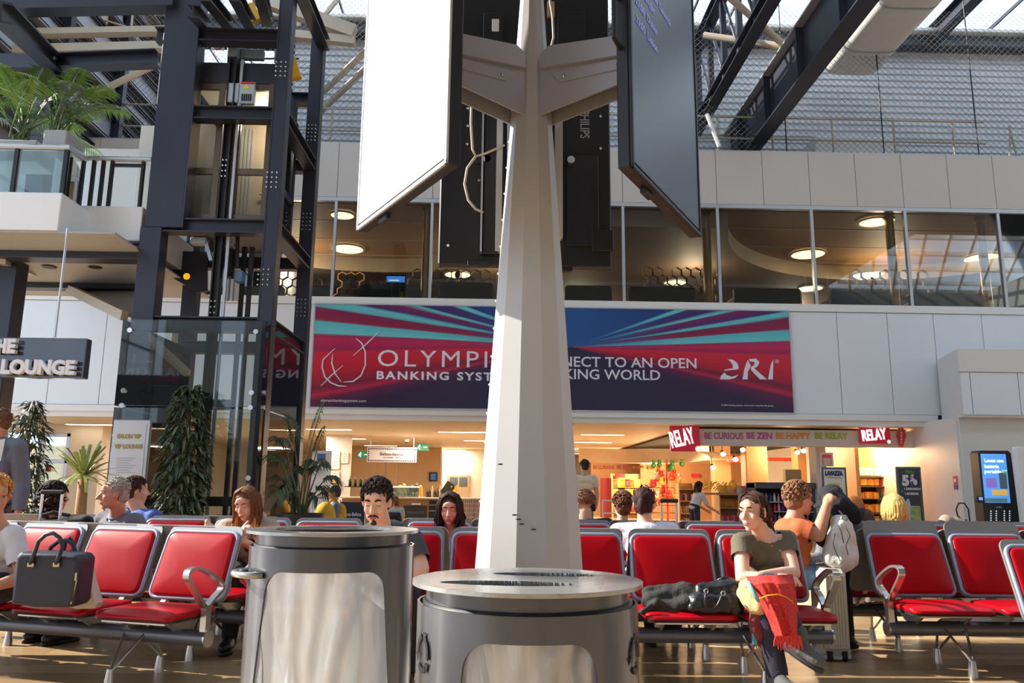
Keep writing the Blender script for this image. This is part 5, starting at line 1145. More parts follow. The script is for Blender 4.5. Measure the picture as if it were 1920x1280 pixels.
t = board('direction_sign', 'tall white lounge direction panel with gold lettering', 203, 274, 787, 985, Yv, m_alu, mat('panel_white', (214, 218, 228), .35, 0, .02), 'sign')
m_gold = mat('gold_letter', (164, 140, 84), .4, .3)
btext('SALON VIP', (219, 822), (264, 822), 821, 7.5, .004, t, m_gold, Yv-.009); btext('VIP LOUNGE', (214, 840), (267, 840), 840, 7.5, .004, t, m_gold, Yv-.009)
for k in range(7): a, b, c, d = ffront(218, 254-6*(k % 3), 858+4.5*k, 859+4.5*k, Yv-.009); MB().box(a, b, Yv-.009, Yv-.006, c, d).build('print_line', mat('print_grey2', (176, 180, 190)), t)
# ================================================================ tapering pillar with three screens
PX, PY = 0.135, 2.98
m_pil = mat('pillar_paint', (182, 181, 180), .42, .0, .03, 3, .03, 90)
m_arm = mat('arm_grey', (172, 174, 184), .42, .15, .03, 4)
def pr(z): return .199-.0657*(z-.88)
pil = thing('screen_pillar', 'tapering twelve-sided pale grey metal pillar in the centre', 'pillar', (PX, PY, 0))
pm = MB(); vs = []
for z in (0, 3.45):
    for k in range(12): a = PI/12+k*PI/6; vs.append((PX+pr(z)*math.cos(a), PY+pr(z)*math.sin(a), z))
pm.add(vs, [(k, (k+1) % 12, 12+(k+1) % 12, 12+k) for k in range(12)]+[tuple(range(12, 24))])
pm.build('shaft', m_pil, pil)
MB().lathe([(0, 0), (.40, 0), (.40, .015), (0, .015)], (PX, PY, 0), 36).build('base_plate', m_arm, pil)
o = MB()
for k in range(14): z = 1.1+.11*k; a = PI+.35; o.ell((PX+pr(z)*math.cos(PI*.92)*1.0, PY+pr(z)*math.sin(PI*.92), z), (.006, .006, .006), n=6, k=4)
o.build('rivet', m_alu, pil, kind='stuff')
o = MB()
for (x, y) in ((965, 965), (972, 973), (978, 982), (1000, 992), (938, 870)): q = P(x, y, PY-pr(1.0)-.001); o.ell(q, (.01, .002, .003), n=8, k=4)
o.build('scratch_mark', mat('scratch_dark', (60, 58, 60), .7), pil, kind='stuff')
zS0 = 2.155; SWd, SH, ST = .80, 1.42, .045
def sframe(theta):                     # outward direction, sideways direction of a screen
    n_ = V((math.cos(theta), math.sin(theta), 0)); return n_, V((-n_.y, n_.x, 0))
RS = .565
def screen(name, label, theta, face, lit):
    n_, s_ = sframe(theta); c = V((PX, PY, 0))+n_*RS; t = thing(name, label, 'screen', c+V((0, 0, zS0)))
    def bx(u0, u1, d0, d1, z0, z1, nm, mm, ch=.004):
        o = MB().cbox(u0, u1, d0, d1, z0, z1, ch); o.v = [tuple(c+s_*v[0]+n_*v[1]+V((0, 0, v[2]))) for v in o.v]; return o.build(nm, mm, t)
    h = SWd/2
    bx(-h, h, -ST, 0, zS0, zS0+SH, 'case', m_black, .006)
    bz = .016
    bx(-h+bz, h-bz, 0, .004, zS0+bz+.01, zS0+SH-bz, 'display', face, .001)
    for a in ((-h, -h+bz), (h-bz, h)): bx(a[0], a[1], -.002, .008, zS0, zS0+SH, 'bezel', lit, .002)
    bx(-h, h, -.002, .008, zS0, zS0+bz, 'bezel', lit, .002)
    bx(-h*.55, -h*.35, -ST*.8, -ST*.3, zS0-.02, zS0+.002, 'sensor_box', m_black, .004)
    return t, bx, n_, s_, c
def brk(theta, label):                 # bracket arm that carries one screen
    n_, s_ = sframe(theta); c0 = V((PX, PY, 0)); t = thing('support_bracket', label, 'bracket', c0+n_*.1+V((0, 0, 2.6)))
    za, zb = 2.60, 2.82
    def pz(poly, w0, w1, nm):
        o = MB(); k = len(poly); o.add([c0+n_*a+s_*w0+V((0, 0, b)) for a, b in poly]+[c0+n_*a+s_*w1+V((0, 0, b)) for a, b in poly], [tuple(range(k)), tuple(range(k, 2*k))[::-1]]+[(i, k+i, k+(i+1) % k, (i+1) % k) for i in range(k)]); return o.build(nm, m_arm, t)
    r0 = pr(2.6)-.02; r1 = RS-ST-.06
    for s in (-1, 1): pz([(r0, 2.60), (r1, 2.66), (r1, 2.76), (r0, 2.80)], s*.05-.004, s*.05+.004, 'gusset')
    for s in (-1, 1): pz([(r0+.09, 2.715), (r1-.02, 2.705), (r1-.02, 2.745), (r0+.05, 2.765)], s*.055, s*.055+s*.006, 'cover_plate')
    pz([(r0+.01, 2.79), (r1+.03, 2.745), (r1+.03, 2.825), (r0+.05, 2.875), (r0+.01, 2.85)], -.075, .075, 'arm_box')
    o = MB()
    for a, b in ((r0+.11, 2.735), (r1-.06, 2.725)):
        for s in (-1, 1): o.ell(c0+n_*a+s_*s*.062+V((0, 0, b)), (.008, .008, .008), n=8, k=6)
    o.build('bolt', m_bolt, t)
    o = MB().cbox(-.09, .09, r1, r1+.055, 2.5, 3.1, .004); o.v = [tuple(c0+s_*v[0]+n_*v[1]+V((0, 0, v[2]))) for v in o.v]; o.build('mounting_plate', m_arm, t)
m_white_scr = emat('white_screen', (240, 240, 240), .22); m_white_scr.node_tree.nodes['Principled BSDF'].inputs['Roughness'].default_value = .35
m_dark_scr = mat('dark_screen', (30, 31, 36), .30, 0, .02, 1)
screen('information_screen', 'portrait information screen with a blank white display facing the sun', PI+PI/6, m_white_scr, mat('bezel_silver', (190, 192, 196), .35, .4))
t, bx, n_, s_, c = screen('information_screen', 'portrait black departures screen on the right of the pillar', -PI/6, m_dark_scr, m_black)
m_dep = emat('departures_text', (120, 120, 190), .5)
for i, (s, zz, col) in enumerate((('22:50  London Gatwick', .74, 0), ('549  easyJet', .68, 0), ('23:00  Dublin', .61, 0), ('23:05  Lisbon', .54, 0))):
    pos = c+s_*(-SWd/2+.06)+n_*.006+V((0, 0, zS0+zz)); text('departure_line', s, face_mw(pos, s_), .042, m_dep, t, 0, .0005)
hd = MB().tube([c+s_*(-SWd/2-.0)+n_*-.03+V((0, 0, zS0+.42+v[1]))+s_*v[0] for v in ((0, 0), (-.05, .01), (-.05, .17), (0, .18))], .009, 8); hd.build('handle', m_black, t)
t, bx, n_, s_, c = screen('information_screen', 'portrait black screen seen from behind at the far side of the pillar', PI/2, m_dark_scr, m_black)
# details on the back of the rear screen
yb = c.y-ST
def bpx(px0, px1, py0, py1, d, nm, mm): a, b = P(px0, py1, yb-d), P(px1, py0, yb-d); return MB().cbox(a.x, b.x, yb-d, yb+.002, a.z, b.z, .003).build(nm, mm, t)
bpx(904, 943, 24, 155, .03, 'rear_cover', m_black); bpx(905, 938, 160, 475, .04, 'rear_cover', m_black); bpx(1045, 1098, 22, 100, .015, 'rear_cover', m_black)
bpx(1062, 1122, 290, 460, .012, 'rear_cover', mat('rear_dark', (28, 28, 34), .4)); bpx(876, 920, 488, 498, .03, 'carry_handle', m_black); bpx(1110, 1150, 430, 470, .02, 'carry_handle', m_black)
bpx(922, 936, 35, 58, .034, 'white_label', m_white); bpx(1026, 1040, 2, 30, .02, 'tan_patch', mat('tan_patch', (190, 140, 80), .6))
bpx(902, 906, 195, 470, .05, 'bracket_rail', m_alu); bpx(928, 944, 185, 470, .045, 'bracket_rail', m_pil); bpx(1040, 1055, 200, 445, .045, 'bracket_rail', m_pil)
o = MB()
for x, y in ((852, 203), (877, 203), (852, 236), (877, 236), (852, 270), (876, 270), (1125, 180), (1126, 218), (1126, 278), (898, 338), (840, 460)): q = P(x, y, yb-.004); o.ell(q, (.008, .006, .008), n=8, k=5)
o.build('screw', m_bolt, t, kind='stuff')
for x, y in ((913, 300), (1070, 302)):
    q = P(x, y, yb-.02); MB().tube([q-V((0, .02, 0)), q+V((0, .02, 0))], .018, 14).build('knob', m_bolt, t); bpx(x-22, x+22, y-6, y+6, .01, 'knob_bar', m_black)
q = P(1088, 207, yb-.003); mw = face_mw(q, (0, 0, -1), (1, 0, 0)); text('maker_lettering', 'PHILIPS', mw, .062, mat('logo_grey', (168, 170, 180), .5), t, .001, .001, .142)
# cable along the screen
cbp = [P(x, y, yb-.05) for x, y in ((884, 190), (883, 230), (886, 280), (892, 293), (910, 288), (930, 279), (946, 272))]
cb2 = [P(x, y, yb-.05) for x, y in ((892, 293), (876, 315), (871, 345), (878, 375), (892, 392), (906, 398))]
cab = thing('screen_cable', 'thin grey cable looping behind the rear screen left of the pillar', 'cable', cbp[0])
MB().tube(cbp, .006, 6).build('cable_run', m_beige, cab, True); MB().tube(cb2, .006, 6).build('cable_loop', m_beige, cab, True)
tag(MB().tube([P(x, y, PY+.1) for x, y in ((1030, -5), (1036, 30), (1038, 70), (1033, 90))], .005, 6).build('screen_cable', m_beige), 'thin grey cable at the top right of the pillar', 'cable')
brk(PI+PI/6, 'grey bracket arm carrying the white screen on the left'); brk(-PI/6, 'grey bracket arm carrying the black screen on the right'); brk(PI/2, 'grey bracket arm reaching back to the rear screen')

# ================================================================ litter bins with clear bags
def bag_mat():
    M = bpy.data.materials.new('clear_bag'); M.use_nodes = True; n = M.node_tree.nodes; L = M.node_tree.links; n.remove(n['Principled BSDF']); out = n['Material Output']
    tr = n.new('ShaderNodeBsdfTransparent'); tr.inputs['Color'].default_value = (.93, .93, .93, 1)
    tl = n.new('ShaderNodeBsdfTranslucent'); tl.inputs['Color'].default_value = (.99, .99, .98, 1)
    df = n.new('ShaderNodeBsdfDiffuse'); df.inputs['Color'].default_value = (.95, .94, .93, 1)
    gl = n.new('ShaderNodeBsdfGlossy'); gl.inputs['Roughness'].default_value = .12
    def mix(f, a, b): m_ = n.new('ShaderNodeMixShader'); m_.inputs[0].default_value = f; L.new(a.outputs[0], m_.inputs[1]); L.new(b.outputs[0], m_.inputs[2]); return m_
    a = mix(.38, tl, df); b = mix(.64, tr, a); c = mix(.16, b, gl)
    nz = n.new('ShaderNodeTexNoise'); nz.inputs['Scale'].default_value = 14; nz.inputs['Detail'].default_value = 6; nz.inputs['Distortion'].default_value = 2.0
    tc = n.new('ShaderNodeTexCoord'); mp = n.new('ShaderNodeMapping'); mp.inputs['Scale'].default_value = (1, 1, .35); L.new(tc.outputs['Object'], mp.inputs[0]); L.new(mp.outputs[0], nz.inputs['Vector'])
    bp = n.new('ShaderNodeBump'); bp.inputs['Strength'].default_value = .8; bp.inputs['Distance'].default_value = .02; L.new(nz.outputs['Fac'], bp.inputs['Height'])
    for q in (gl, df, tl): L.new(bp.outputs[0], q.inputs['Normal']); L.new(c.outputs[0], out.inputs['Surface']); return M
m_bag = bag_mat()
m_bin = mat('bin_grey', (80, 84, 91), .22, .25, .04, 3, .02, 40, coat=.4)
m_lid = mat('bin_lid', (170, 170, 168), .25, .55, .12, 9, .15, 60)
def litter_bin(label, cx, cy, ztop, R, win, handle, slots, seed, recycle):
    t = thing('litter_bin', label, 'bin', (cx, cy, 0)); c = V((cx, cy, 0))
    # drum: band on top, bottom ring and posts beside the openings; opening edges lean in
    zd = ztop-.045; n = 96
    rc = .055
    def half(wn, z):                   # half width of an opening at height z
        a0, hw0, hw1, zt, zb = wn; d = zt-z; u = min(1, d/(zt-zb)*1.4); hw = hw0+(hw1-hw0)*u
        if d < rc: hw -= (rc-math.sqrt(max(0, rc*rc-(rc-d)**2)))/R
        return hw
    o = MB(); w1, w2 = win; zt = w1[3]; zb = w1[4]  # second opening is out of view, shaped to let the sun into the bag
    o.lathe([(R, zt), (R, zd)], c, 144); o.lathe([(R, .02), (R, zb)], c, 144)
    zsL = [zt-rc*(1-math.cos(PI/2*k/10)) for k in range(11)]; zz = zsL[-1]-.03
    while zz > zb+.02: zsL.append(zz); zz -= .04
    zsL.append(zb)
    for wa, wb2 in ((w1, w2), (w2, w1)):
        N_ = 48; vs = []
        for z in zsL:
            a_s = wa[0]+half(wa, z); a_e = wb2[0]-half(wb2, z)
            while a_e < a_s: a_e += 2*PI
            for k in range(N_+1): a = a_s+(a_e-a_s)*k/N_; vs.append((cx+R*math.cos(a), cy+R*math.sin(a), z))
        o.add(vs, [(r_*(N_+1)+k, r_*(N_+1)+k+1, (r_+1)*(N_+1)+k+1, (r_+1)*(N_+1)+k) for r_ in range(len(zsL)-1) for k in range(N_)])
    ob = o.build('drum', m_bin, t, True)
    thicken(ob, .006)
    MB().lathe([(R-.012, zd-.02), (R-.012, zd+.004), (R-.03, zd+.004), (R-.03, zd-.02)], c, 72).build('inner_ring', m_black, t, True)
    MB().lathe([(R-.02, zd-.01), (R-.018, ztop-.012), (R-.05, ztop-.012), (R-.05, zd-.01)], c, 96).build('neck_ring', m_bin, t, .7)
    # lid
    o = MB(); Ro = R+.012
    if slots:
        N = 180
        def inslot(x, y):
            for (sx, sy, a, b, rot) in slots:
                dx, dy = x-sx, y-sy; X_ = dx*math.cos(rot)+dy*math.sin(rot); Y_ = -dx*math.sin(rot)+dy*math.cos(rot)
                if abs(X_) < a and abs(Y_) < b*math.sqrt(max(0, 1-(X_/a)**2)): return True
            return False
        rs = [Ro*k/70 for k in range(71)]; vs = [(cx+r*math.cos(2*PI*i/N), cy+r*math.sin(2*PI*i/N), ztop) for i in range(N) for r in rs]; K = 71; fs = []
        for i in range(N):
            for j in range(70):
                r = (rs[j]+rs[j+1])/2; a = 2*PI*(i+.5)/N
                if not inslot(r*math.cos(a), r*math.sin(a)): fs.append((i*K+j, i*K+j+1, ((i+1) % N)*K+j+1, ((i+1) % N)*K+j))
        o.add(vs, fs)
    else:
        o.lathe([(R-.07, ztop), (Ro, ztop)], c, 96)
    ob = o.build('lid', m_lid, t, True); thicken(ob, .009)
    if slots: MB().lathe([(0, ztop-.06), (R-.055, ztop-.06)], c, 48).build('slot_shade_disc', m_black, t)  # black disc stands in for the shade inside, seen through the slots
    # bag
    o = MB(); nb, kb = 240, 60; rnd = random.Random(seed); vs = []
    ph = [rnd.uniform(0, 6.3) for _ in range(8)]
    for i in range(nb):
        a = 2*PI*i/nb
        for k in range(kb+1):
            z = zd-.02-(zd-.06)*k/kb; u = k/kb
            r = (R-.028)*(1-.12*math.sin(PI*min(1, u*1.1))*.6)
            w1 = math.sin(3*a+ph[5]+4*u); r += .012*math.sin(7*a+ph[0]+2.5*u+1.6*w1)*min(1, u*4)+.007*math.sin(19*a+ph[1]-3*u+2*w1)*(.4+.6*abs(math.sin(2*a+3*u)))+.010*math.sin(4*a+ph[3]+9*u)*u+.004*math.sin(13*a+21*u+ph[4]+3*w1)
            r = min(r, R-.010); vs.append((cx+r*math.cos(a), cy+r*math.sin(a), z))
    fs = [(i*(kb+1)+k, ((i+1) % nb)*(kb+1)+k, ((i+1) % nb)*(kb+1)+k+1, i*(kb+1)+k+1) for i in range(nb) for k in range(kb)]
    fs.append(tuple(i*(kb+1)+kb for i in range(nb)))
    o.add(vs, fs); o.build('clear_bag', m_bag, t, True)
    MB().lathe([(R-.03, .0), (R+.0, 0), (R+.0, .025), (R-.03, .025)], c, 60).build('foot_ring', m_black, t, True)
    if handle is not None:
        a = handle; pts = []
        for k in range(9):
            b = a-.30+.60*k/8; rr_ = R+.002+.045*math.sin(PI*k/8)**.6; pts.append((cx+rr_*math.cos(b), cy+rr_*math.sin(b), zd-.075))
        MB().tube(pts, .0095, 10).build('handle', m_lid, t, True)
    for a in recycle:
        g = MB()
        for k in range(3):
            b0 = PI/2+2*PI*k/3
            pts = [V((.026*math.cos(b0+.25+q_*.28), .034*math.sin(b0+.25+q_*.28), 0)) for q_ in range(6)]
            for q_ in range(5): g.bar(pts[q_], pts[q_+1], .011, .002, (0, 0, 1))
            e = pts[-1]; d = (pts[-1]-pts[-2]).normalized(); pr_ = V((-d.y, d.x, 0)); g.add([e+pr_*.013, e-pr_*.013, e+d*.018], [(0, 1, 2)])
        nn = V((math.cos(a), math.sin(a), 0)); tt = V((-nn.y, nn.x, 0))
        g.v = [tuple(c+nn*(R+.002)+tt*v[0]+V((0, 0, zd-.095+v[1]))+nn*v[2]) for v in g.v]; g.build('recycling_symbol', mat('symbol_dark', (40, 40, 44), .5), t)
    return t
q2 = P(989, 1085, 1.86); q1 = P(627, 991, 2.52)
litter_bin('nearest grey steel litter bin with two lid slots and a clear bag', q2.x, 1.86, q2.z, .247, [(-PI/2-.02, .55, .78, q2.z-.098, .06), (PI-.95, .78, .85, q2.z-.098, .06)], None,
           [(-.045, -.085, .15, .045, -.10), (.045, .10, .125, .04, -.10)], 4, (-PI/2-1.12, -PI/2+1.12))
litter_bin('taller grey steel litter bin with an open lid ring, side handle and clear bag', q1.x, 2.52, q1.z, .247, [(-PI/2+.10, .72, 1.0, q1.z-.108, .06), (PI-.90, .72, .78, q1.z-.108, .06)], -PI/2-.98, None, 9, ())

# ================================================================ benches
m_red = mat('red_vinyl', (168, 5, 20), .36, 0, .05, 5, .04, 160, spec=.2)
m_frame = mat('frame_blue_grey', (150, 158, 178), .4, .3, .03, 5)
m_shell = mat('shell_grey', (150, 148, 146), .38, .5, .04, 4)
m_tube_ = mat('beam_grey', (104, 106, 114), .34, .4, .04, 4)
m_chr = mat('polished_alloy', (196, 192, 186), .24, .85, .04, 8)
m_rubber = mat('black_edge', (26, 24, 28), .6)
ZT = .26; PITCH_S = .60
def rrect(w0, w1, h, r, n=5):          # outline of a cushion: width w0 at the bottom, w1 at the top
    pts = []
    for (cx_, cz_, a0) in ((w0/2-r, r, -PI/2), (w1/2-r, h-r, 0), (-(w1/2-r), h-r, PI/2), (-(w0/2-r), r, PI)):
        for k in range(n+1): a = a0+PI/2*k/n; pts.append((cx_+r*math.cos(a), cz_+r*math.sin(a)))
    return pts
def cushion(outline, th, place, puff=.02, rings=4):     # pillow over an outline, placed by place(u, v, depth)
    o = MB(); k = len(outline); cx_ = 0; cz_ = sum(p[1] for p in outline)/k; vs = []; fs = []
    lv = [(1.0, 0), (1.0, th*.6), (.975, th*.9), (.93, th), (.72, th+puff*.6), (.4, th+puff)]
    for s_, d in lv: vs += [place(cx_+(p[0]-cx_)*s_, cz_+(p[1]-cz_)*s_, d) for p in outline]
    for i in range(len(lv)-1):
        for j in range(k): fs.append((i*k+j, i*k+(j+1) % k, (i+1)*k+(j+1) % k, (i+1)*k+j))
    fs += [tuple(range(k))[::-1], tuple((len(lv)-1)*k+j for j in range(k))]
    return o.add(vs, fs)
bk0, bk1 = V((0, .205, .455)), V((0, .345, .835)); bd = (bk1-bk0).normalized(); bn = V((0, -bd.z, bd.y))
if bn.y > 0: bn = -bn
LB = (bk1-bk0).length
def seat_meshes():
    M_ = {}
    bp_ = lambda u, v, d: tuple(V((u, 0, 0))+bk0+bd*v+bn*d)
    M_['back_pad'] = cushion(rrect(.525, .505, LB, .045), .030, bp_, .014).mesh('back_pad', m_red, True)
    fr_ = rrect(.545, .525, LB+.02, .05); o = MB(); o.tube([bp_(u, v-.01, .006) for u, v in fr_], .014, 8, True); M_['pad_frame'] = o.mesh('pad_frame', m_frame, True)
    sh = rrect(.575, .555, LB+.075, .05); o = MB(); k = len(sh); o.add([bp_(u, v-.02, -.002) for u, v in sh]+[bp_(u, v-.02, -.016) for u, v in sh], [tuple(range(k)), tuple(range(k, 2*k))[::-1]]+[(i, k+i, k+(i+1) % k, (i+1) % k) for i in range(k)]); M_['back_shell'] = o.mesh('back_shell', m_shell)
    sh2 = rrect(.575, .545, LB+.14, .06); o = MB(); k = len(sh2); o.add([bp_(u, v-.02, -.002) for u, v in sh2]+[bp_(u, v-.02, -.016) for u, v in sh2], [tuple(range(k)), tuple(range(k, 2*k))[::-1]]+[(i, k+i, k+(i+1) % k, (i+1) % k) for i in range(k)]); M_['tall'] = o.mesh('back_shell', m_shell)
    so_ = rrect(.555, .555, .44, .06); sp_ = lambda u, v, d: (u, -.27+v, .392+d+.03*max(0, (v-.44))-.012*(1 if v < .03 else 0))
    M_['seat_cushion'] = cushion(so_, .034, sp_, .012).mesh('seat_cushion', m_red, True)
    o = MB(); k = len(so_); o.add([(u, -.27+v, .392) for u, v in so_]+[(u, -.27+v, .376) for u, v in so_], [tuple(range(k)), tuple(range(k, 2*k))[::-1]]+[(i, k+i, k+(i+1) % k, (i+1) % k) for i in range(k)]); M_['seat_edge'] = o.mesh('seat_edge', m_rubber)
    o = MB().prism([(-.2, .376), (.16, .376), (.06, .30), (-.07, .30)], 'x', -.17, -.15).prism([(-.2, .376), (.16, .376), (.06, .30), (-.07, .30)], 'x', .15, .17).box(-.22, .22, -.24, -.21, .362, .376); M_['seat_bracket'] = o.mesh('seat_bracket', m_chr)
    o = MB()
    for x in (-.15, .15): o.bar((x, .10, .33), (x, .215, .46), .035, .012)
    M_['back_bracket'] = o.mesh('back_bracket', m_chr); return M_
SEATM = seat_meshes(); TALL = SEATM.pop('tall')
def arm_mesh():
    o = MB(); loop = [(-.02, .44), (-.10, .52), (-.185, .605), (-.20, .635), (-.19, .66), (-.15, .672), (-.08, .662), (.02, .62), (.10, .575), (.125, .55), (.12, .52), (.07, .49), (.02, .455)]
    sm_ = []; n_ = len(loop)
    for i in range(n_):
        p0, p1, p2, p3 = (V(loop[(i+j) % n_]) for j in (-1, 0, 1, 2))
        for k in range(3): u = k/3; sm_.append(.5*((2*p1)+(p2-p0)*u+(2*p0-5*p1+4*p2-p3)*u*u+(3*p1-p0-3*p2+p3)*u**3))
    o.band([(0, p.x, p.y) for p in sm_], (1, 0, 0), .042, .017, closed=True); o.bar((0, 0, .29), (0, 0, .45), .04, .045, (0, 1, 0)); return o.mesh('armrest', m_chr, .6)
ARM = arm_mesh()
def leg_mesh():
    o = MB()
    for fy, sg in ((-.205, -1), (.205, 1)):
        foot = V((0, fy, .09))
        o.tube([(-.07, -sg*.02, .30), (-.075, sg*.03, .275), foot], .009, 8); o.tube([(.07, -sg*.02, .30), (.075, sg*.03, .275), foot+V((.012, 0, 0))], .009, 8)
        o.lathe([(0, 0), (.030, 0), (.028, .03), (.018, .10), (0, .10)], (0, fy, 0), 16)
    o.tube([(-.07, .02, .30), (-.06, 0, .315), (.06, 0, .315), (.07, .02, .30)], .010, 8); return o.mesh('leg_frame', m_chr, .7)
LEG = leg_mesh()
def bench(label, x0, nseat, y, yaw=0.0, away=False, arms=(), legs=(), zoff=0.0, group=None, pitch=PITCH_S, tall=False):
    # x0: centre of the first seat, y: beam line; seats follow along +x (rotated by yaw about the first seat)
    R_ = Matrix.Translation((x0, y, zoff)) @ Matrix.Rotation(yaw, 4, 'Z')
    t = thing('bench', label, 'bench', (x0, y, 0), group)
    L_ = (nseat-1)*pitch; FL = Matrix.Rotation(PI, 4, 'Z') if away else Matrix.Identity(4)
    for i in range(nseat):
        mw = R_ @ Matrix.Translation((i*pitch, 0, 0)) @ FL
        for nm, me in SEATM.items(): obj_from(TALL if tall and nm == 'back_shell' else me, nm, t, mw)
    o = MB(); a, b = -pitch/2-.02, L_+pitch/2+.02
    o.tube([(a, 0, ZT), (b, 0, ZT)], .046, 20); bo = o.build('beam', m_tube_, None, .7); bo.matrix_basis = R_; bo.parent = t; bo.matrix_parent_inverse = t.matrix_basis.inverted()
    for e_ in (a-.012, b):
        bo = MB().tube([(e_, 0, ZT), (e_+.012, 0, ZT)], .049, 20).build('end_cap', m_chr, None, .7); bo.matrix_basis = R_; bo.parent = t; bo.matrix_parent_inverse = t.matrix_basis.inverted()
    for u in arms: obj_from(ARM, 'armrest', t, R_ @ Matrix.Translation((-pitch/2+u*pitch, 0, 0)) @ FL)
    for u in legs: obj_from(LEG, 'leg_frame', t, R_ @ Matrix.Translation((u*pitch, 0, -zoff)))
    return t
GB = 'red airport benches'
eL, e0 = PZ(388, 1197, ZT), PZ(0, 1168, ZT)
dL = (eL-e0); yawL = math.atan2(dL.y, dL.x); pL = .62
fL = eL-V((math.cos(yawL), math.sin(yawL), 0))*(pL*3.5+.02)
BL = bench('front left red bench carrying the navy handbag', fL.x, 4, fL.y, yawL, arms=(4,), legs=(.5, 2.75), group=GB, pitch=pL)
nL = V((-math.sin(yawL), math.cos(yawL), 0))
f2 = fL+nL*.80+V((-.20, 0, 0))
BL2 = bench('red bench back to back with the front left bench', f2.x, 4, f2.y, yawL, True, arms=(4,), legs=(.5, 3.0), group=GB, pitch=pL)
xw = P(1436, 1100, 5.35).x; Yw2 = 5.14
BC = bench('long front red bench with the woman in the olive shirt, passing behind the pillar', xw-4*.60, 5, Yw2, 0.0, arms=(5,), legs=(-.1, 1.9, 3.72), group=GB)
BC2 = bench('red bench back to back with the long front bench', xw-4*.60+.02, 5, Yw2+.80, 0.0, True, arms=(), legs=(.2, 3.45), group=GB)
xr_ = P(1704, 1090, 5.75).x; Yr2 = 5.45
BR = bench('front right red bench with empty seats and a polished armrest', xr_, 3, Yr2, 0.0, arms=(0,), legs=(.18, 2.2), group=GB, tall=True)
BR2 = bench('red bench back to back with the front right bench', xr_-.02, 4, Yr2+.80, 0.0, True, arms=(0,), legs=(.1, 2.2), group=GB)
BF = bench('third row red bench on the left where the grey-haired man sits', P(180, 1000, 6.9).x, 3, 6.75, 0.0, arms=(), legs=(0, 2), group=GB)
BF2 = bench('fourth row red bench on the left, facing the VIP panel', P(100, 1000, 7.7).x, 4, 7.55, 0.0, True, arms=(), legs=(0, 3), group=GB)
BY = bench('third row red bench behind the left bin where the young woman in the hoodie sits', P(462, 1000, 6.6).x, 2, 6.55, 0.0, arms=(), legs=(.1, 1), group=GB)
BM = bench('third row red bench in the middle where the dark-haired woman sits', P(820, 1000, 6.7).x, 5, 6.62, 0.0, arms=(), legs=(0, 2, 4), group=GB)
BM2 = bench('fourth row red bench in the middle with people facing the shop', P(820, 1000, 7.5).x, 5, 7.42, 0.0, True, arms=(), legs=(0, 2, 4), group=GB)
BQ = bench('third row red bench on the right in front of the blonde woman', P(1660, 1000, 7.3).x, 3, 7.05, 0.0, arms=(0,), legs=(0, 2), group=GB)
BQ2 = bench('fourth row red bench on the right where the blonde woman sits', P(1660, 1000, 8.0).x, 3, 7.85, 0.0, True, arms=(), legs=(0, 2), group=GB)
BN = bench('nearest red bench cut off at the lower right edge', PZ(1905, 1215, .30).x+.34, 2, 4.35, 0.10, arms=(0,), legs=(.6,), group=GB)
# ================================================================ people
from mathutils import noise as mnoise
def solid(mb, voxel, smooth=4, wrinkle=0.0, wscale=9.0, cuts=(), boxcut=None):
    """melt overlapping closed shapes into one continuous skin"""
    me = bpy.data.meshes.new('tmp'); me.from_pydata(mb.v, [], mb.f)
    bm = bmesh.new(); bm.from_mesh(me); bmesh.ops.recalc_face_normals(bm, faces=bm.faces); bm.to_mesh(me); bm.free()
    o = bpy.data.objects.new('tmp', me); COL.objects.link(o)
    r = o.modifiers.new('r', 'REMESH'); r.mode = 'VOXEL'; r.voxel_size = voxel; r.adaptivity = 0
    s = o.modifiers.new('s', 'SMOOTH'); s.factor = .5; s.iterations = smooth
    dg = bpy.context.evaluated_depsgraph_get(); out = bpy.data.meshes.new_from_object(o.evaluated_get(dg))
    bpy.data.objects.remove(o); bpy.data.meshes.remove(me)
    bm = bmesh.new(); bm.from_mesh(out)
    if wrinkle:
        bm.normal_update()
        for v in bm.verts:
            p = v.co*wscale; q = mnoise.noise(p)+.5*mnoise.noise(V((p.x*2.2, p.y*2.2, p.z*1.1)))
            v.co += v.normal*(wrinkle*q)
    if cuts or boxcut:
        kill = []
        for f in bm.faces:
            c = f.calc_center_median()
            if any(((c-p).dot(n) > 0 and (c-p).length < rad) for p, n, rad in cuts) or (boxcut and boxcut(c)): kill.append(f)
        bmesh.ops.delete(bm, geom=kill, context='FACES')
    bm.to_mesh(out); bm.free()
    out.polygons.foreach_set('use_smooth', [True]*len(out.polygons)); return out
def mesh_part(me, name, mm, parent):
    me.materials.clear()
    for q in (mm if isinstance(mm, (list, tuple)) else [mm]): me.materials.append(q)
    me.name = name; return obj_from(me, name, parent)
SKIN = {'fair': (228, 178, 153), 'mid': (216, 162, 134), 'tan': (204, 146, 116)}
def skin(k): return mat('skin_'+k, SKIN[k], .5, 0, .04, 12, .04, 220, sss=.08)
def hairm(name, c): return mat('hair_'+name, tuple(min(255, x*1.12+4) for x in c), .62, 0, .35, 40, .25, 160, spec=.25, stretch=(3, 3, .4))
def cloth(name, c, bump=.25): return mat('cloth_'+name, c, .85, 0, .06, 9, bump, 70)
def head_rot(yaw, pitch, roll=0):      # yaw 0 looks along -Y, positive turns towards +X; pitch positive looks down
    return Matrix.Rotation(yaw, 3, 'Z') @ Matrix.Rotation(pitch, 3, 'X') @ Matrix.Rotation(roll, 3, 'Y')
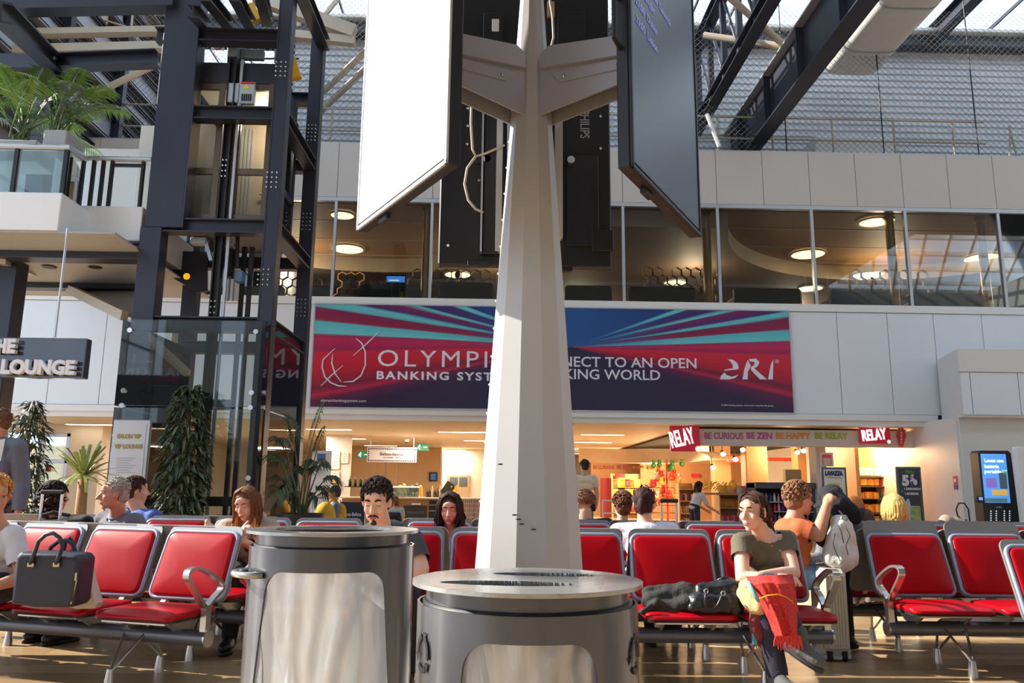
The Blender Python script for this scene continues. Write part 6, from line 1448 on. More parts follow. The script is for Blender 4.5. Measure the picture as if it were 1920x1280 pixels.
def hand(o, wrist, d, palm_n, sc=1.0, curl=.5, thumb=1, spread=1.0):
    d = d.normalized(); nrm = (palm_n-d*palm_n.dot(d)).normalized(); side = d.cross(nrm)*thumb
    o.cap(wrist-d*.01, wrist+d*.04*sc, .024*sc, .026*sc, 10, 3)
    R_ = Matrix((side, d, nrm)).transposed()
    o.ell(wrist+d*.052*sc, (.043*sc, .052*sc, .018*sc), R_, 12, 8)
    for i, (off, ln) in enumerate(((.031, .070), (.0105, .080), (-.0105, .074), (-.031, .056))):
        b = wrist+d*(.092-.006*abs(i-1))*sc+side*off*sc*spread
        d1 = (d*math.cos(curl)+nrm*math.sin(curl)).normalized(); d2 = (d*math.cos(curl*2.2)+nrm*math.sin(curl*2.2)).normalized()
        m_ = b+d1*ln*.52*sc; o.cap(b-d*.015*sc, m_, .0095*sc, .0085*sc, 8, 3); o.cap(m_, m_+d2*ln*.5*sc, .0085*sc, .0068*sc, 8, 3)
    tb = wrist+d*.03*sc+side*.034*sc; td = (d*.75+side*.55+nrm*.35).normalized(); te = tb+td*.042*sc
    o.cap(tb-td*.012, te, .012*sc, .0105*sc, 8, 3); o.cap(te, te+(td*.8+d*.4).normalized()*.032*sc, .0105*sc, .008*sc, 8, 3)
def face_prims(o, c, R_, s, male=False, lids=.0, nose=1.0):
    def E(p, r, rot=None): o.ell(c+R_ @ (V(p)*s), tuple(x*s for x in r), R_ if rot is None else R_ @ rot, 14, 10)
    def C(a, b, r0, r1): o.cap(c+R_ @ (V(a)*s), c+R_ @ (V(b)*s), r0*s, r1*s, 10, 4)
    E((0, .018, .036), (.074, .093, .080)); E((0, -.018, -.026), (.066, .070, .086)); E((0, -.032, -.072), (.055 if male else .047, .050, .036))
    E((0, -.066, -.099), (.024 if male else .019, .018, .017)); E((0, -.072, .045), (.045, .018, .03))
    C((0, -.084, .014), (0, -.108*(.5+.5*nose), -.026), .0085, .0125); E((.010, -.098, -.034), (.009, .010, .008)); E((-.010, -.098, -.034), (.009, .010, .008))
    for x in (-1, 1):
        C((x*.012, -.082, .030), (x*.046, -.070, .028), .010, .009); E((x*.036, -.058, -.026), (.024, .024, .026))
        E((x*.0755, .010, -.004), (.009, .021, .033), Matrix.Rotation(x*.35, 3, 'Z')); E((x*.070, .012, -.02), (.012, .014, .018))
        E((x*.031, -.0665, .014-.004*lids), (.0165, .0135, .0075+.004*lids)); E((x*.031, -.066, -.003), (.0155, .012, .005))
    E((0, -.076, -.064), (.029, .018, .017))
def face_parts(t, c, R_, s, hair, lips=(190, 110, 100), lids=0.0, brow=.0048, iris=(70, 46, 30)):
    def pt(p): return c+R_ @ (V(p)*s)
    for x in (-1, 1):
        o = MB(); o.ell(pt((x*.031, -.0675, .007)), (.0118*s,)*3, None, 14, 10, 0)
        if lids < .8:
            g = R_ @ V((x*.0+GAZE[0], -1, GAZE[1])).normalized(); e = pt((x*.031, -.0675, .007)); u = g.orthogonal().normalized(); w_ = g.cross(u)
            for rr, dd, mi in ((.0058, .0108, 1), (.0028, .0118, 2)):
                o.add([e+g*(dd+.0012)*s]+[e+g*(dd)*s+(u*math.cos(k*PI/5)+w_*math.sin(k*PI/5))*rr*s for k in range(10)], [(0, k+1, (k+1) % 10+1) for k in range(10)], mi)
        o.build('eye', [mat('eye_white', (214, 206, 200), .3, 0, 0), mat('iris_%d' % iris[0], iris, .25, 0, 0), m_black], t, True)
        o = MB(); o.tube([pt(p) for p in ((x*.013, -.0915, .030), (x*.026, -.0905, .0355), (x*.040, -.083, .0345), (x*.051, -.071, .028))], [brow*.7*s, brow*s, brow*.9*s, brow*.3*s], 6); o.build('eyebrow', hair, t, True)
        o = MB(); zl_ = .0125-.012*lids; o.tube([pt(p) for p in ((x*.0165, -.0775, zl_-.002), (x*.026, -.0835, zl_+.001), (x*.036, -.083, zl_+.001), (x*.046, -.0735, zl_-.003))], [.0008*s, .0017*s, .0018*s, .0008*s], 5); o.build('lash_line', m_black, t)
    o = MB(); o.ell(pt((0, -.0935, -.0592)), (.021*s, .0065*s, .0042*s), R_, 14, 8); o.ell(pt((0, -.0925, -.0675)), (.0185*s, .0075*s, .0055*s), R_, 14, 8); o.build('lips', mat('lips_%d' % lips[0], lips, .45, 0, .05), t, True)
GAZE = (0, -.05)
def scalp(o, c, R_, s, thick=1.0):
    o.ell(c+R_ @ (V((0, .022, .042))*s), tuple(x*s*thick for x in (.082, .100, .086)), R_, 20, 14)
    o.ell(c+R_ @ (V((0, .050, -.015))*s), tuple(x*s*thick for x in (.072, .068, .075)), R_, 16, 12)
def hair_short(t, c, R_, s, mm, rnd, curl=0, hairline=.062, nape=-.075, thick=1.0, n=260, ln=.03, r=.0042):
    o = MB(); scalp(o, c, R_, s, thick); Ri = R_.transposed()
    def bc(p):
        q = (Ri @ (p-c))/s
        return (q.y < -.030 and q.z < hairline+.25*(abs(q.x))*-.2) or (q.y < .004 and q.z < .012) or (abs(q.x) > .055 and q.y < .030 and q.z < .018 and q.y > -.02 and q.z > -.5 and q.z < -.0) or q.z < nape
    me = solid(o, .008*s, 2, .004*s, 60, boxcut=bc)
    st = MB()
    for k in range(n):
        u, v = rnd.uniform(-PI, PI), rnd.uniform(-.5, 1.45)
        p = V((.083*math.cos(v)*math.sin(u), .022-.100*math.cos(v)*math.cos(u), .042+.088*math.sin(v)))*thick
        if bc(c+R_ @ (p*s)): continue
        nn = V((p.x, p.y-.02, p.z-.03)).normalized(); tg = V((rnd.gauss(0, .5), rnd.gauss(.3, .6), rnd.gauss(0, .5))); tg = (tg-nn*tg.dot(nn)).normalized()
        pts = [p-nn*.004, p+nn*.008+tg*ln*.4, p+nn*(.010-.006*curl)+tg*ln*.8, p+nn*.002*(1-curl)+tg*ln*(1.0-.3*curl)]
        st.tube([c+R_ @ (q*s) for q in pts], [r*s, r*1.1*s, r*.8*s, r*.2*s], 5)
    me2 = st.mesh('x', mm, True); bm = bmesh.new(); bm.from_mesh(me); bm.from_mesh(me2); bm.to_mesh(me); bm.free(); me.polygons.foreach_set('use_smooth', [True]*len(me.polygons))
    mesh_part(me, 'hair', mm, t)
def hair_long(t, c, R_, s, mm, rnd, length=.26, n=120, wave=.006, phimin=.95, tips=None, vol=1.0, part=0.0, back=True, r=.0085, down=None):
    o = MB(); scalp(o, c, R_, s, vol); Ri = R_.transposed()
    def bc(p):
        q = (Ri @ (p-c))/s; return (q.y < -.022 and q.z < .088-abs(q.x-part)*.55) or (q.y < .0 and q.z < .0) or q.z < -.075
    me = solid(o, .009*s, 2, .003*s, 30, boxcut=bc); st = MB()
    dn = R_.transposed() @ V((0, 0, -1))*.8+V((0, 0, -.2)) if down is None else down
    for k in range(n):
        ph = rnd.uniform(phimin, 2*PI-phimin); sx = math.sin(ph); cy_ = -math.cos(ph); ln = length*rnd.uniform(.82, 1.05)
        p0 = V((part+.006*(1 if sx > 0 else -1), -.045+.10*rnd.random()*(.5+.5*cy_)+.02*cy_, .126))
        rad = rnd.uniform(.98, 1.10)*vol
        p1 = V((.064*sx*rad+part*.3, .02+.075*cy_*rad-.01, .098)); p2 = V((.088*sx*rad, .022+.102*cy_*rad, .03)); p3 = V((.094*sx*rad, .022+.104*cy_*rad, -.04))
        pts = [p0, p1, p2, p3]; w0 = rnd.uniform(0, 6)
        for q in range(1, 5):
            pts.append(p3+dn*(ln-.08)*q/4+V((math.sin(w0+q*1.7)*wave*2-.012*sx*q*.4, math.cos(w0+q*1.3)*wave*2, 0)))
        st.tube([c+R_ @ (q*s) for q in pts], [r*.5*s, r*s, r*1.1*s, r*1.1*s, r*s, r*.95*s, r*.7*s, r*.25*s], 6, flat=.6)
    me2 = st.mesh('x', mm, True); bm = bmesh.new(); bm.from_mesh(me); bm.from_mesh(me2); bm.to_mesh(me); bm.free(); me.polygons.foreach_set('use_smooth', [True]*len(me.polygons))
    mesh_part(me, 'hair', mm, t)
def person(label, head, neck, hip, yaw=0.0, hyaw=0.0, hpitch=0.0, hroll=0.0, hs=.93, J=None, sk='mid', male=False, voxel=.008, shw=.175, girth=1.0, shirt=None, sleeve=.55, trousers=None, shoes=None,
           hair=None, face=True, lids=0.0, lips=(190, 110, 100), neckcut=.055, legs=True, group=None, loose=.012, bust=0.0, brow=.0048, collar=None, fists=.5, seed=1, iris=(70, 46, 30), hem=None, nose=1.0):
    """joints are world points; yaw: way the trunk faces (0 = towards -Y)"""
    J = J or {}; rnd = random.Random(seed); up = V((0, 0, 1)); fw = V((math.sin(yaw), -math.cos(yaw), 0)); lf = V((math.cos(yaw), math.sin(yaw), 0)); s = hs
    t = thing('person', label, 'person', (hip.x, hip.y, 0), group)
    sp = (neck-hip); L_ = sp.length; zax = sp.normalized(); yax = -(fw-zax*fw.dot(zax)).normalized(); xax = yax.cross(zax); TR = Matrix((xax, yax, zax)).transposed()
    S = {'L': J.get('shL', neck+lf*shw-zax*.045), 'R': J.get('shR', neck-lf*shw-zax*.045)}
    E_ = {k: J.get('el'+k, S[k]-up*.26*s/.93+fw*.06+lf*(.05 if k == 'L' else -.05)) for k in 'LR'}
    H_ = {k: J.get('ha'+k, E_[k]+fw*.21+lf*(-.10 if k == 'L' else .10)-up*.02) for k in 'LR'}
    K_ = {k: J.get('kn'+k, hip+lf*(.11 if k == 'L' else -.11)+fw*.42*s/.93+up*.02) for k in 'LR'}
    A_ = {k: J.get('an'+k, V((K_[k].x, K_[k].y, .095))+fw*.03) for k in 'LR'}
    R_ = head_rot(hyaw, hpitch, hroll)
    def trunk(o, inf):
        g = girth
        for tt, r in ((.80, (.150*g, .098*g, .10)), (.58, (.150*g, .108*g, .13)), (.33, (.136*g, .108*g, .12)), (.10, (.152*g, .118*g, .11)), (-.05, (.155*g, .125*g, .095))):
            o.ell(hip+sp*tt, (r[0]*s/.93+inf, r[1]*s/.93+inf, r[2]*L_/.5+inf), TR, 18, 12)
        for k in 'LR':
            o.cap(neck-zax*.05, S[k], .055*s+inf*.6, .056*s*(1.12 if male else 1)+inf, 12); o.cap(hip+sp*.72+(S[k]-neck)*.45, S[k]-zax*.03, .075*s+inf, .056*s+inf, 12)
            if bust: o.ell(hip+sp*.60+lf*(.068 if k == 'L' else -.068)+fw*.080, (.06+inf, .055*bust+inf, .058+inf), TR, 12, 8)
    def arm(o, k, inf, t0=0.0, t1=2.0):
        a, b, c = S[k], E_[k], H_[k]; m_ = 1.15 if male else 1.0; ru, rm, rl = .050*s*m_, .041*s*m_, .029*s*m_
        if t1 <= 1: o.cap(a, a+(b-a)*t1, ru+inf, ru+(rm-ru)*t1+inf*1.3, 14)
        else:
            o.cap(a, b, ru+inf, rm+inf, 14); o.cap(b, b+(c-b)*.35, rm+inf, .042*s*m_+inf, 14); o.cap(b+(c-b)*.3, b+(c-b)*(t1-1), .042*s*m_+inf, rl+.1*inf+(1 if inf else 0)*.006+inf*.6, 14)
    def leg(o, k, inf, t1=2.0):
        h = hip+lf*(.085 if k == 'L' else -.085)*s/.93; o.cap(h, K_[k], .086*s*girth**.5+inf, .060*s+inf, 14); a = K_[k]+(A_[k]-K_[k])*min(1, t1-1)
        m_ = K_[k]+(A_[k]-K_[k])*.35; o.cap(K_[k], m_, .058*s+inf, .056*s+inf, 14); o.cap(m_, a, .056*s+inf, .042*s+inf*1.2, 14)
    b = MB(); trunk(b, -.004)
    nk = head+R_ @ (V((0, .028, -.07))*s); b.cap(nk, neck-zax*.03, .050*s*(1.12 if male else 1), .058*s*(1.12 if male else 1), 16); b.cap(neck-zax*.02, neck-zax*.06, .07*s, .10*s, 14)
    face_prims(b, head, R_, s*1.0, male, lids, nose)
    for k in 'LR':
        arm(b, k, 0.0)
        d = H_[k]-E_[k]; pn = J.get('pn'+k, (-up+fw*.2 if abs(d.normalized().z) < .8 else fw)); hand(b, H_[k], d, pn, s, fists, 1 if k == 'R' else -1)
        if legs and not trousers: leg(b, k, 0.0)
    me = solid(b, voxel, 3); mesh_part(me, 'body', skin(sk), t)
    if shirt:
        o = MB(); trunk(o, loose); cuts = []
        for k in 'LR':
            arm(o, k, loose+.004, 0, sleeve)
            if sleeve <= 1: q = S[k]+(E_[k]-S[k])*sleeve; cuts.append((q, (E_[k]-S[k]).normalized(), .075*s))
            else: q = E_[k]+(H_[k]-E_[k])*(sleeve-1); cuts.append((q, (H_[k]-E_[k]).normalized(), .07))
        nc = neck+zax*.02+fw*.02
        nb = lambda p: (p-(nc+fw*.035)).length < neckcut*1.25 and (p-nc).dot(zax) > -.05 or (p-nc).length < neckcut+.018
        me = solid(o, max(.0065, voxel), 4, .0055, 7.5, cuts, nb if neckcut else None); mesh_part(me, 'shirt', shirt, t)
    if collar:
        o = MB(); o.tube([neck+zax*.022+(xax*math.cos(a)*.064*s-yax*math.sin(a)*.066*s)-zax*(.03*max(0, math.sin(a))) for a in [2*PI*k/20 for k in range(20)]], .014, 8, True); o.build('collar', collar, t, True)
    if trousers and legs:
        o = MB(); o.ell(hip, (.162*girth*s/.93+.012, .128*girth*s/.93+.012, .11), TR, 18, 12)
        for k in 'LR': leg(o, k, .012)
        me = solid(o, .011, 3, .006, 8, [(A_[k]+(A_[k]-K_[k]).normalized()*.0, (A_[k]-K_[k]).normalized(), .12) for k in 'LR']); mesh_part(me, 'trousers', trousers, t)
    if shoes and legs:
        for k in 'LR':
            a = A_[k]; fd = J.get('ft'+k, V((fw.x, fw.y, -.0))).normalized(); ud = (up-fd*up.dot(fd)).normalized(); o = MB(); sd = fd.cross(ud)
            Rf = Matrix((sd, fd, ud)).transposed(); o.cap(a+ud*.03, a-ud*.03-fd*.01, .048*s, .052*s, 12); o.ell(a-ud*.040+fd*.05, (.046*s, .125*s, .045*s), Rf, 16, 10); o.ell(a-ud*.042+fd*.12, (.049*s, .075*s, .040*s), Rf, 14, 10); o.cap(a-ud*.01+fd*.02, a-ud*.03+fd*.09, .040*s, .034*s, 12); o.ell(a-ud*.05-fd*.03, (.042*s, .055*s, .03*s), Rf, 12, 8)
            me = solid(o, .008, 3); so_ = mesh_part(me, 'shoe', shoes[0], t); o = MB(); o.prism([((.050-.010*(k_ > 9))*s*math.cos(2*PI*k_/20)*(1.0 if math.sin(2*PI*k_/20) > 0 else .86), .045+.150*s*math.sin(2*PI*k_/20)) for k_ in range(20)], 'z', -.092, -.066); o.v = [tuple(a+sd*v_[0]+fd*v_[1]+ud*v_[2]) for v_ in o.v]; o.build('sole', shoes[1], so_, True)
            o = MB()
            for q in range(5): y_ = .045+.022*q; zz = .0-.016*q; o.tube([a+fd*y_+ud*(zz-.006)-sd*.030, a+fd*(y_+.005)+ud*(zz+.010), a+fd*y_+ud*(zz-.006)+sd*.030], .0045, 5)
            o.build('lace', shoes[2] if len(shoes) > 2 else m_black, so_)
    if face: face_parts(t, head, R_, s, hair[1] if hair else m_black, lips, lids, brow, iris)
    if hair:
        kind = hair[0]; kw = hair[2] if len(hair) > 2 else {}
        if kind == 'short': hair_short(t, head, R_, s, hair[1], rnd, **kw)
        elif kind == 'long': hair_long(t, head, R_, s, hair[1], rnd, **kw)
    t['_d'] = 0; del t['_d']
    return t, dict(S=S, E=E_, H=H_, K=K_, A=A_, R=R_, fw=fw, lf=lf, zax=zax, neck=neck, head=head, hip=hip, s=s)
def lap(px, Y, z=.53): q = P(px, 1000, Y); return V((q.x, Y, z))

# ---- the woman in the olive shirt
Yh = 5.20
D_jeans = cloth('dark_denim', (40, 42, 56), .35); m_olive = cloth('olive', (98, 92, 74), .3)
GAZE = (-.25, -.08)
wj = dict(shL=P(1473, 1016, 5.22), shR=P(1390, 1018, 5.18), elL=P(1488, 1074, 5.08), haL=P(1428, 1079, 4.90), elR=P(1392, 1084, 5.02), haR=P(1452, 1083, 4.94), pnL=V((0, -.3, -1)), pnR=V((0, .3, -1)),
          knR=P(1447, 1098, 4.80), anR=P(1494, 1196, 4.72), knL=P(1432, 1134, 4.84), anL=V((P(1458, 1262, 4.80).x, 4.80, .10)), ftR=V((.62, -.45, -.42)), ftL=V((.15, -1, 0)))
wo, wk = person('woman in an olive T-shirt with crossed arms and legs, looking to the left', P(1412, 959, 5.14), P(1433, 1001, 5.24), V((P(1440, 1100, 5.25).x, 5.26, .53)), yaw=-.05, hyaw=-.88, hpitch=.08, hs=1.03, J=wj, sk='fair', voxel=.0055,
       shw=.16, girth=.84, shirt=m_olive, sleeve=.42, trousers=D_jeans, shoes=(cloth('trainer_grey', (86, 88, 90), .5), mat('sole_dark', (48, 48, 50), .7), mat('lace_white', (200, 200, 204), .8)), bust=.7, neckcut=.082,
       hair=('long', hairm('dark_brown', (62, 38, 28)), dict(length=.02, n=10, vol=.97)), lips=(196, 120, 110), iris=(70, 60, 50), seed=2)
hm = hairm('dark_brown', (62, 38, 28)); o = MB(); c = wk['head']; R_ = wk['R']; rr = random.Random(4)
for k in range(70):                       # hair drawn back from the parting into a low tail
    ph = -1.35+2.7*k/69; p0 = V((.012*math.sin(ph*2), -.055+.02*rr.random(), .118)); sx = math.sin(ph)
    pts = [V((.046*sx, -.066+.028*abs(sx), .100-.012*abs(sx))), V((.080*sx, -.012, .072)), V((.086*sx, .055, .025)), V((.045*sx, .112, -.035)), V((.012*sx, .140, -.065))]
    o.tube([c+R_ @ (q*.985) for q in pts], [.004, .0085, .0075, .007, .005], 6, flat=.6)
tail = []
for k in range(26):
    a_, b_ = rr.uniform(-.02, .02), rr.uniform(-.02, .02)
    pts = [V((a_*.4, .134, -.06+b_*.4)), V((a_, .166+b_, -.085)), V((a_*1.3, .172+b_, -.14)), V((a_*1.3, .160+b_, -.19)), V((a_*.6, .150+b_*.5, -.235))]
    o.tube([c+R_ @ (q*.98) for q in pts], [.004, .008, .009, .006, .001], 6)
o.build('ponytail', hm, wo, True)
# shawl over her lap
sm_red = bpy.data.materials.new('shawl_red'); sm_red.use_nodes = True; n = sm_red.node_tree.nodes; L = sm_red.node_tree.links; b_ = n['Principled BSDF']; b_.inputs['Roughness'].default_value = .9
tc = n.new('ShaderNodeTexCoord'); vo = n.new('ShaderNodeTexVoronoi'); vo.inputs['Scale'].default_value = 9.0; L.new(tc.outputs['Object'], vo.inputs['Vector'])
wv = n.new('ShaderNodeMath'); wv.operation = 'SINE'; ml = n.new('ShaderNodeMath'); ml.operation = 'MULTIPLY'; ml.inputs[1].default_value = 38; L.new(vo.outputs['Distance'], ml.inputs[0]); L.new(ml.outputs[0], wv.inputs[0])
cr = n.new('ShaderNodeValToRGB'); L.new(wv.outputs[0], cr.inputs[0]); e = cr.color_ramp.elements; e[0].position = .55; e[0].color = lin((196, 40, 38)); e[1].position = 1.0; e[1].color = lin((206, 74, 52)); L.new(cr.outputs[0], b_.inputs['Base Color'])
shawl = thing('shawl', 'red patterned fringed shawl draped over the knees of the woman in olive', 'shawl', (wk['K']['R'].x, wk['K']['R'].y, .5))
hR = wk['hip']+wk['lf']*-.08; kR, aR = wk['K']['R'], wk['A']['R']; hL = wk['hip']+wk['lf']*.08
rows_ = [((1404, 1080), (1480, 1079), 4.93), ((1399, 1080), (1486, 1076), 4.74), ((1404, 1095), (1490, 1092), 4.64), ((1424, 1130), (1494, 1128), 4.63), ((1441, 1162), (1500, 1162), 4.61), ((1451, 1192), (1505, 1195), 4.615)]
o = MB(); vs = []; NU, NV = 40, 40
for j in range(NV+1):
    f = j/NV*(len(rows_)-1); k = min(len(rows_)-2, int(f)); f -= k; v = j/NV
    for i in range(NU+1):
        u = i/NU; (l0, r0_, y0_), (l1, r1_, y1_) = rows_[k], rows_[k+1]
        lx = l0[0]+(l1[0]-l0[0])*f; ly = l0[1]+(l1[1]-l0[1])*f; rx_ = r0_[0]+(r1_[0]-r0_[0])*f; ry = r0_[1]+(r1_[1]-r0_[1])*f; Y_ = y0_+(y1_-y0_)*f
        fold = (.003+.020*v)*math.sin(u*13+2.2*v+.8*math.sin(5*v))+.008*math.sin(u*29-4*v)*v+.010*mnoise.noise(V((u*3, v*5, 1)))
        q = P(lx+(rx_-lx)*u, ly+(ry-ly)*u+1.6*math.sin(u*9+v*3)*(v > .2), Y_+.12*(2*u-1)**2+fold); vs.append(q)
o.add(vs, [(j*(NU+1)+i, j*(NU+1)+i+1, (j+1)*(NU+1)+i+1, (j+1)*(NU+1)+i) for j in range(NV) for i in range(NU)])
rc_ = o.build('red_cloth', sm_red, shawl, True); thicken(rc_, .012)
o = MB(); o.cap(P(1400, 1100, 4.86), P(1424, 1134, 4.80), .05, .055, 12); o.cap(P(1396, 1112, 4.88), P(1412, 1138, 4.82), .05, .045, 12); o.cap(P(1408, 1092, 4.84), P(1440, 1110, 4.74), .035, .03, 12); me = solid(o, .010, 3, .012, 12); mesh_part(me, 'sand_fold', cloth('shawl_sand', (204, 178, 130), .4), shawl)
o = MB(); o.cap(P(1420, 1136, 4.84), P(1420, 1192, 4.80), .042, .03, 12); o.cap(P(1412, 1140, 4.84), P(1416, 1180, 4.80), .03, .03, 12); me = solid(o, .010, 3, .008, 12); mesh_part(me, 'maroon_corner', cloth('shawl_maroon', (112, 50, 48), .4), shawl)
o = MB().tube([P(1403, 1092, 4.76), P(1408, 1102, 4.70), P(1416, 1116, 4.68), P(1423, 1128, 4.68)], [.012, .014, .014, .008], 8); o.build('teal_stripe', cloth('shawl_teal', (120, 176, 176)), shawl, True)
o = MB(); o.tube([P(x, y, Y_) for x, y, Y_ in ((1424, 1122, 4.66), (1440, 1116, 4.62), (1458, 1114, 4.615), (1474, 1119, 4.62), (1488, 1130, 4.66))], .004, 6); o.build('gold_piping', cloth('shawl_gold', (222, 150, 40)), shawl, True)
o = MB()
for k in range(26):
    px_ = 1452+44*k/25; q = P(px_+3, 1191, 4.635); e = P(px_+2+rr.uniform(-3, 5)+(6 if k > 14 else 0), 1212+rr.uniform(-6, 7), 4.63); o.tube([q, (q+e)/2+V((rr.uniform(-.008, .008), 0, 0)), e], [.0045, .004, .003], 5)
for k in range(12):
    px_ = 1411+20*k/11; q = P(px_, 1194, 4.80); e = P(px_+rr.uniform(-2, 10), 1213+rr.uniform(-3, 12), 4.79); o.tube([q, e], [.004, .0025], 5, mi=1)
for k in range(5): q = P(1411+k, 1176, 4.79); o.tube([q, P(1413+k*1.5, 1208, 4.78)], [.006, .004], 5, mi=2)
o.build('fringe', [cloth('fringe_red', (226, 60, 56)), cloth('shawl_maroon', (112, 50, 48)), cloth('fringe_blue', (60, 160, 190))], shawl, kind='stuff')

# ---- the man with the moustache behind the taller bin
GAZE = (0, -.4)
m_dgrey = cloth('charcoal', (72, 72, 76), .3); hb = hairm('black_brown', (44, 32, 26))
hpx = P(706, 940, 4.62)
mo, mk = person('bearded man in a charcoal T-shirt looking down behind the taller bin', hpx, P(714, 992, 4.80), V((P(735, 1100, 5.2).x, 5.27, .53)), yaw=0, hyaw=-.10, hpitch=.30, hs=1.0, sk='fair', male=True, voxel=.006, shw=.205, girth=1.12,
      J=dict(shL=P(772, 1012, 4.86), shR=P(645, 1014, 4.86), elL=P(790, 1066, 4.76), haL=P(730, 1095, 4.56), elR=P(640, 1080, 4.76), haR=P(690, 1098, 4.56), knL=V((P(765, 1120, 4.82).x, 4.82, .50)), anL=V((P(762, 1240, 4.86).x, 4.86, .1)), knR=V((P(690, 1120, 4.82).x, 4.82, .50)), anR=V((P(690, 1240, 4.86).x, 4.86, .1))),
      shirt=m_dgrey, sleeve=.72, trousers=cloth('black_trousers', (28, 26, 30)), shoes=(m_black, m_rubber), hair=('short', hb, dict(curl=1, n=420, ln=.026, r=.0052, hairline=.068)), lids=1.0, lips=(190, 100, 96), brow=.006, neckcut=.066, seed=5, nose=1.15)
c, R_, s_ = mk['head'], mk['R'], mk['s']; f_ = lambda p: c+R_ @ (V(p)*s_)
o = MB()
for x in (-1, 1): o.tube([f_((x*.002, -.103, -.049)), f_((x*.014, -.101, -.050)), f_((x*.026, -.091, -.059)), f_((x*.030, -.084, -.070))], [.0052*s_, .006*s_, .005*s_, .002], 7)
o.ell(f_((0, -.082, -.099)), (.018, .010, .016), R_, 12, 8); o.ell(f_((0, -.090, -.079)), (.005, .005, .006), R_, 8, 6); o.build('beard', hb, mo, True)

# ---- the young woman in the hoodie
GAZE = (-.1, -.5)
m_hood = cloth('beige_hoodie', (182, 158, 138), .35); hg = hairm('light_brown', (104, 66, 42)); hg2 = hairm('copper_ends', (196, 122, 60))
yh = 6.35
yo, yk = person('young woman in a beige hoodie looking down at her hands', P(461, 943, yh-.1), P(466, 980, yh), V((P(460, 1060, yh).x, yh+.05, .53)), yaw=.1, hyaw=-.18, hpitch=.42, hs=1.0, sk='fair', voxel=.007, shw=.165, girth=.92,
      J=dict(elL=P(500, 1040, yh-.12), haL=P(458, 1016, yh-.38), elR=P(422, 1036, yh-.14), haR=P(450, 1002, yh-.38), pnL=V((-.6, .5, .2)), pnR=V((.6, .5, -.2)), knL=V((P(490, 1060, yh-.38).x, yh-.42, .50)), knR=V((P(445, 1060, yh-.38).x, yh-.42, .52))),
      shirt=m_hood, sleeve=1.80, loose=.026, trousers=cloth('black_leggings', (30, 28, 32)), shoes=(m_black, m_rubber), neckcut=.05, lids=.9, fists=1.0, hair=('long', hg, dict(length=.30, n=130, phimin=.85, wave=.006, vol=1.0)), seed=7)
o = MB(); c, R_ = yk['head'], yk['R']; rr = random.Random(8)
for x in (-1, 1):
    for k in range(22):
        b0 = c+R_ @ V((x*rr.uniform(.055, .085), rr.uniform(-.04, .03), -.07)); o.tube([b0, b0+V((x*.004, -.012, -.05)), b0+V((x*rr.uniform(-.01, .012), -.02+rr.uniform(-.01, .01), -.10)), b0+V((x*rr.uniform(-.02, .01), -.02, -.155))], [.006, .008, .008, .002], 6)
o.build('copper_hair_ends', hg2, yo, True)
o = MB(); nk = yk['neck']; fw = yk['fw']
o.tube([nk+V((.085*math.cos(a), .07*math.sin(a)+.035, .015+.045*math.sin(a))) for a in [PI*(-.1+1.2*k/12) for k in range(13)]], [.03]+[.046]*11+[.03], 10); me = solid(o, .010, 3, .006, 12); mesh_part(me, 'hood', m_hood, yo)

# ---- the dark-haired woman beyond the bench, left of the pillar
GAZE = (0, -.5)
Yd2 = 6.50; hd = hairm('near_black', (48, 32, 28)); m_lb = cloth('pale_blue', (188, 200, 226), .3)
do, dk_ = person('dark-haired woman in a pale blue top reading with eyes lowered, left of the pillar', P(843, 953, Yd2-.1), P(846, 993, Yd2), V((P(843, 1060, Yd2).x, Yd2+.12, .53)), yaw=0, hyaw=-.05, hpitch=.26, hs=1.0, sk='fair', voxel=.007, shw=.16, girth=.9,
      shirt=m_lb, sleeve=1.5, trousers=D_jeans, shoes=(m_black, m_rubber), lids=.9, neckcut=.06, hair=('long', hd, dict(length=.27, n=150, phimin=.80, wave=.012, vol=1.06, r=.0095)), lips=(190, 110, 108), seed=9)

# ---- the grey-haired man in the grey polo shirt
GAZE = (-.2, 0)
Yg2 = 6.55; m_polo = cloth('grey_polo', (104, 104, 112), .3); hgr = hairm('silver', (146, 138, 130))
go, gk = person('grey-haired man in a grey polo shirt looking to the left', P(213, 926, Yg2-.1), P(222, 966, Yg2), V((P(215, 1060, Yg2).x, Yg2+.12, .53)), yaw=-.5, hyaw=-1.0, hpitch=.05, hs=1.0, sk='tan', male=True, voxel=.007, shw=.19, girth=1.08,
      J=dict(elL=P(268, 1005, Yg2-.1), haL=P(215, 1030, Yg2-.35)), shirt=m_polo, sleeve=.8, trousers=cloth('navy_trousers', (40, 44, 60)), shoes=(m_black, m_rubber), collar=cloth('polo_collar', (128, 146, 166)), hair=('short', hgr, dict(n=200, ln=.022, r=.0036, hairline=.080, thick=.97)), seed=11, nose=1.2, brow=.004)
# ---- the man in blue seen from behind
Yb2 = 7.30; hbr = hairm('brown', (62, 42, 32))
person('brown-haired man in a blue shirt seen from behind beside the grey-haired man', P(256, 920, Yb2), P(264, 958, Yb2), V((P(270, 1040, Yb2).x, Yb2-.1, .53)), yaw=PI-.6, hyaw=PI-1.0, hs=.97, sk='mid', male=True, voxel=.010, shw=.20, girth=1.05, shirt=cloth('royal_blue', (70, 96, 164), .3), sleeve=.9, trousers=D_jeans, shoes=(m_black, m_rubber), face=False,
       hair=('short', hbr, dict(n=320, ln=.036, r=.0052, nape=-.085)), seed=12, neckcut=.05)
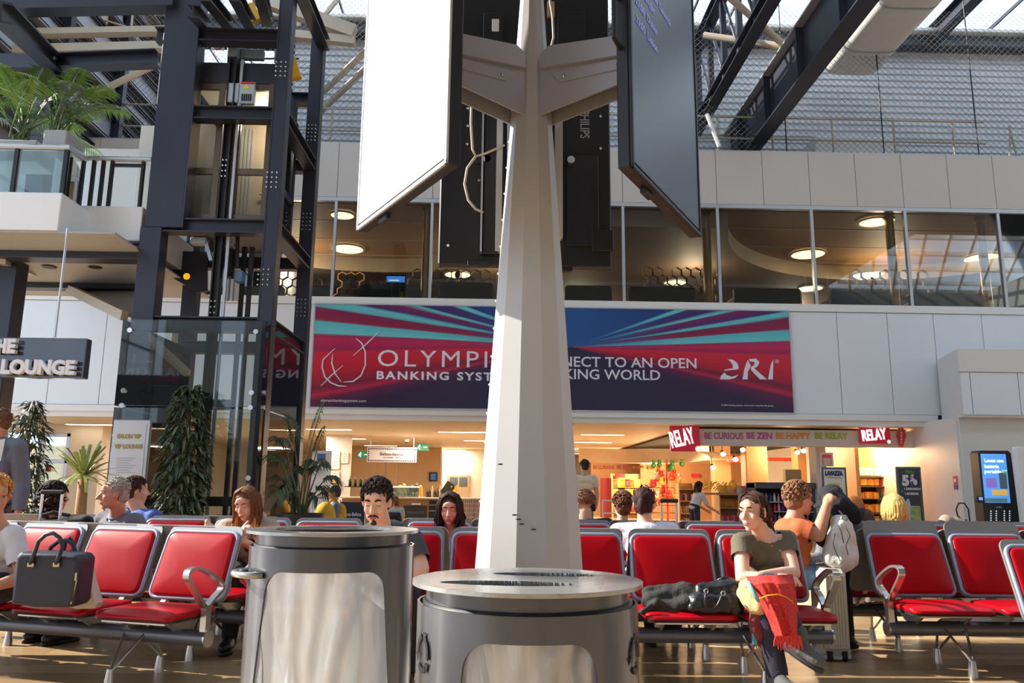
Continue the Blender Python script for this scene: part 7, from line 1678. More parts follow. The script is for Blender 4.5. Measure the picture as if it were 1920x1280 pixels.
# ---- the curly-haired woman at the far left
hcu = hairm('espresso', (38, 26, 24))
cu, ck = person('woman with dark curly tied hair behind the suitcase handle', P(104, 932, 7.2), P(104, 972, 7.25), V((P(104, 1040, 7.25).x, 7.15, .53)), yaw=PI-.3, hyaw=PI-.9, hs=.95, sk='tan', voxel=.010, shw=.165, girth=.92, shirt=cloth('black_top', (34, 32, 36)), sleeve=1.5, trousers=D_jeans, shoes=(m_black, m_rubber), face=False,
       hair=('short', hcu, dict(curl=1, n=420, ln=.04, r=.008, thick=1.12, nape=-.13)), seed=13, neckcut=.05)
o = MB(); rr = random.Random(6)
for k in range(110):
    q = ck['head']+V((rr.gauss(-.02, .05), rr.gauss(-.05, .04), rr.gauss(-.05, .055))); o.tube([q+V((.018*math.cos(a*1.6), .018*math.sin(a*1.6), -.008*a)) for a in range(6)], [.004, .008, .008, .008, .007, .003], 5)
o.build('curls', hcu, cu, True)
# ---- the blonde woman at the left edge, close
GAZE = (.1, -.2)
hbl = hairm('dark_blonde', (186, 132, 72)); Yl2 = 4.95
lo, lk = person('woman in a white T-shirt with tied fair hair cut off at the left edge', P(-9, 930, Yl2), P(-4, 985, Yl2+.08), V((P(-14, 1100, 5.1).x, 5.12, .53)), yaw=.0, hyaw=.75, hpitch=.12, hs=.95, sk='tan', voxel=.007, shw=.165, girth=.95, J=dict(elL=P(42, 1082, 4.98), haL=P(-14, 1100, 4.8), shL=P(26, 1004, 5.02)),
      shirt=cloth('white_tee', (214, 214, 222), .25), sleeve=.66, trousers=D_jeans, shoes=(m_black, m_rubber), bust=.7, hair=('short', hbl, dict(n=240, ln=.05, r=.0045, hairline=.072, thick=1.0, nape=-.08)), seed=14, neckcut=.06)
o = MB(); q = lk['head']+lk['R'] @ V((.0, .11, .03)); rr = random.Random(2)
for k in range(40): a_ = rr.uniform(0, 6.3); b__ = rr.uniform(-.8, .8); p = q+V((math.cos(a_)*.035, math.sin(a_)*.03, b__*.035)); o.tube([p, p+V((rr.gauss(0, .012), rr.gauss(.01, .012), rr.gauss(0, .012))), p+V((rr.gauss(0, .02), rr.gauss(.01, .02), rr.gauss(-.01, .02)))], [.008, .008, .002], 5)
o.ell(q, (.036, .034, .036)); o.build('hair_knot', hbl, lo, True)
# ---- the standing man in the grey suit
Ys2 = 7.6; zf = lambda px, py, Y: P(px, py, Y)
sj = dict(shL=P(34, 838, Ys2+.02), shR=P(-46, 838, Ys2+.1), elL=P(42, 905, Ys2+.05), haL=P(34, 962, Ys2-.02), elR=P(-56, 905, Ys2+.1), haR=P(-50, 962, Ys2), pnL=V((-1, 0, 0)), pnR=V((1, 0, 0)))
bx_ = P(-6, 960, Ys2+.06).x
sj.update(knL=V((bx_+.10, Ys2+.02, .48)), knR=V((bx_-.10, Ys2+.08, .48)), anL=V((bx_+.11, Ys2+.06, .09)), anR=V((bx_-.11, Ys2+.1, .09)))
m_suit = cloth('grey_suit', (104, 110, 124), .3); m_wsh = cloth('white_shirt', (214, 216, 224))
GAZE = (-.2, 0)
su, sk_ = person('balding man in a grey suit jacket standing at the left edge', P(-4, 790, Ys2), P(-2, 822, Ys2+.05), V((bx_, Ys2+.06, .93)), yaw=-.8, hyaw=-1.2, hs=1.0, sk='tan', male=True, voxel=.008, shw=.2, girth=1.0, J=sj, shirt=m_suit, sleeve=1.92, loose=.022, trousers=cloth('dark_suit_trousers', (52, 54, 66)), shoes=(m_black, m_rubber),
      collar=m_wsh, hair=('short', hairm('cropped_brown', (92, 62, 46)), dict(n=120, ln=.012, r=.003, hairline=.085, thick=.955)), seed=15, neckcut=.062)
o = MB(); o.quad(*[P(x, y, Ys2-.17) for x, y in ((-8, 826), (10, 822), (2, 862), (-10, 880))]); o.build('shirt_front', m_wsh, su)
# ---- the woman with the hair clip seen from behind
Yw3 = 5.85; m_wt = cloth('white_tee_2', (222, 220, 232), .25); haub = hairm('auburn_black', (48, 22, 20))
bu, bk = person('woman with a hair clip and a white top seen from behind, right of the pillar', P(1208, 945, Yw3), P(1210, 979, Yw3-.02), V((P(1210, 1060, Yw3).x, Yw3-.10, .53)), yaw=PI, hyaw=PI-.35, hs=.98, sk='fair', voxel=.007, shw=.17, girth=.95, shirt=m_wt, sleeve=.6, trousers=D_jeans, shoes=(m_black, m_rubber), face=False, neckcut=.07, J=dict(shR=P(1258, 995, Yw3), shL=P(1160, 997, Yw3)),
      hair=('short', haub, dict(n=30, ln=.05, r=.003, thick=1.0, nape=-.06, hairline=.07)), seed=16)
o = MB(); c = bk['head']; Rb = head_rot(PI-.35, 0)
for k in range(60):
    u = -1.5+3.0*k/59; sx = math.sin(u); p0 = V((.076*sx, -.01, .055+.05*math.cos(u))); 
    o.tube([c+Rb @ (q*.98) for q in (p0, V((.082*sx, .045, .04+.05*math.cos(u))), V((.062*sx, .105, .02)), V((.02*sx, .128, -.005)), V((.006*sx, .13, -.045)))], [.004, .008, .008, .007, .004], 6, flat=.6)
o.ell(c+Rb @ V((0, .115, -.01)), (.034, .03, .062), Rb, 14, 10); o.build('pinned_hair', haub, bu, True)
o = MB(); q = c+V((-.05, -.085, .0))
o.tube([q+V((.012*math.sin(a), -.008*math.cos(a), .035-.018*a)) for a in (0, 1, 2, 3, 4)], [.006, .012, .013, .012, .006], 8); o.build('hair_clip', mat('clip_shell', (150, 110, 96), .2, .3, .4, 60), bu, True)
# ---- the man with headphones and the curly person beyond
Yk3 = 7.15
hp, hk = person('man with cropped hair and headphones round his neck, seen from behind', P(1094, 944, Yk3), P(1096, 975, Yk3), V((P(1098, 1040, Yk3).x, Yk3-.1, .53)), yaw=PI, hyaw=PI+.5, hs=.96, sk='fair', male=True, voxel=.010, shw=.2, shirt=cloth('black_tee', (26, 26, 30)), sleeve=.7, trousers=D_jeans, shoes=(m_black, m_rubber), face=False, neckcut=.05,
      hair=('short', hairm('chestnut', (112, 76, 50)), dict(n=200, ln=.02, r=.004, nape=.0, thick=.99)), seed=17)
o = MB(); c = hk['head']; o.tube([c+V((.088*math.cos(a), .02, -.045+.11*math.sin(a)*.6)) for a in [PI*k/10 for k in range(11)]], .008, 6)
for x in (-1, 1): o.tube([c+V((x*.072, .01, -.03)), c+V((x*.104, .01, -.03))], .036, 14)
tag(o.build('headphones', m_black, None, .6), 'black headphones worn by the man with cropped hair', 'headphones')
person('person with short curly brown hair seen from behind, beside the queue rail', P(1166, 948, 7.3), P(1166, 978, 7.3), V((P(1166, 1040, 7.3).x, 7.2, .53)), yaw=PI, hyaw=PI+.2, hs=.93, sk='fair', voxel=.011, shw=.165, shirt=cloth('teal_grey', (90, 108, 112)), sleeve=.8, trousers=D_jeans, shoes=(m_black, m_rubber), face=False, neckcut=.05,
       hair=('short', hairm('curly_brown', (98, 62, 44)), dict(curl=1, n=420, ln=.034, r=.0075, thick=1.1, nape=-.10)), seed=18)
# ---- the blonde woman seen from behind on the right
bw, bwk = person('woman with a blonde bob and black top seen from behind', P(1676, 952, 7.55), P(1676, 986, 7.55), V((P(1676, 1040, 7.55).x, 7.45, .53)), yaw=PI, hyaw=PI-.3, hs=1.02, sk='fair', voxel=.010, shw=.17, shirt=cloth('black_top', (34, 32, 36)), sleeve=1.5, trousers=D_jeans, shoes=(m_black, m_rubber), face=False, neckcut=.04,
       hair=('long', hairm('blonde', (214, 160, 92)), dict(length=.20, n=190, phimin=.5, wave=.006, vol=1.10, r=.0105)), seed=19)
o = MB(); c = bwk['head']
tag(MB().cap(P(1775, 978, 7.5), P(1804, 988, 7.5), .07, .06).cap(P(1790, 982, 7.5), P(1830, 995, 7.5), .07, .05).build('folded_coat', cloth('taupe_coat', (150, 136, 122)), None, True), 'taupe coat lying over the bench back beside the blonde woman', 'coat')
# ---- the man in the orange T-shirt
Yo = 5.95; m_or = cloth('orange_tee', (190, 98, 54), .3); hbz = hairm('greying_brown', (122, 86, 60))
GAZE = (0, 0)
oj = dict(shL=P(1497, 985, Yo+.20), shR=P(1500, 990, Yo-.14), elR=P(1534, 1003, Yo-.2), haR=P(1550, 948, Yo-.16), elL=P(1545, 1010, Yo+.22), haL=P(1565, 960, Yo+.2), pnR=V((.8, .5, .1)), pnL=V((.8, -.5, 0)),
          knR=V((P(1536, 1070, Yo).x+.02, Yo-.1, .54)), anR=V((P(1528, 1120, Yo-.1).x, Yo-.2, .10)), knL=V((P(1550, 1070, Yo).x+.05, Yo+.14, .54)), anL=V((P(1548, 1120, Yo).x, Yo+.12, .10)))
oo, ok_ = person('man in an orange T-shirt sitting sideways and holding up a black jacket', P(1499, 936, Yo), P(1487, 972, Yo), V((P(1480, 1080, Yo).x, Yo, .54)), yaw=PI/2, hyaw=PI/2+.25, hpitch=.05, hs=1.0, J=oj, sk='tan', male=True, voxel=.007, shw=.19, girth=1.08, shirt=m_or, sleeve=.62, trousers=cloth('light_jeans', (106, 138, 178), .3), shoes=(cloth('cream_trainer', (206, 200, 186)), m_white), fists=1.3,
      hair=('short', hbz, dict(curl=1, n=420, ln=.034, r=.0062, nape=-.09, hairline=.06, thick=1.04)), seed=20)
c, R_ = ok_['head'], ok_['R']; o = MB(); f_ = lambda p: c+R_ @ V(p)
for x in (-1, 1):
    o.tube([f_((x*.032+.022*math.cos(a), -.094, .006+.017*math.sin(a))) for a in [2*PI*k/12 for k in range(12)]], .0018, 5, True); o.tube([f_((x*.054, -.092, .01)), f_((x*.08, 0.01, .012))], .002, 5)
o.tube([f_((-.010, -.098, .008)), f_((.010, -.098, .008))], .002, 5); tag(o.build('spectacles', m_black), 'thin spectacles worn by the man in the orange T-shirt', 'glasses')
# ---- person with a black cap behind the raised jacket, and the jacket
Yj = 6.15
ca, ck2 = person('person in a black cap half hidden behind the raised black jacket', P(1560, 940, Yj+.1), P(1580, 975, Yj+.1), V((P(1592, 1080, Yj).x, Yj+.12, .54)), yaw=-PI/2+.2, hyaw=-PI/2+.2, hpitch=.5, hs=.94, sk='mid', voxel=.010, shw=.17, shirt=cloth('grey_sweat', (120, 124, 130)), sleeve=1.9, trousers=cloth('black_leggings', (30, 28, 32)), shoes=(m_black, m_rubber), neckcut=.05, seed=21,
       J=dict(knL=V((P(1575, 1080, Yj).x, Yj-.02, .54)), knR=V((P(1575, 1080, Yj).x, Yj+.22, .54)), anL=V((P(1578, 1120, Yj).x, Yj-.05, .1)), anR=V((P(1578, 1120, Yj).x, Yj+.2, .1))))
o = MB(); c, R_ = ck2['head'], ck2['R']; o.ell(c+R_ @ V((0, .015, .045)), (.088, .104, .085), R_, 18, 12); o.ell(c+R_ @ V((0, -.10, .035)), (.065, .065, .010), R_, 14, 8); me = solid(o, .009, 3); ca_ = mesh_part(me, 'cap', cloth('black_cap', (30, 28, 32)), ca)
jk = thing('jacket', 'black jacket held up between the man in orange and the person in the cap', 'jacket', P(1570, 960, Yj-.1))
o = MB(); o.cap(P(1560, 932, Yj-.12), P(1598, 958, Yj-.16), .065, .06, 12); o.cap(P(1555, 940, Yj-.1), P(1546, 1010, Yj-.05), .06, .07, 12); o.cap(P(1572, 945, Yj-.14), P(1562, 1010, Yj-.08), .07, .06, 12); o.cap(P(1598, 958, Yj-.16), P(1604, 972, Yj-.16), .055, .045, 12); o.cap(P(1565, 925, Yj-.08), P(1584, 945, Yj-.1), .05, .05, 12)
me = solid(o, .011, 3, .014, 10); mesh_part(me, 'cloth', cloth('black_jacket', (28, 27, 32), .5), jk)
MB().tube([P(1573, 957, Yj-.24), P(1580, 966, Yj-.24), P(1588, 977, Yj-.22)], .006, 6).build('zip', m_alu, jk); 
bp2 = person('person with long amber hair standing near the alcove', P(1604, 950, 9.0), P(1600, 975, 9.0), V((P(1600, 1060, 9.0).x, 9.0, .9)), yaw=PI-.4, hyaw=PI-.7, hs=.93, sk='mid', voxel=.012, shirt=cloth('brown_coat', (88, 66, 52)), sleeve=1.9, trousers=D_jeans, shoes=(m_black, m_rubber), face=False, neckcut=.03, J=dict(knL=V((P(1600, 1060, 9.0).x+.1, 9, .48)), knR=V((P(1600, 1060, 9.0).x-.1, 9, .48)), anL=V((P(1600, 1060, 9.0).x+.1, 9.03, .09)), anR=V((P(1600, 1060, 9.0).x-.1, 9.03, .09))), hair=('long', hairm('amber', (150, 92, 44)), dict(length=.26, n=110, vol=1.05)), seed=23)
# ---- standing and walking people further back
def stander(label, px, pyh, Y, yaw, hyaw, top, leg_, hr, sk='mid', male=True, hpitch=0.0, lean=0.0, hs=.95, seed=30, sleeve=.6, fw=True, kw=None):
    head = P(px, pyh, Y); f = V((math.sin(yaw), -math.cos(yaw), 0)); l_ = V((math.cos(yaw), math.sin(yaw), 0)); zt = head.z+.11; hip = V((head.x, Y, zt*.535)); hd = V((head.x, Y, head.z))-f*0
    neck = V((head.x, Y, head.z-.17))-f*.0
    if lean: hip = hip-f*lean
    J = {}
    for k, sg in (('L', 1), ('R', -1)):
        J['kn'+k] = hip*1.0+l_*sg*.10+f*.02; J['kn'+k].z = hip.z*.53; J['an'+k] = hip+l_*sg*.11; J['an'+k].z = .09
        sh = neck+l_*sg*(.19 if male else .165)-V((0, 0, .05)); J['el'+k] = sh+l_*sg*.05-V((0, 0, .27))+f*(.02+lean*.4); J['ha'+k] = J['el'+k]+f*(.10+lean)-V((0, 0, .22-lean*.5)); J['pn'+k] = l_*-sg
    return person(label, hd, neck, hip, yaw=yaw, hyaw=hyaw, hpitch=hpitch, hs=hs, J=J, sk=sk, male=male, voxel=.013, shw=.19 if male else .165, shirt=top, sleeve=sleeve, trousers=leg_, shoes=(m_black, m_rubber), face=False, hair=hr, seed=seed, neckcut=.05)
stander('man in a cream T-shirt standing with his back turned beside the pillar', 1095, 874, 15.0, PI, PI+.4, cloth('cream_tee', (222, 198, 168)), cloth('grey_jeans', (110, 116, 130)), ('short', hb, dict(n=60, ln=.03, r=.007)), seed=31)
stander('woman in a white blouse and dark trousers stooping at the fruit gondola', 1311, 911, 20.6, PI/2+.3, PI/2+.3, cloth('white_blouse', (200, 200, 204)), cloth('dark_slacks', (44, 50, 62)), ('long', hd, dict(length=.3, n=40, r=.014)), male=False, hpitch=.5, lean=.16, seed=32, sleeve=.9)
stander('person in a denim jacket with a yellow rucksack beside the cafe', 627, 924, 14.0, -PI/2+.4, -PI/2, cloth('denim_jacket', (84, 112, 148)), D_jeans, ('short', hbr, dict(n=60, ln=.03, r=.007)), male=False, seed=33, sleeve=1.9)
stander('child in a pale top standing at the cafe counter', 741, 938, 19.5, PI, PI+.8, cloth('pale_grey_top', (180, 178, 176)), D_jeans, ('long', hg, dict(length=.2, n=30, r=.014)), male=False, hs=.85, seed=34)
q = P(609, 968, 13.75); t = thing('rucksack', 'yellow rucksack on the back of the person in denim', 'rucksack', q)
o = MB(); o.ell(q, (.19, .15, .25)); o.ell(q+V((0, -.1, -.08)), (.14, .08, .12)); me = solid(o, .014, 4, .006, 9); mesh_part(me, 'bag_body', cloth('mustard', (216, 160, 44)), t); MB().tube([q+V((.06, -.02, .22)), q+V((.12, .1, .3)), q+V((.2, .15, .2))], .02, 6).build('strap', cloth('mustard', (216, 160, 44)), t)
q = P(639, 965, 14.0); tag(MB().ell(q, (.10, .1, .2)).ell(q+V((-.02, -.05, -.05)), (.08, .08, .1)).build('shoulder_bag', cloth('mustard_2', (206, 150, 40)), None, True), 'small yellow bag at the side of the person in denim', 'bag')
sl_ = lambda px, Y, l: None
GAZE = (0, -.05)
for px_, py_, l in ((858, 517, 'dark figure standing in the lounge window left of the pillar'),):
    hd_ = P(px_, py_, 21.6); hip_ = V((hd_.x, 21.6, hd_.z-.72)); person(l, hd_, V((hd_.x, 21.6, hd_.z-.17)), hip_, yaw=PI, hyaw=PI, hs=.95, voxel=.015, shirt=cloth('black_top', (34, 32, 36)), trousers=D_jeans, shoes=(m_black, m_rubber), sleeve=1.9, face=False, hair=('short', hb, dict(n=40, ln=.03, r=.007)), seed=40,
        J=dict(knL=hip_+V((.1, 0, -.42)), knR=hip_+V((-.1, 0, -.42)), anL=hip_+V((.1, 0, -.82)), anR=hip_+V((-.1, 0, -.82)))) if hip_.z-.9 > 4.9 else None
# ================================================================ plants
m_bark = mat('bark', (98, 76, 56), .85, 0, .2, 20); m_potd = mat('pot_black', (34, 34, 36), .5)
def leafmat(n, c): return mat('leaf_'+n, c, .42, 0, .28, 22)
def leaf(o, p, d, ln, wd, n_, droop=.4):
    d = d.normalized(); s = d.cross(n_); s = s.normalized() if s.length > 1e-4 else V((1, 0, 0)); u = s.cross(d)
    a = p+d*ln*.45-u*wd*.1; b = p+d*ln-V((0, 0, ln*droop))
    o.add([p, a+s*wd/2+u*wd*.18, a, a-s*wd/2+u*wd*.18, b], [(0, 1, 2), (0, 2, 3), (1, 4, 2), (2, 4, 3)])
def ficus(label, base, z0, z1, rx, n, ln, wd, seed, lm, pot=True):
    t = thing('ficus_plant', label, 'plant', base); rr = random.Random(seed)
    stem = [base+V((rr.gauss(0, .02), rr.gauss(0, .02), z)) for z in [.1+(z1-.15)*k/6 for k in range(7)]]
    MB().tube(stem, [.03]*6+[.008], 8).build('trunk', m_bark, t, True); o = MB(); br = MB()
    for k in range(n):
        u = rr.random(); z = z0+(z1-z0)*u; r_ = rx*(.35+.65*math.sin(PI*min(1, .12+u*.95))**.7)*(rr.random()**.45); a = rr.random()*2*PI
        p = base+V((r_*math.cos(a), r_*.8*math.sin(a), z)); d = V((math.cos(a+rr.gauss(0, .6)), math.sin(a+rr.gauss(0, .6)), rr.uniform(-1.3, .45))); n0 = len(o.f); leaf(o, p, d, ln*rr.uniform(.7, 1.2), wd*rr.uniform(.8, 1.2), V((rr.gauss(0, .3), rr.gauss(0, .3), 1)), rr.uniform(.1, .5)); mi = rr.choice((0, 0, 1, 2)); o.m[n0:] = [mi]*(len(o.f)-n0)
    for k in range(26): u = rr.random(); z = z0+(z1-z0)*u*.9; a = rr.random()*2*PI; br.tube([base+V((0, 0, z)), base+V((rx*.4*math.cos(a), rx*.4*math.sin(a), z+.12)), base+V((rx*.75*math.cos(a), rx*.7*math.sin(a), z+.1))], [.008, .006, .002], 5)
    br.build('branches', m_bark, t, True); o.build('foliage', [lm, leafmat('grey_green', (112, 124, 92)), leafmat('deep_green', (46, 62, 38))], t, kind='stuff')
    if pot: MB().lathe([(0, 0), (.2, 0), (.26, .45), (.24, .45), (.23, .40), (0, .40)], base, 28).build('pot', m_potd, t, .6)
def frond(t, p, d, ln, lm, rr, leaflet=.28, n=26, sag=.5, wd=.022, vdroop=.5):
    o = MB(); d = d.normalized(); pts = []; side = d.cross(V((0, 0, 1))); side = side.normalized() if side.length > 1e-3 else V((1, 0, 0))
    for k in range(9): u = k/8; pts.append(p+d*ln*u+V((d.x, d.y, 0))*ln*.25*u*u-V((0, 0, sag*ln*u*u)))
    o.tube(pts, [.010*(1-.8*k/8) for k in range(9)], 5)
    for k in range(n):
        u = .22+.78*k/(n-1); i = min(7, int(u*8)); f = u*8-i; q = pts[i].lerp(pts[i+1], f); tg = (pts[i+1]-pts[i]).normalized(); upv = side.cross(tg)
        for sg in (-1, 1):
            ll = leaflet*(math.sin(PI*min(1, .18+u*.80))**.6)*rr.uniform(.85, 1.1); dd = tg*.75+side*sg*.85+upv*.15; leaf(o, q, dd, ll, wd, upv, vdroop*rr.uniform(.6, 1.2))
    o.build('frond', lm, t)
g1 = leafmat('dark_green', (58, 74, 46)); g2 = leafmat('olive_green', (74, 92, 48)); g3 = leafmat('bright_green', (104, 142, 44)); g4 = leafmat('yellow_green', (140, 152, 76))
bf = P(338, 940, 10.45); bf.z = 0
ficus('tall leafy column-shaped ficus in front of the lift glass', bf, .75, P(338, 722, 10.45).z, .29, 1300, .16, .046, 3, g1)
bf = P(40, 940, 10.9); bf.z = 0
ficus('leafy ficus at the far left behind the man in the suit', bf, .7, P(45, 750, 10.9).z, .26, 640, .15, .042, 4, g1)
by = P(150, 955, 9.6); by.z = 0; t = thing('yucca_plant', 'spiky yellow-green yucca on a thick trunk beside the entrance door', 'plant', by); rr = random.Random(5)
MB().tube([by+V((0, 0, .2)), by+V((.01, 0, .7)), by+V((0, 0, 1.2))], [.075, .065, .055], 10).build('trunk', mat('yucca_trunk', (160, 120, 80), .85, 0, .15, 20), t, True); MB().lathe([(0, 0), (.2, 0), (.25, .4), (.23, .4), (.22, .35), (0, .35)], by, 24).build('pot', m_potd, t, .6)
for k in range(46):
    a = rr.random()*2*PI; e = rr.uniform(-.2, 1.2); d = V((math.cos(a)*math.cos(e), math.sin(a)*math.cos(e), math.sin(e))); o = MB(); p = by+V((0, 0, 1.18+rr.random()*.12)); L_ = rr.uniform(.34, .5); pts = [p+d*L_*u-V((0, 0, .30*L_*u*u*(1.4-e))) for u in (0, .35, .7, 1)]
    o.band(pts, d.cross(V((0, 0, 1))) if abs(d.z) < .97 else V((1, 0, 0)), .034, [.004, .004, .004, .001]); o.build('leaf_blade', g4, t)
bk_ = P(562, 975, 10.9); bk_.z = 0; t = thing('kentia_palm', 'tall dark kentia palm in a black pot beside the lift glass', 'plant', bk_); rr = random.Random(6)
MB().lathe([(0, 0), (.26, 0), (.33, P(562, 962, 10.9).z), (.30, P(562, 962, 10.9).z), (.28, .5), (0, .5)], bk_, 28).build('pot', m_potd, t, .6)
for k, (px_, py_, ln, sg) in enumerate(((508, 830, 1.0, .55), (520, 790, 1.1, .5), (545, 770, .9, .25), (600, 760, .9, .10), (604, 800, .8, .15), (630, 880, .9, .6), (615, 905, .8, .7), (590, 850, .8, .4), (530, 880, .7, .6), (550, 920, .6, .6), (596, 925, .6, .6), (575, 860, .7, .5), (520, 905, .7, .7), (610, 850, .8, .5))):
    e = P(px_, py_, 10.9+rr.uniform(-.4, .3)); zs_ = .55; st = bk_+V((rr.uniform(-.06, .06), rr.uniform(-.05, .05), zs_)); mid = st.lerp(e, .5)+V((0, 0, .15)); MB().tube([st, st.lerp(mid, .5)+V((0, 0, .1)), mid], [.014, .011, .009], 6).build('stalk', g2, t); d = (e-mid); frond(t, mid, V((d.x, d.y, d.z+sg*d.length*.9)), d.length*1.15, g1 if k % 3 else g2, rr, .36, 20, sg, .026, .7)
def palm(label, base, h, ln, n, lm, seed, lean=0):
    t = thing('areca_palm', label, 'plant', base); rr = random.Random(seed)
    for k in range(n):
        a = 2*PI*k/n+rr.uniform(-.3, .3); e = rr.uniform(.55, 1.35); d = V((math.cos(a)*math.cos(e)+lean, math.sin(a)*math.cos(e), math.sin(e))); s0 = base+V((rr.uniform(-.1, .1), rr.uniform(-.1, .1), 0)); p = s0+d*h*rr.uniform(.6, 1); MB().tube([s0, s0.lerp(p, .5)+V((0, 0, .05)), p], [.014, .012, .009], 6).build('stalk', g2, t); frond(t, p, d, ln*rr.uniform(.8, 1.15), lm if k % 3 else g2, rr, .34, 22, .45, .028, .5)
palm('bushy areca palm at the left end of the balcony', P(35, 262, Y1+.5), .45, 1.0, 20, g3, 7)
palm('areca palm in the grey corner planter of the balcony', P(108, 248, Y1+.5), .5, .85, 15, g3, 8, .1)

# ================================================================ luggage and bags
m_navy = mat('navy_leather', (34, 38, 52), .48, 0, .08, 8, .25, 180); m_blk = mat('black_leather', (30, 30, 33), .34, 0, .1, 8, .3, 40); m_gold2 = mat('pale_gold', (206, 190, 150), .3, .8)
def pxprism(pts, Y0, Y1, shrink=.92):       # body of a soft bag from its front outline
    o = MB(); f = [P(x, y, Y0) for x, y in pts]; c = sum(f, V((0, 0, 0)))/len(f); k = len(f); dy = Y1-Y0; lv = []
    for u, s_ in ((0, shrink), (.12, 1), (.88, 1.0), (1, shrink)): lv += [V((c.x+(q.x-c.x)*s_, Y0+dy*u, c.z+(q.z-c.z)*s_)) for q in f]
    o.add(lv, [(i*k+j, i*k+(j+1) % k, (i+1)*k+(j+1) % k, (i+1)*k+j) for i in range(3) for j in range(k)]+[tuple(range(k)), tuple(3*k+j for j in range(k))[::-1]]); return o
Yb = 4.72; t = thing('handbag', 'navy leather handbag with two round handles standing on the front left bench', 'bag', P(85, 1140, Yb))
ob = pxprism([(17, 1132), (19, 1120), (27, 1044), (34, 1035), (100, 1036), (143, 1040), (150, 1048), (140, 1130), (134, 1139), (60, 1139)], Yb-.10, Yb+.10).build('body', m_navy, t, .5); bv = ob.modifiers.new('b', 'BEVEL'); bv.width = .012; bv.segments = 3; bv.limit_method = 'ANGLE'
for y_, dx, nm in ((Yb-.112, 0, 'handle'), (Yb+.10, 24, 'handle')):
    k_ = 1.0 if dx == 0 else .8
    MB().tube([P(x+dx, 1056-(1056-y)*(k_ if dx else 1)+ (2 if dx else 0), y_) for x, y in ((57, 1058), (64, 1038), (72, 1015), (86, 1002), (100, 999), (112, 1008), (117, 1024), (110, 1045), (105, 1058))], .0115, 10).build(nm, m_navy, t, True)
for x in (57, 105): q = P(x, 1059, Yb-.115); MB().cbox(q.x-.018, q.x+.018, q.y-.004, q.y+.006, q.z-.012, q.z+.012, .004).build('buckle', m_gold2, t)
MB().tube([P(149, 1050, Yb-.06), P(143, 1090, Yb-.09), P(133, 1132, Yb-.095)], .004, 6).build('zip', m_gold2, t); q = P(142, 1080, Yb-.10); MB().cbox(q.x-.006, q.x+.006, q.y-.004, q.y+.003, q.z-.025, q.z+.02, .003).build('zip_puller', m_gold2, t)
t = thing('tote_bag', 'cream canvas tote bag behind the navy handbag', 'bag', P(150, 1138, 4.9)); Yt_ = 4.90
ob = pxprism([(110, 1134), (112, 1042), (150, 1038), (157, 1040), (168, 1090), (180, 1131), (176, 1141), (140, 1142)], Yt_-.05, Yt_+.05, .9).build('body', mat('canvas', (190, 176, 162), .9, 0, .06, 10, .3, 120), t, .6)
MB().tube([P(x, y, Yt_+.06) for x, y in ((118, 1042), (122, 1018), (132, 1008), (138, 1020), (142, 1040))], .012, 8).build('handle', cloth('navy_strap', (44, 52, 80)), t, True)
# black handbag and dark jacket beside the woman in olive
Yq = 4.98; t = thing('handbag', 'shiny black leather handbag lying beside the woman in olive', 'bag', P(1345, 1150, Yq))
o = MB(); o.cap(P(1308, 1132, Yq-.02), P(1372, 1128, Yq), .075, .085, 14); o.cap(P(1318, 1112, Yq), P(1370, 1104, Yq+.02), .06, .07, 14); o.cap(P(1300, 1138, Yq-.06), P(1380, 1140, Yq-.04), .04, .05, 12); o.cap(P(1352, 1096, Yq), P(1384, 1102, Yq+.02), .035, .05, 10); me = solid(o, .008, 2, .010, 13); mesh_part(me, 'body', m_blk, t)
MB().tube([P(x, y, Yq-.14) for x, y in ((1324, 1108), (1322, 1128), (1326, 1143), (1336, 1144), (1346, 1134), (1354, 1116), (1356, 1108))], .0085, 8).build('handle', m_blk, t, True); MB().tube([P(x, y, Yq+.02) for x, y in ((1345, 1088), (1358, 1082), (1374, 1086), (1386, 1096))], .009, 8).build('handle', m_blk, t, True)
for x, y in ((1324, 1108), (1356, 1112)): q = P(x, y, Yq-.15); MB().tube([q+V((.012*math.cos(a), 0, .012*math.sin(a))) for a in [k*PI/5 for k in range(10)]], .003, 6, True).build('ring', m_bolt, t)
t = thing('folded_jacket', 'dark jacket folded on the red seat left of the shiny black handbag', 'jacket', P(1250, 1145, Yq)); o = MB()
o.cap(P(1216, 1126, Yq+.06), P(1290, 1112, Yq+.08), .05, .065, 12); o.cap(P(1222, 1140, Yq), P(1300, 1132, Yq), .04, .055, 12); o.cap(P(1214, 1112, Yq+.1), P(1280, 1104, Yq+.12), .04, .05, 12); o.cap(P(1206, 1146, Yq-.02), P(1230, 1132, Yq-.02), .018, .03, 10); me = solid(o, .009, 2, .014, 11); mesh_part(me, 'cloth', cloth('dark_anorak', (46, 46, 44), .5), t)
MB().tube([P(1186, 1152, Yq-.02), P(1204, 1146, Yq-.08), P(1222, 1132, Yq-.07)], .010, 8).build('strap', cloth('dark_anorak', (46, 46, 44)), t)
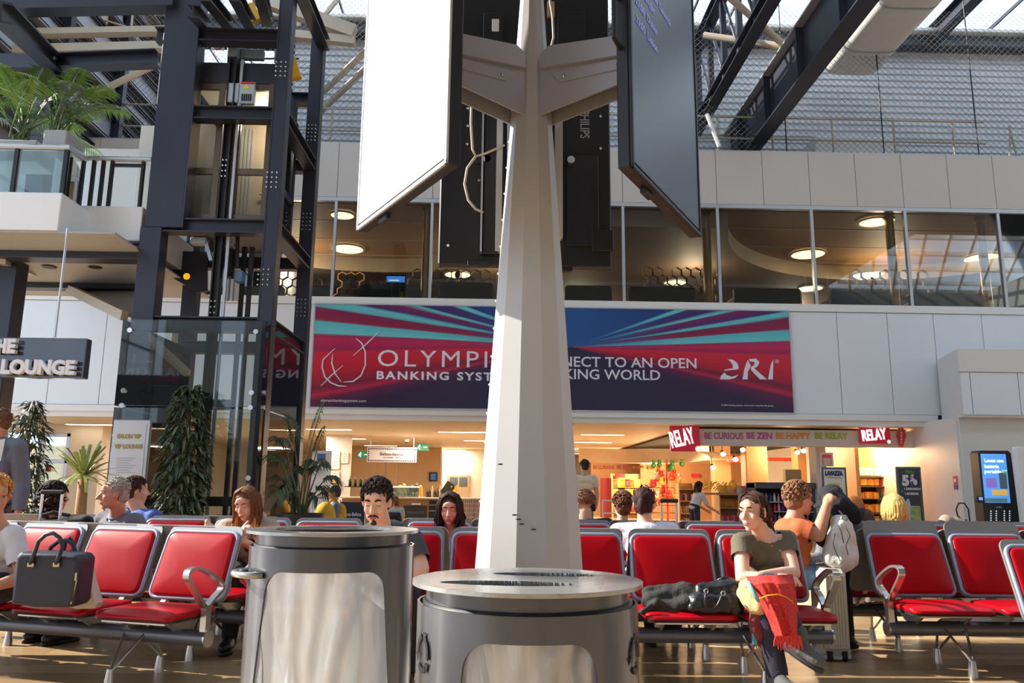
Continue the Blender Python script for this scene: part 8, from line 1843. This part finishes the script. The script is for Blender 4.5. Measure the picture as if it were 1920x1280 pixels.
# white backpack on the cream suitcase
Yp = 5.78; t = thing('backpack', 'crumpled white backpack standing on the cream suitcase', 'backpack', P(1575, 1060, Yp)); o = MB()
o.cap(P(1573, 1042, Yp), P(1578, 985, Yp), .115, .075, 14); o.cap(P(1560, 1050, Yp-.03), P(1566, 1000, Yp-.03), .06, .05, 12); o.cap(P(1595, 1045, Yp-.02), P(1590, 1000, Yp), .06, .05, 12); me = solid(o, .009, 2, .016, 12); mesh_part(me, 'body', cloth('white_canvas', (220, 218, 212), .5), t)
for pts in (((1566, 1000), (1562, 1018), (1568, 1036), (1576, 1052)), ((1584, 984), (1594, 1004), (1586, 1022), (1590, 1040)), ((1572, 984), (1578, 998), (1582, 1018))): MB().tube([P(x, y, Yp-.135) for x, y in pts], .003, 5).build('cord', m_black, t, True)
q = P(1583, 972, Yp-.05); MB().tube([q+V((.022*math.cos(a), 0, .02*math.sin(a)+.0)) for a in [k*PI/6 for k in range(12)]], .007, 6, True).build('grab_loop', m_bolt, t)
def suitcase(label, px0, px1, py0, Y, dep, mm, handle=None, grooves=6, lbl2=None):
    a, b = P(px0, py0, Y), P(px1, py0, Y); t = thing('suitcase', label, 'suitcase', ((a.x+b.x)/2, Y, 0)); zt_ = a.z
    MB().cbox(a.x, b.x, Y, Y+dep, .06, zt_, .03).build('shell', mm, t)
    for k in range(grooves): x = a.x+.03+(b.x-a.x-.06)*k/(grooves-1); MB().cbox(x-.008, x+.008, Y-.006, Y+.01, .1, zt_-.04, .003).build('rib', mm, t)
    for x in (a.x+.04, b.x-.04):
        for y in (Y+.04, Y+dep-.04): MB().tube([(x-.012, y, .03), (x+.012, y, .03)], .03, 16).build('wheel', m_rubber, t); MB().cbox(x-.018, x+.018, y-.02, y+.02, .045, .07, .004).build('wheel_fork', m_black, t)
    if handle:
        x0, x1, yh = handle; zz = P((x0+x1)/2, yh, Y+dep*.6).z; xs_ = [P(x, yh, Y+dep*.6).x for x in (x0, x1)]
        for x in xs_: MB().cbox(x-.009, x+.009, Y+dep*.6-.007, Y+dep*.6+.007, zt_-.02, zz, .002).build('handle_tube', m_bolt, t)
        MB().cbox(xs_[0]-.015, xs_[1]+.015, Y+dep*.6-.016, Y+dep*.6+.016, zz-.005, zz+.028, .008).build('handle_grip', m_black, t)
suitcase('cream ribbed suitcase on small wheels behind the armrest of the front bench', 1540, 1588, 1066, 5.66, .24, mat('cream_shell', (206, 202, 186), .4, 0, .05, 8), None, 7)
suitcase('black suitcase with its long handle pulled up beside the woman with the hair clip', 1232, 1276, 1020, 6.38, .25, m_black, (1240, 1268, 941))
suitcase('black suitcase with raised silver handle behind the front left bench', 70, 130, 975, 6.15, .26, m_black, (80, 117, 925))
t = thing('holdall', 'dark holdall lying on the back of the bench beside the raised suitcase handle', 'bag', P(140, 980, 6.5)); o = MB(); o.cap(P(122, 984, 6.45), P(160, 980, 6.45), .07, .06, 12); me = solid(o, .01, 2, .01, 12); mesh_part(me, 'body', cloth('black_bag', (34, 34, 36), .4), t)
MB().tube([P(72, 968, 6.4), P(100, 960, 6.4), P(130, 966, 6.4)], .014, 8).build('strap', cloth('black_bag', (34, 34, 36)), t)
q = P(392, 988, 6.98); o = MB(); o.ell(q, (.05, .03, .035)).ell(q+V((-.02, 0, .04)), (.022, .02, .03)).ell(q+V((.06, 0, -.012)), (.03, .025, .02)); me = solid(o, .007, 2, .005, 30); ob_ = mesh_part(me, 'paper_bag', mat('peach_paper', (230, 184, 146), .7), None); tag(ob_, 'small crumpled peach paper bag on top of a red backrest', 'paper bag')
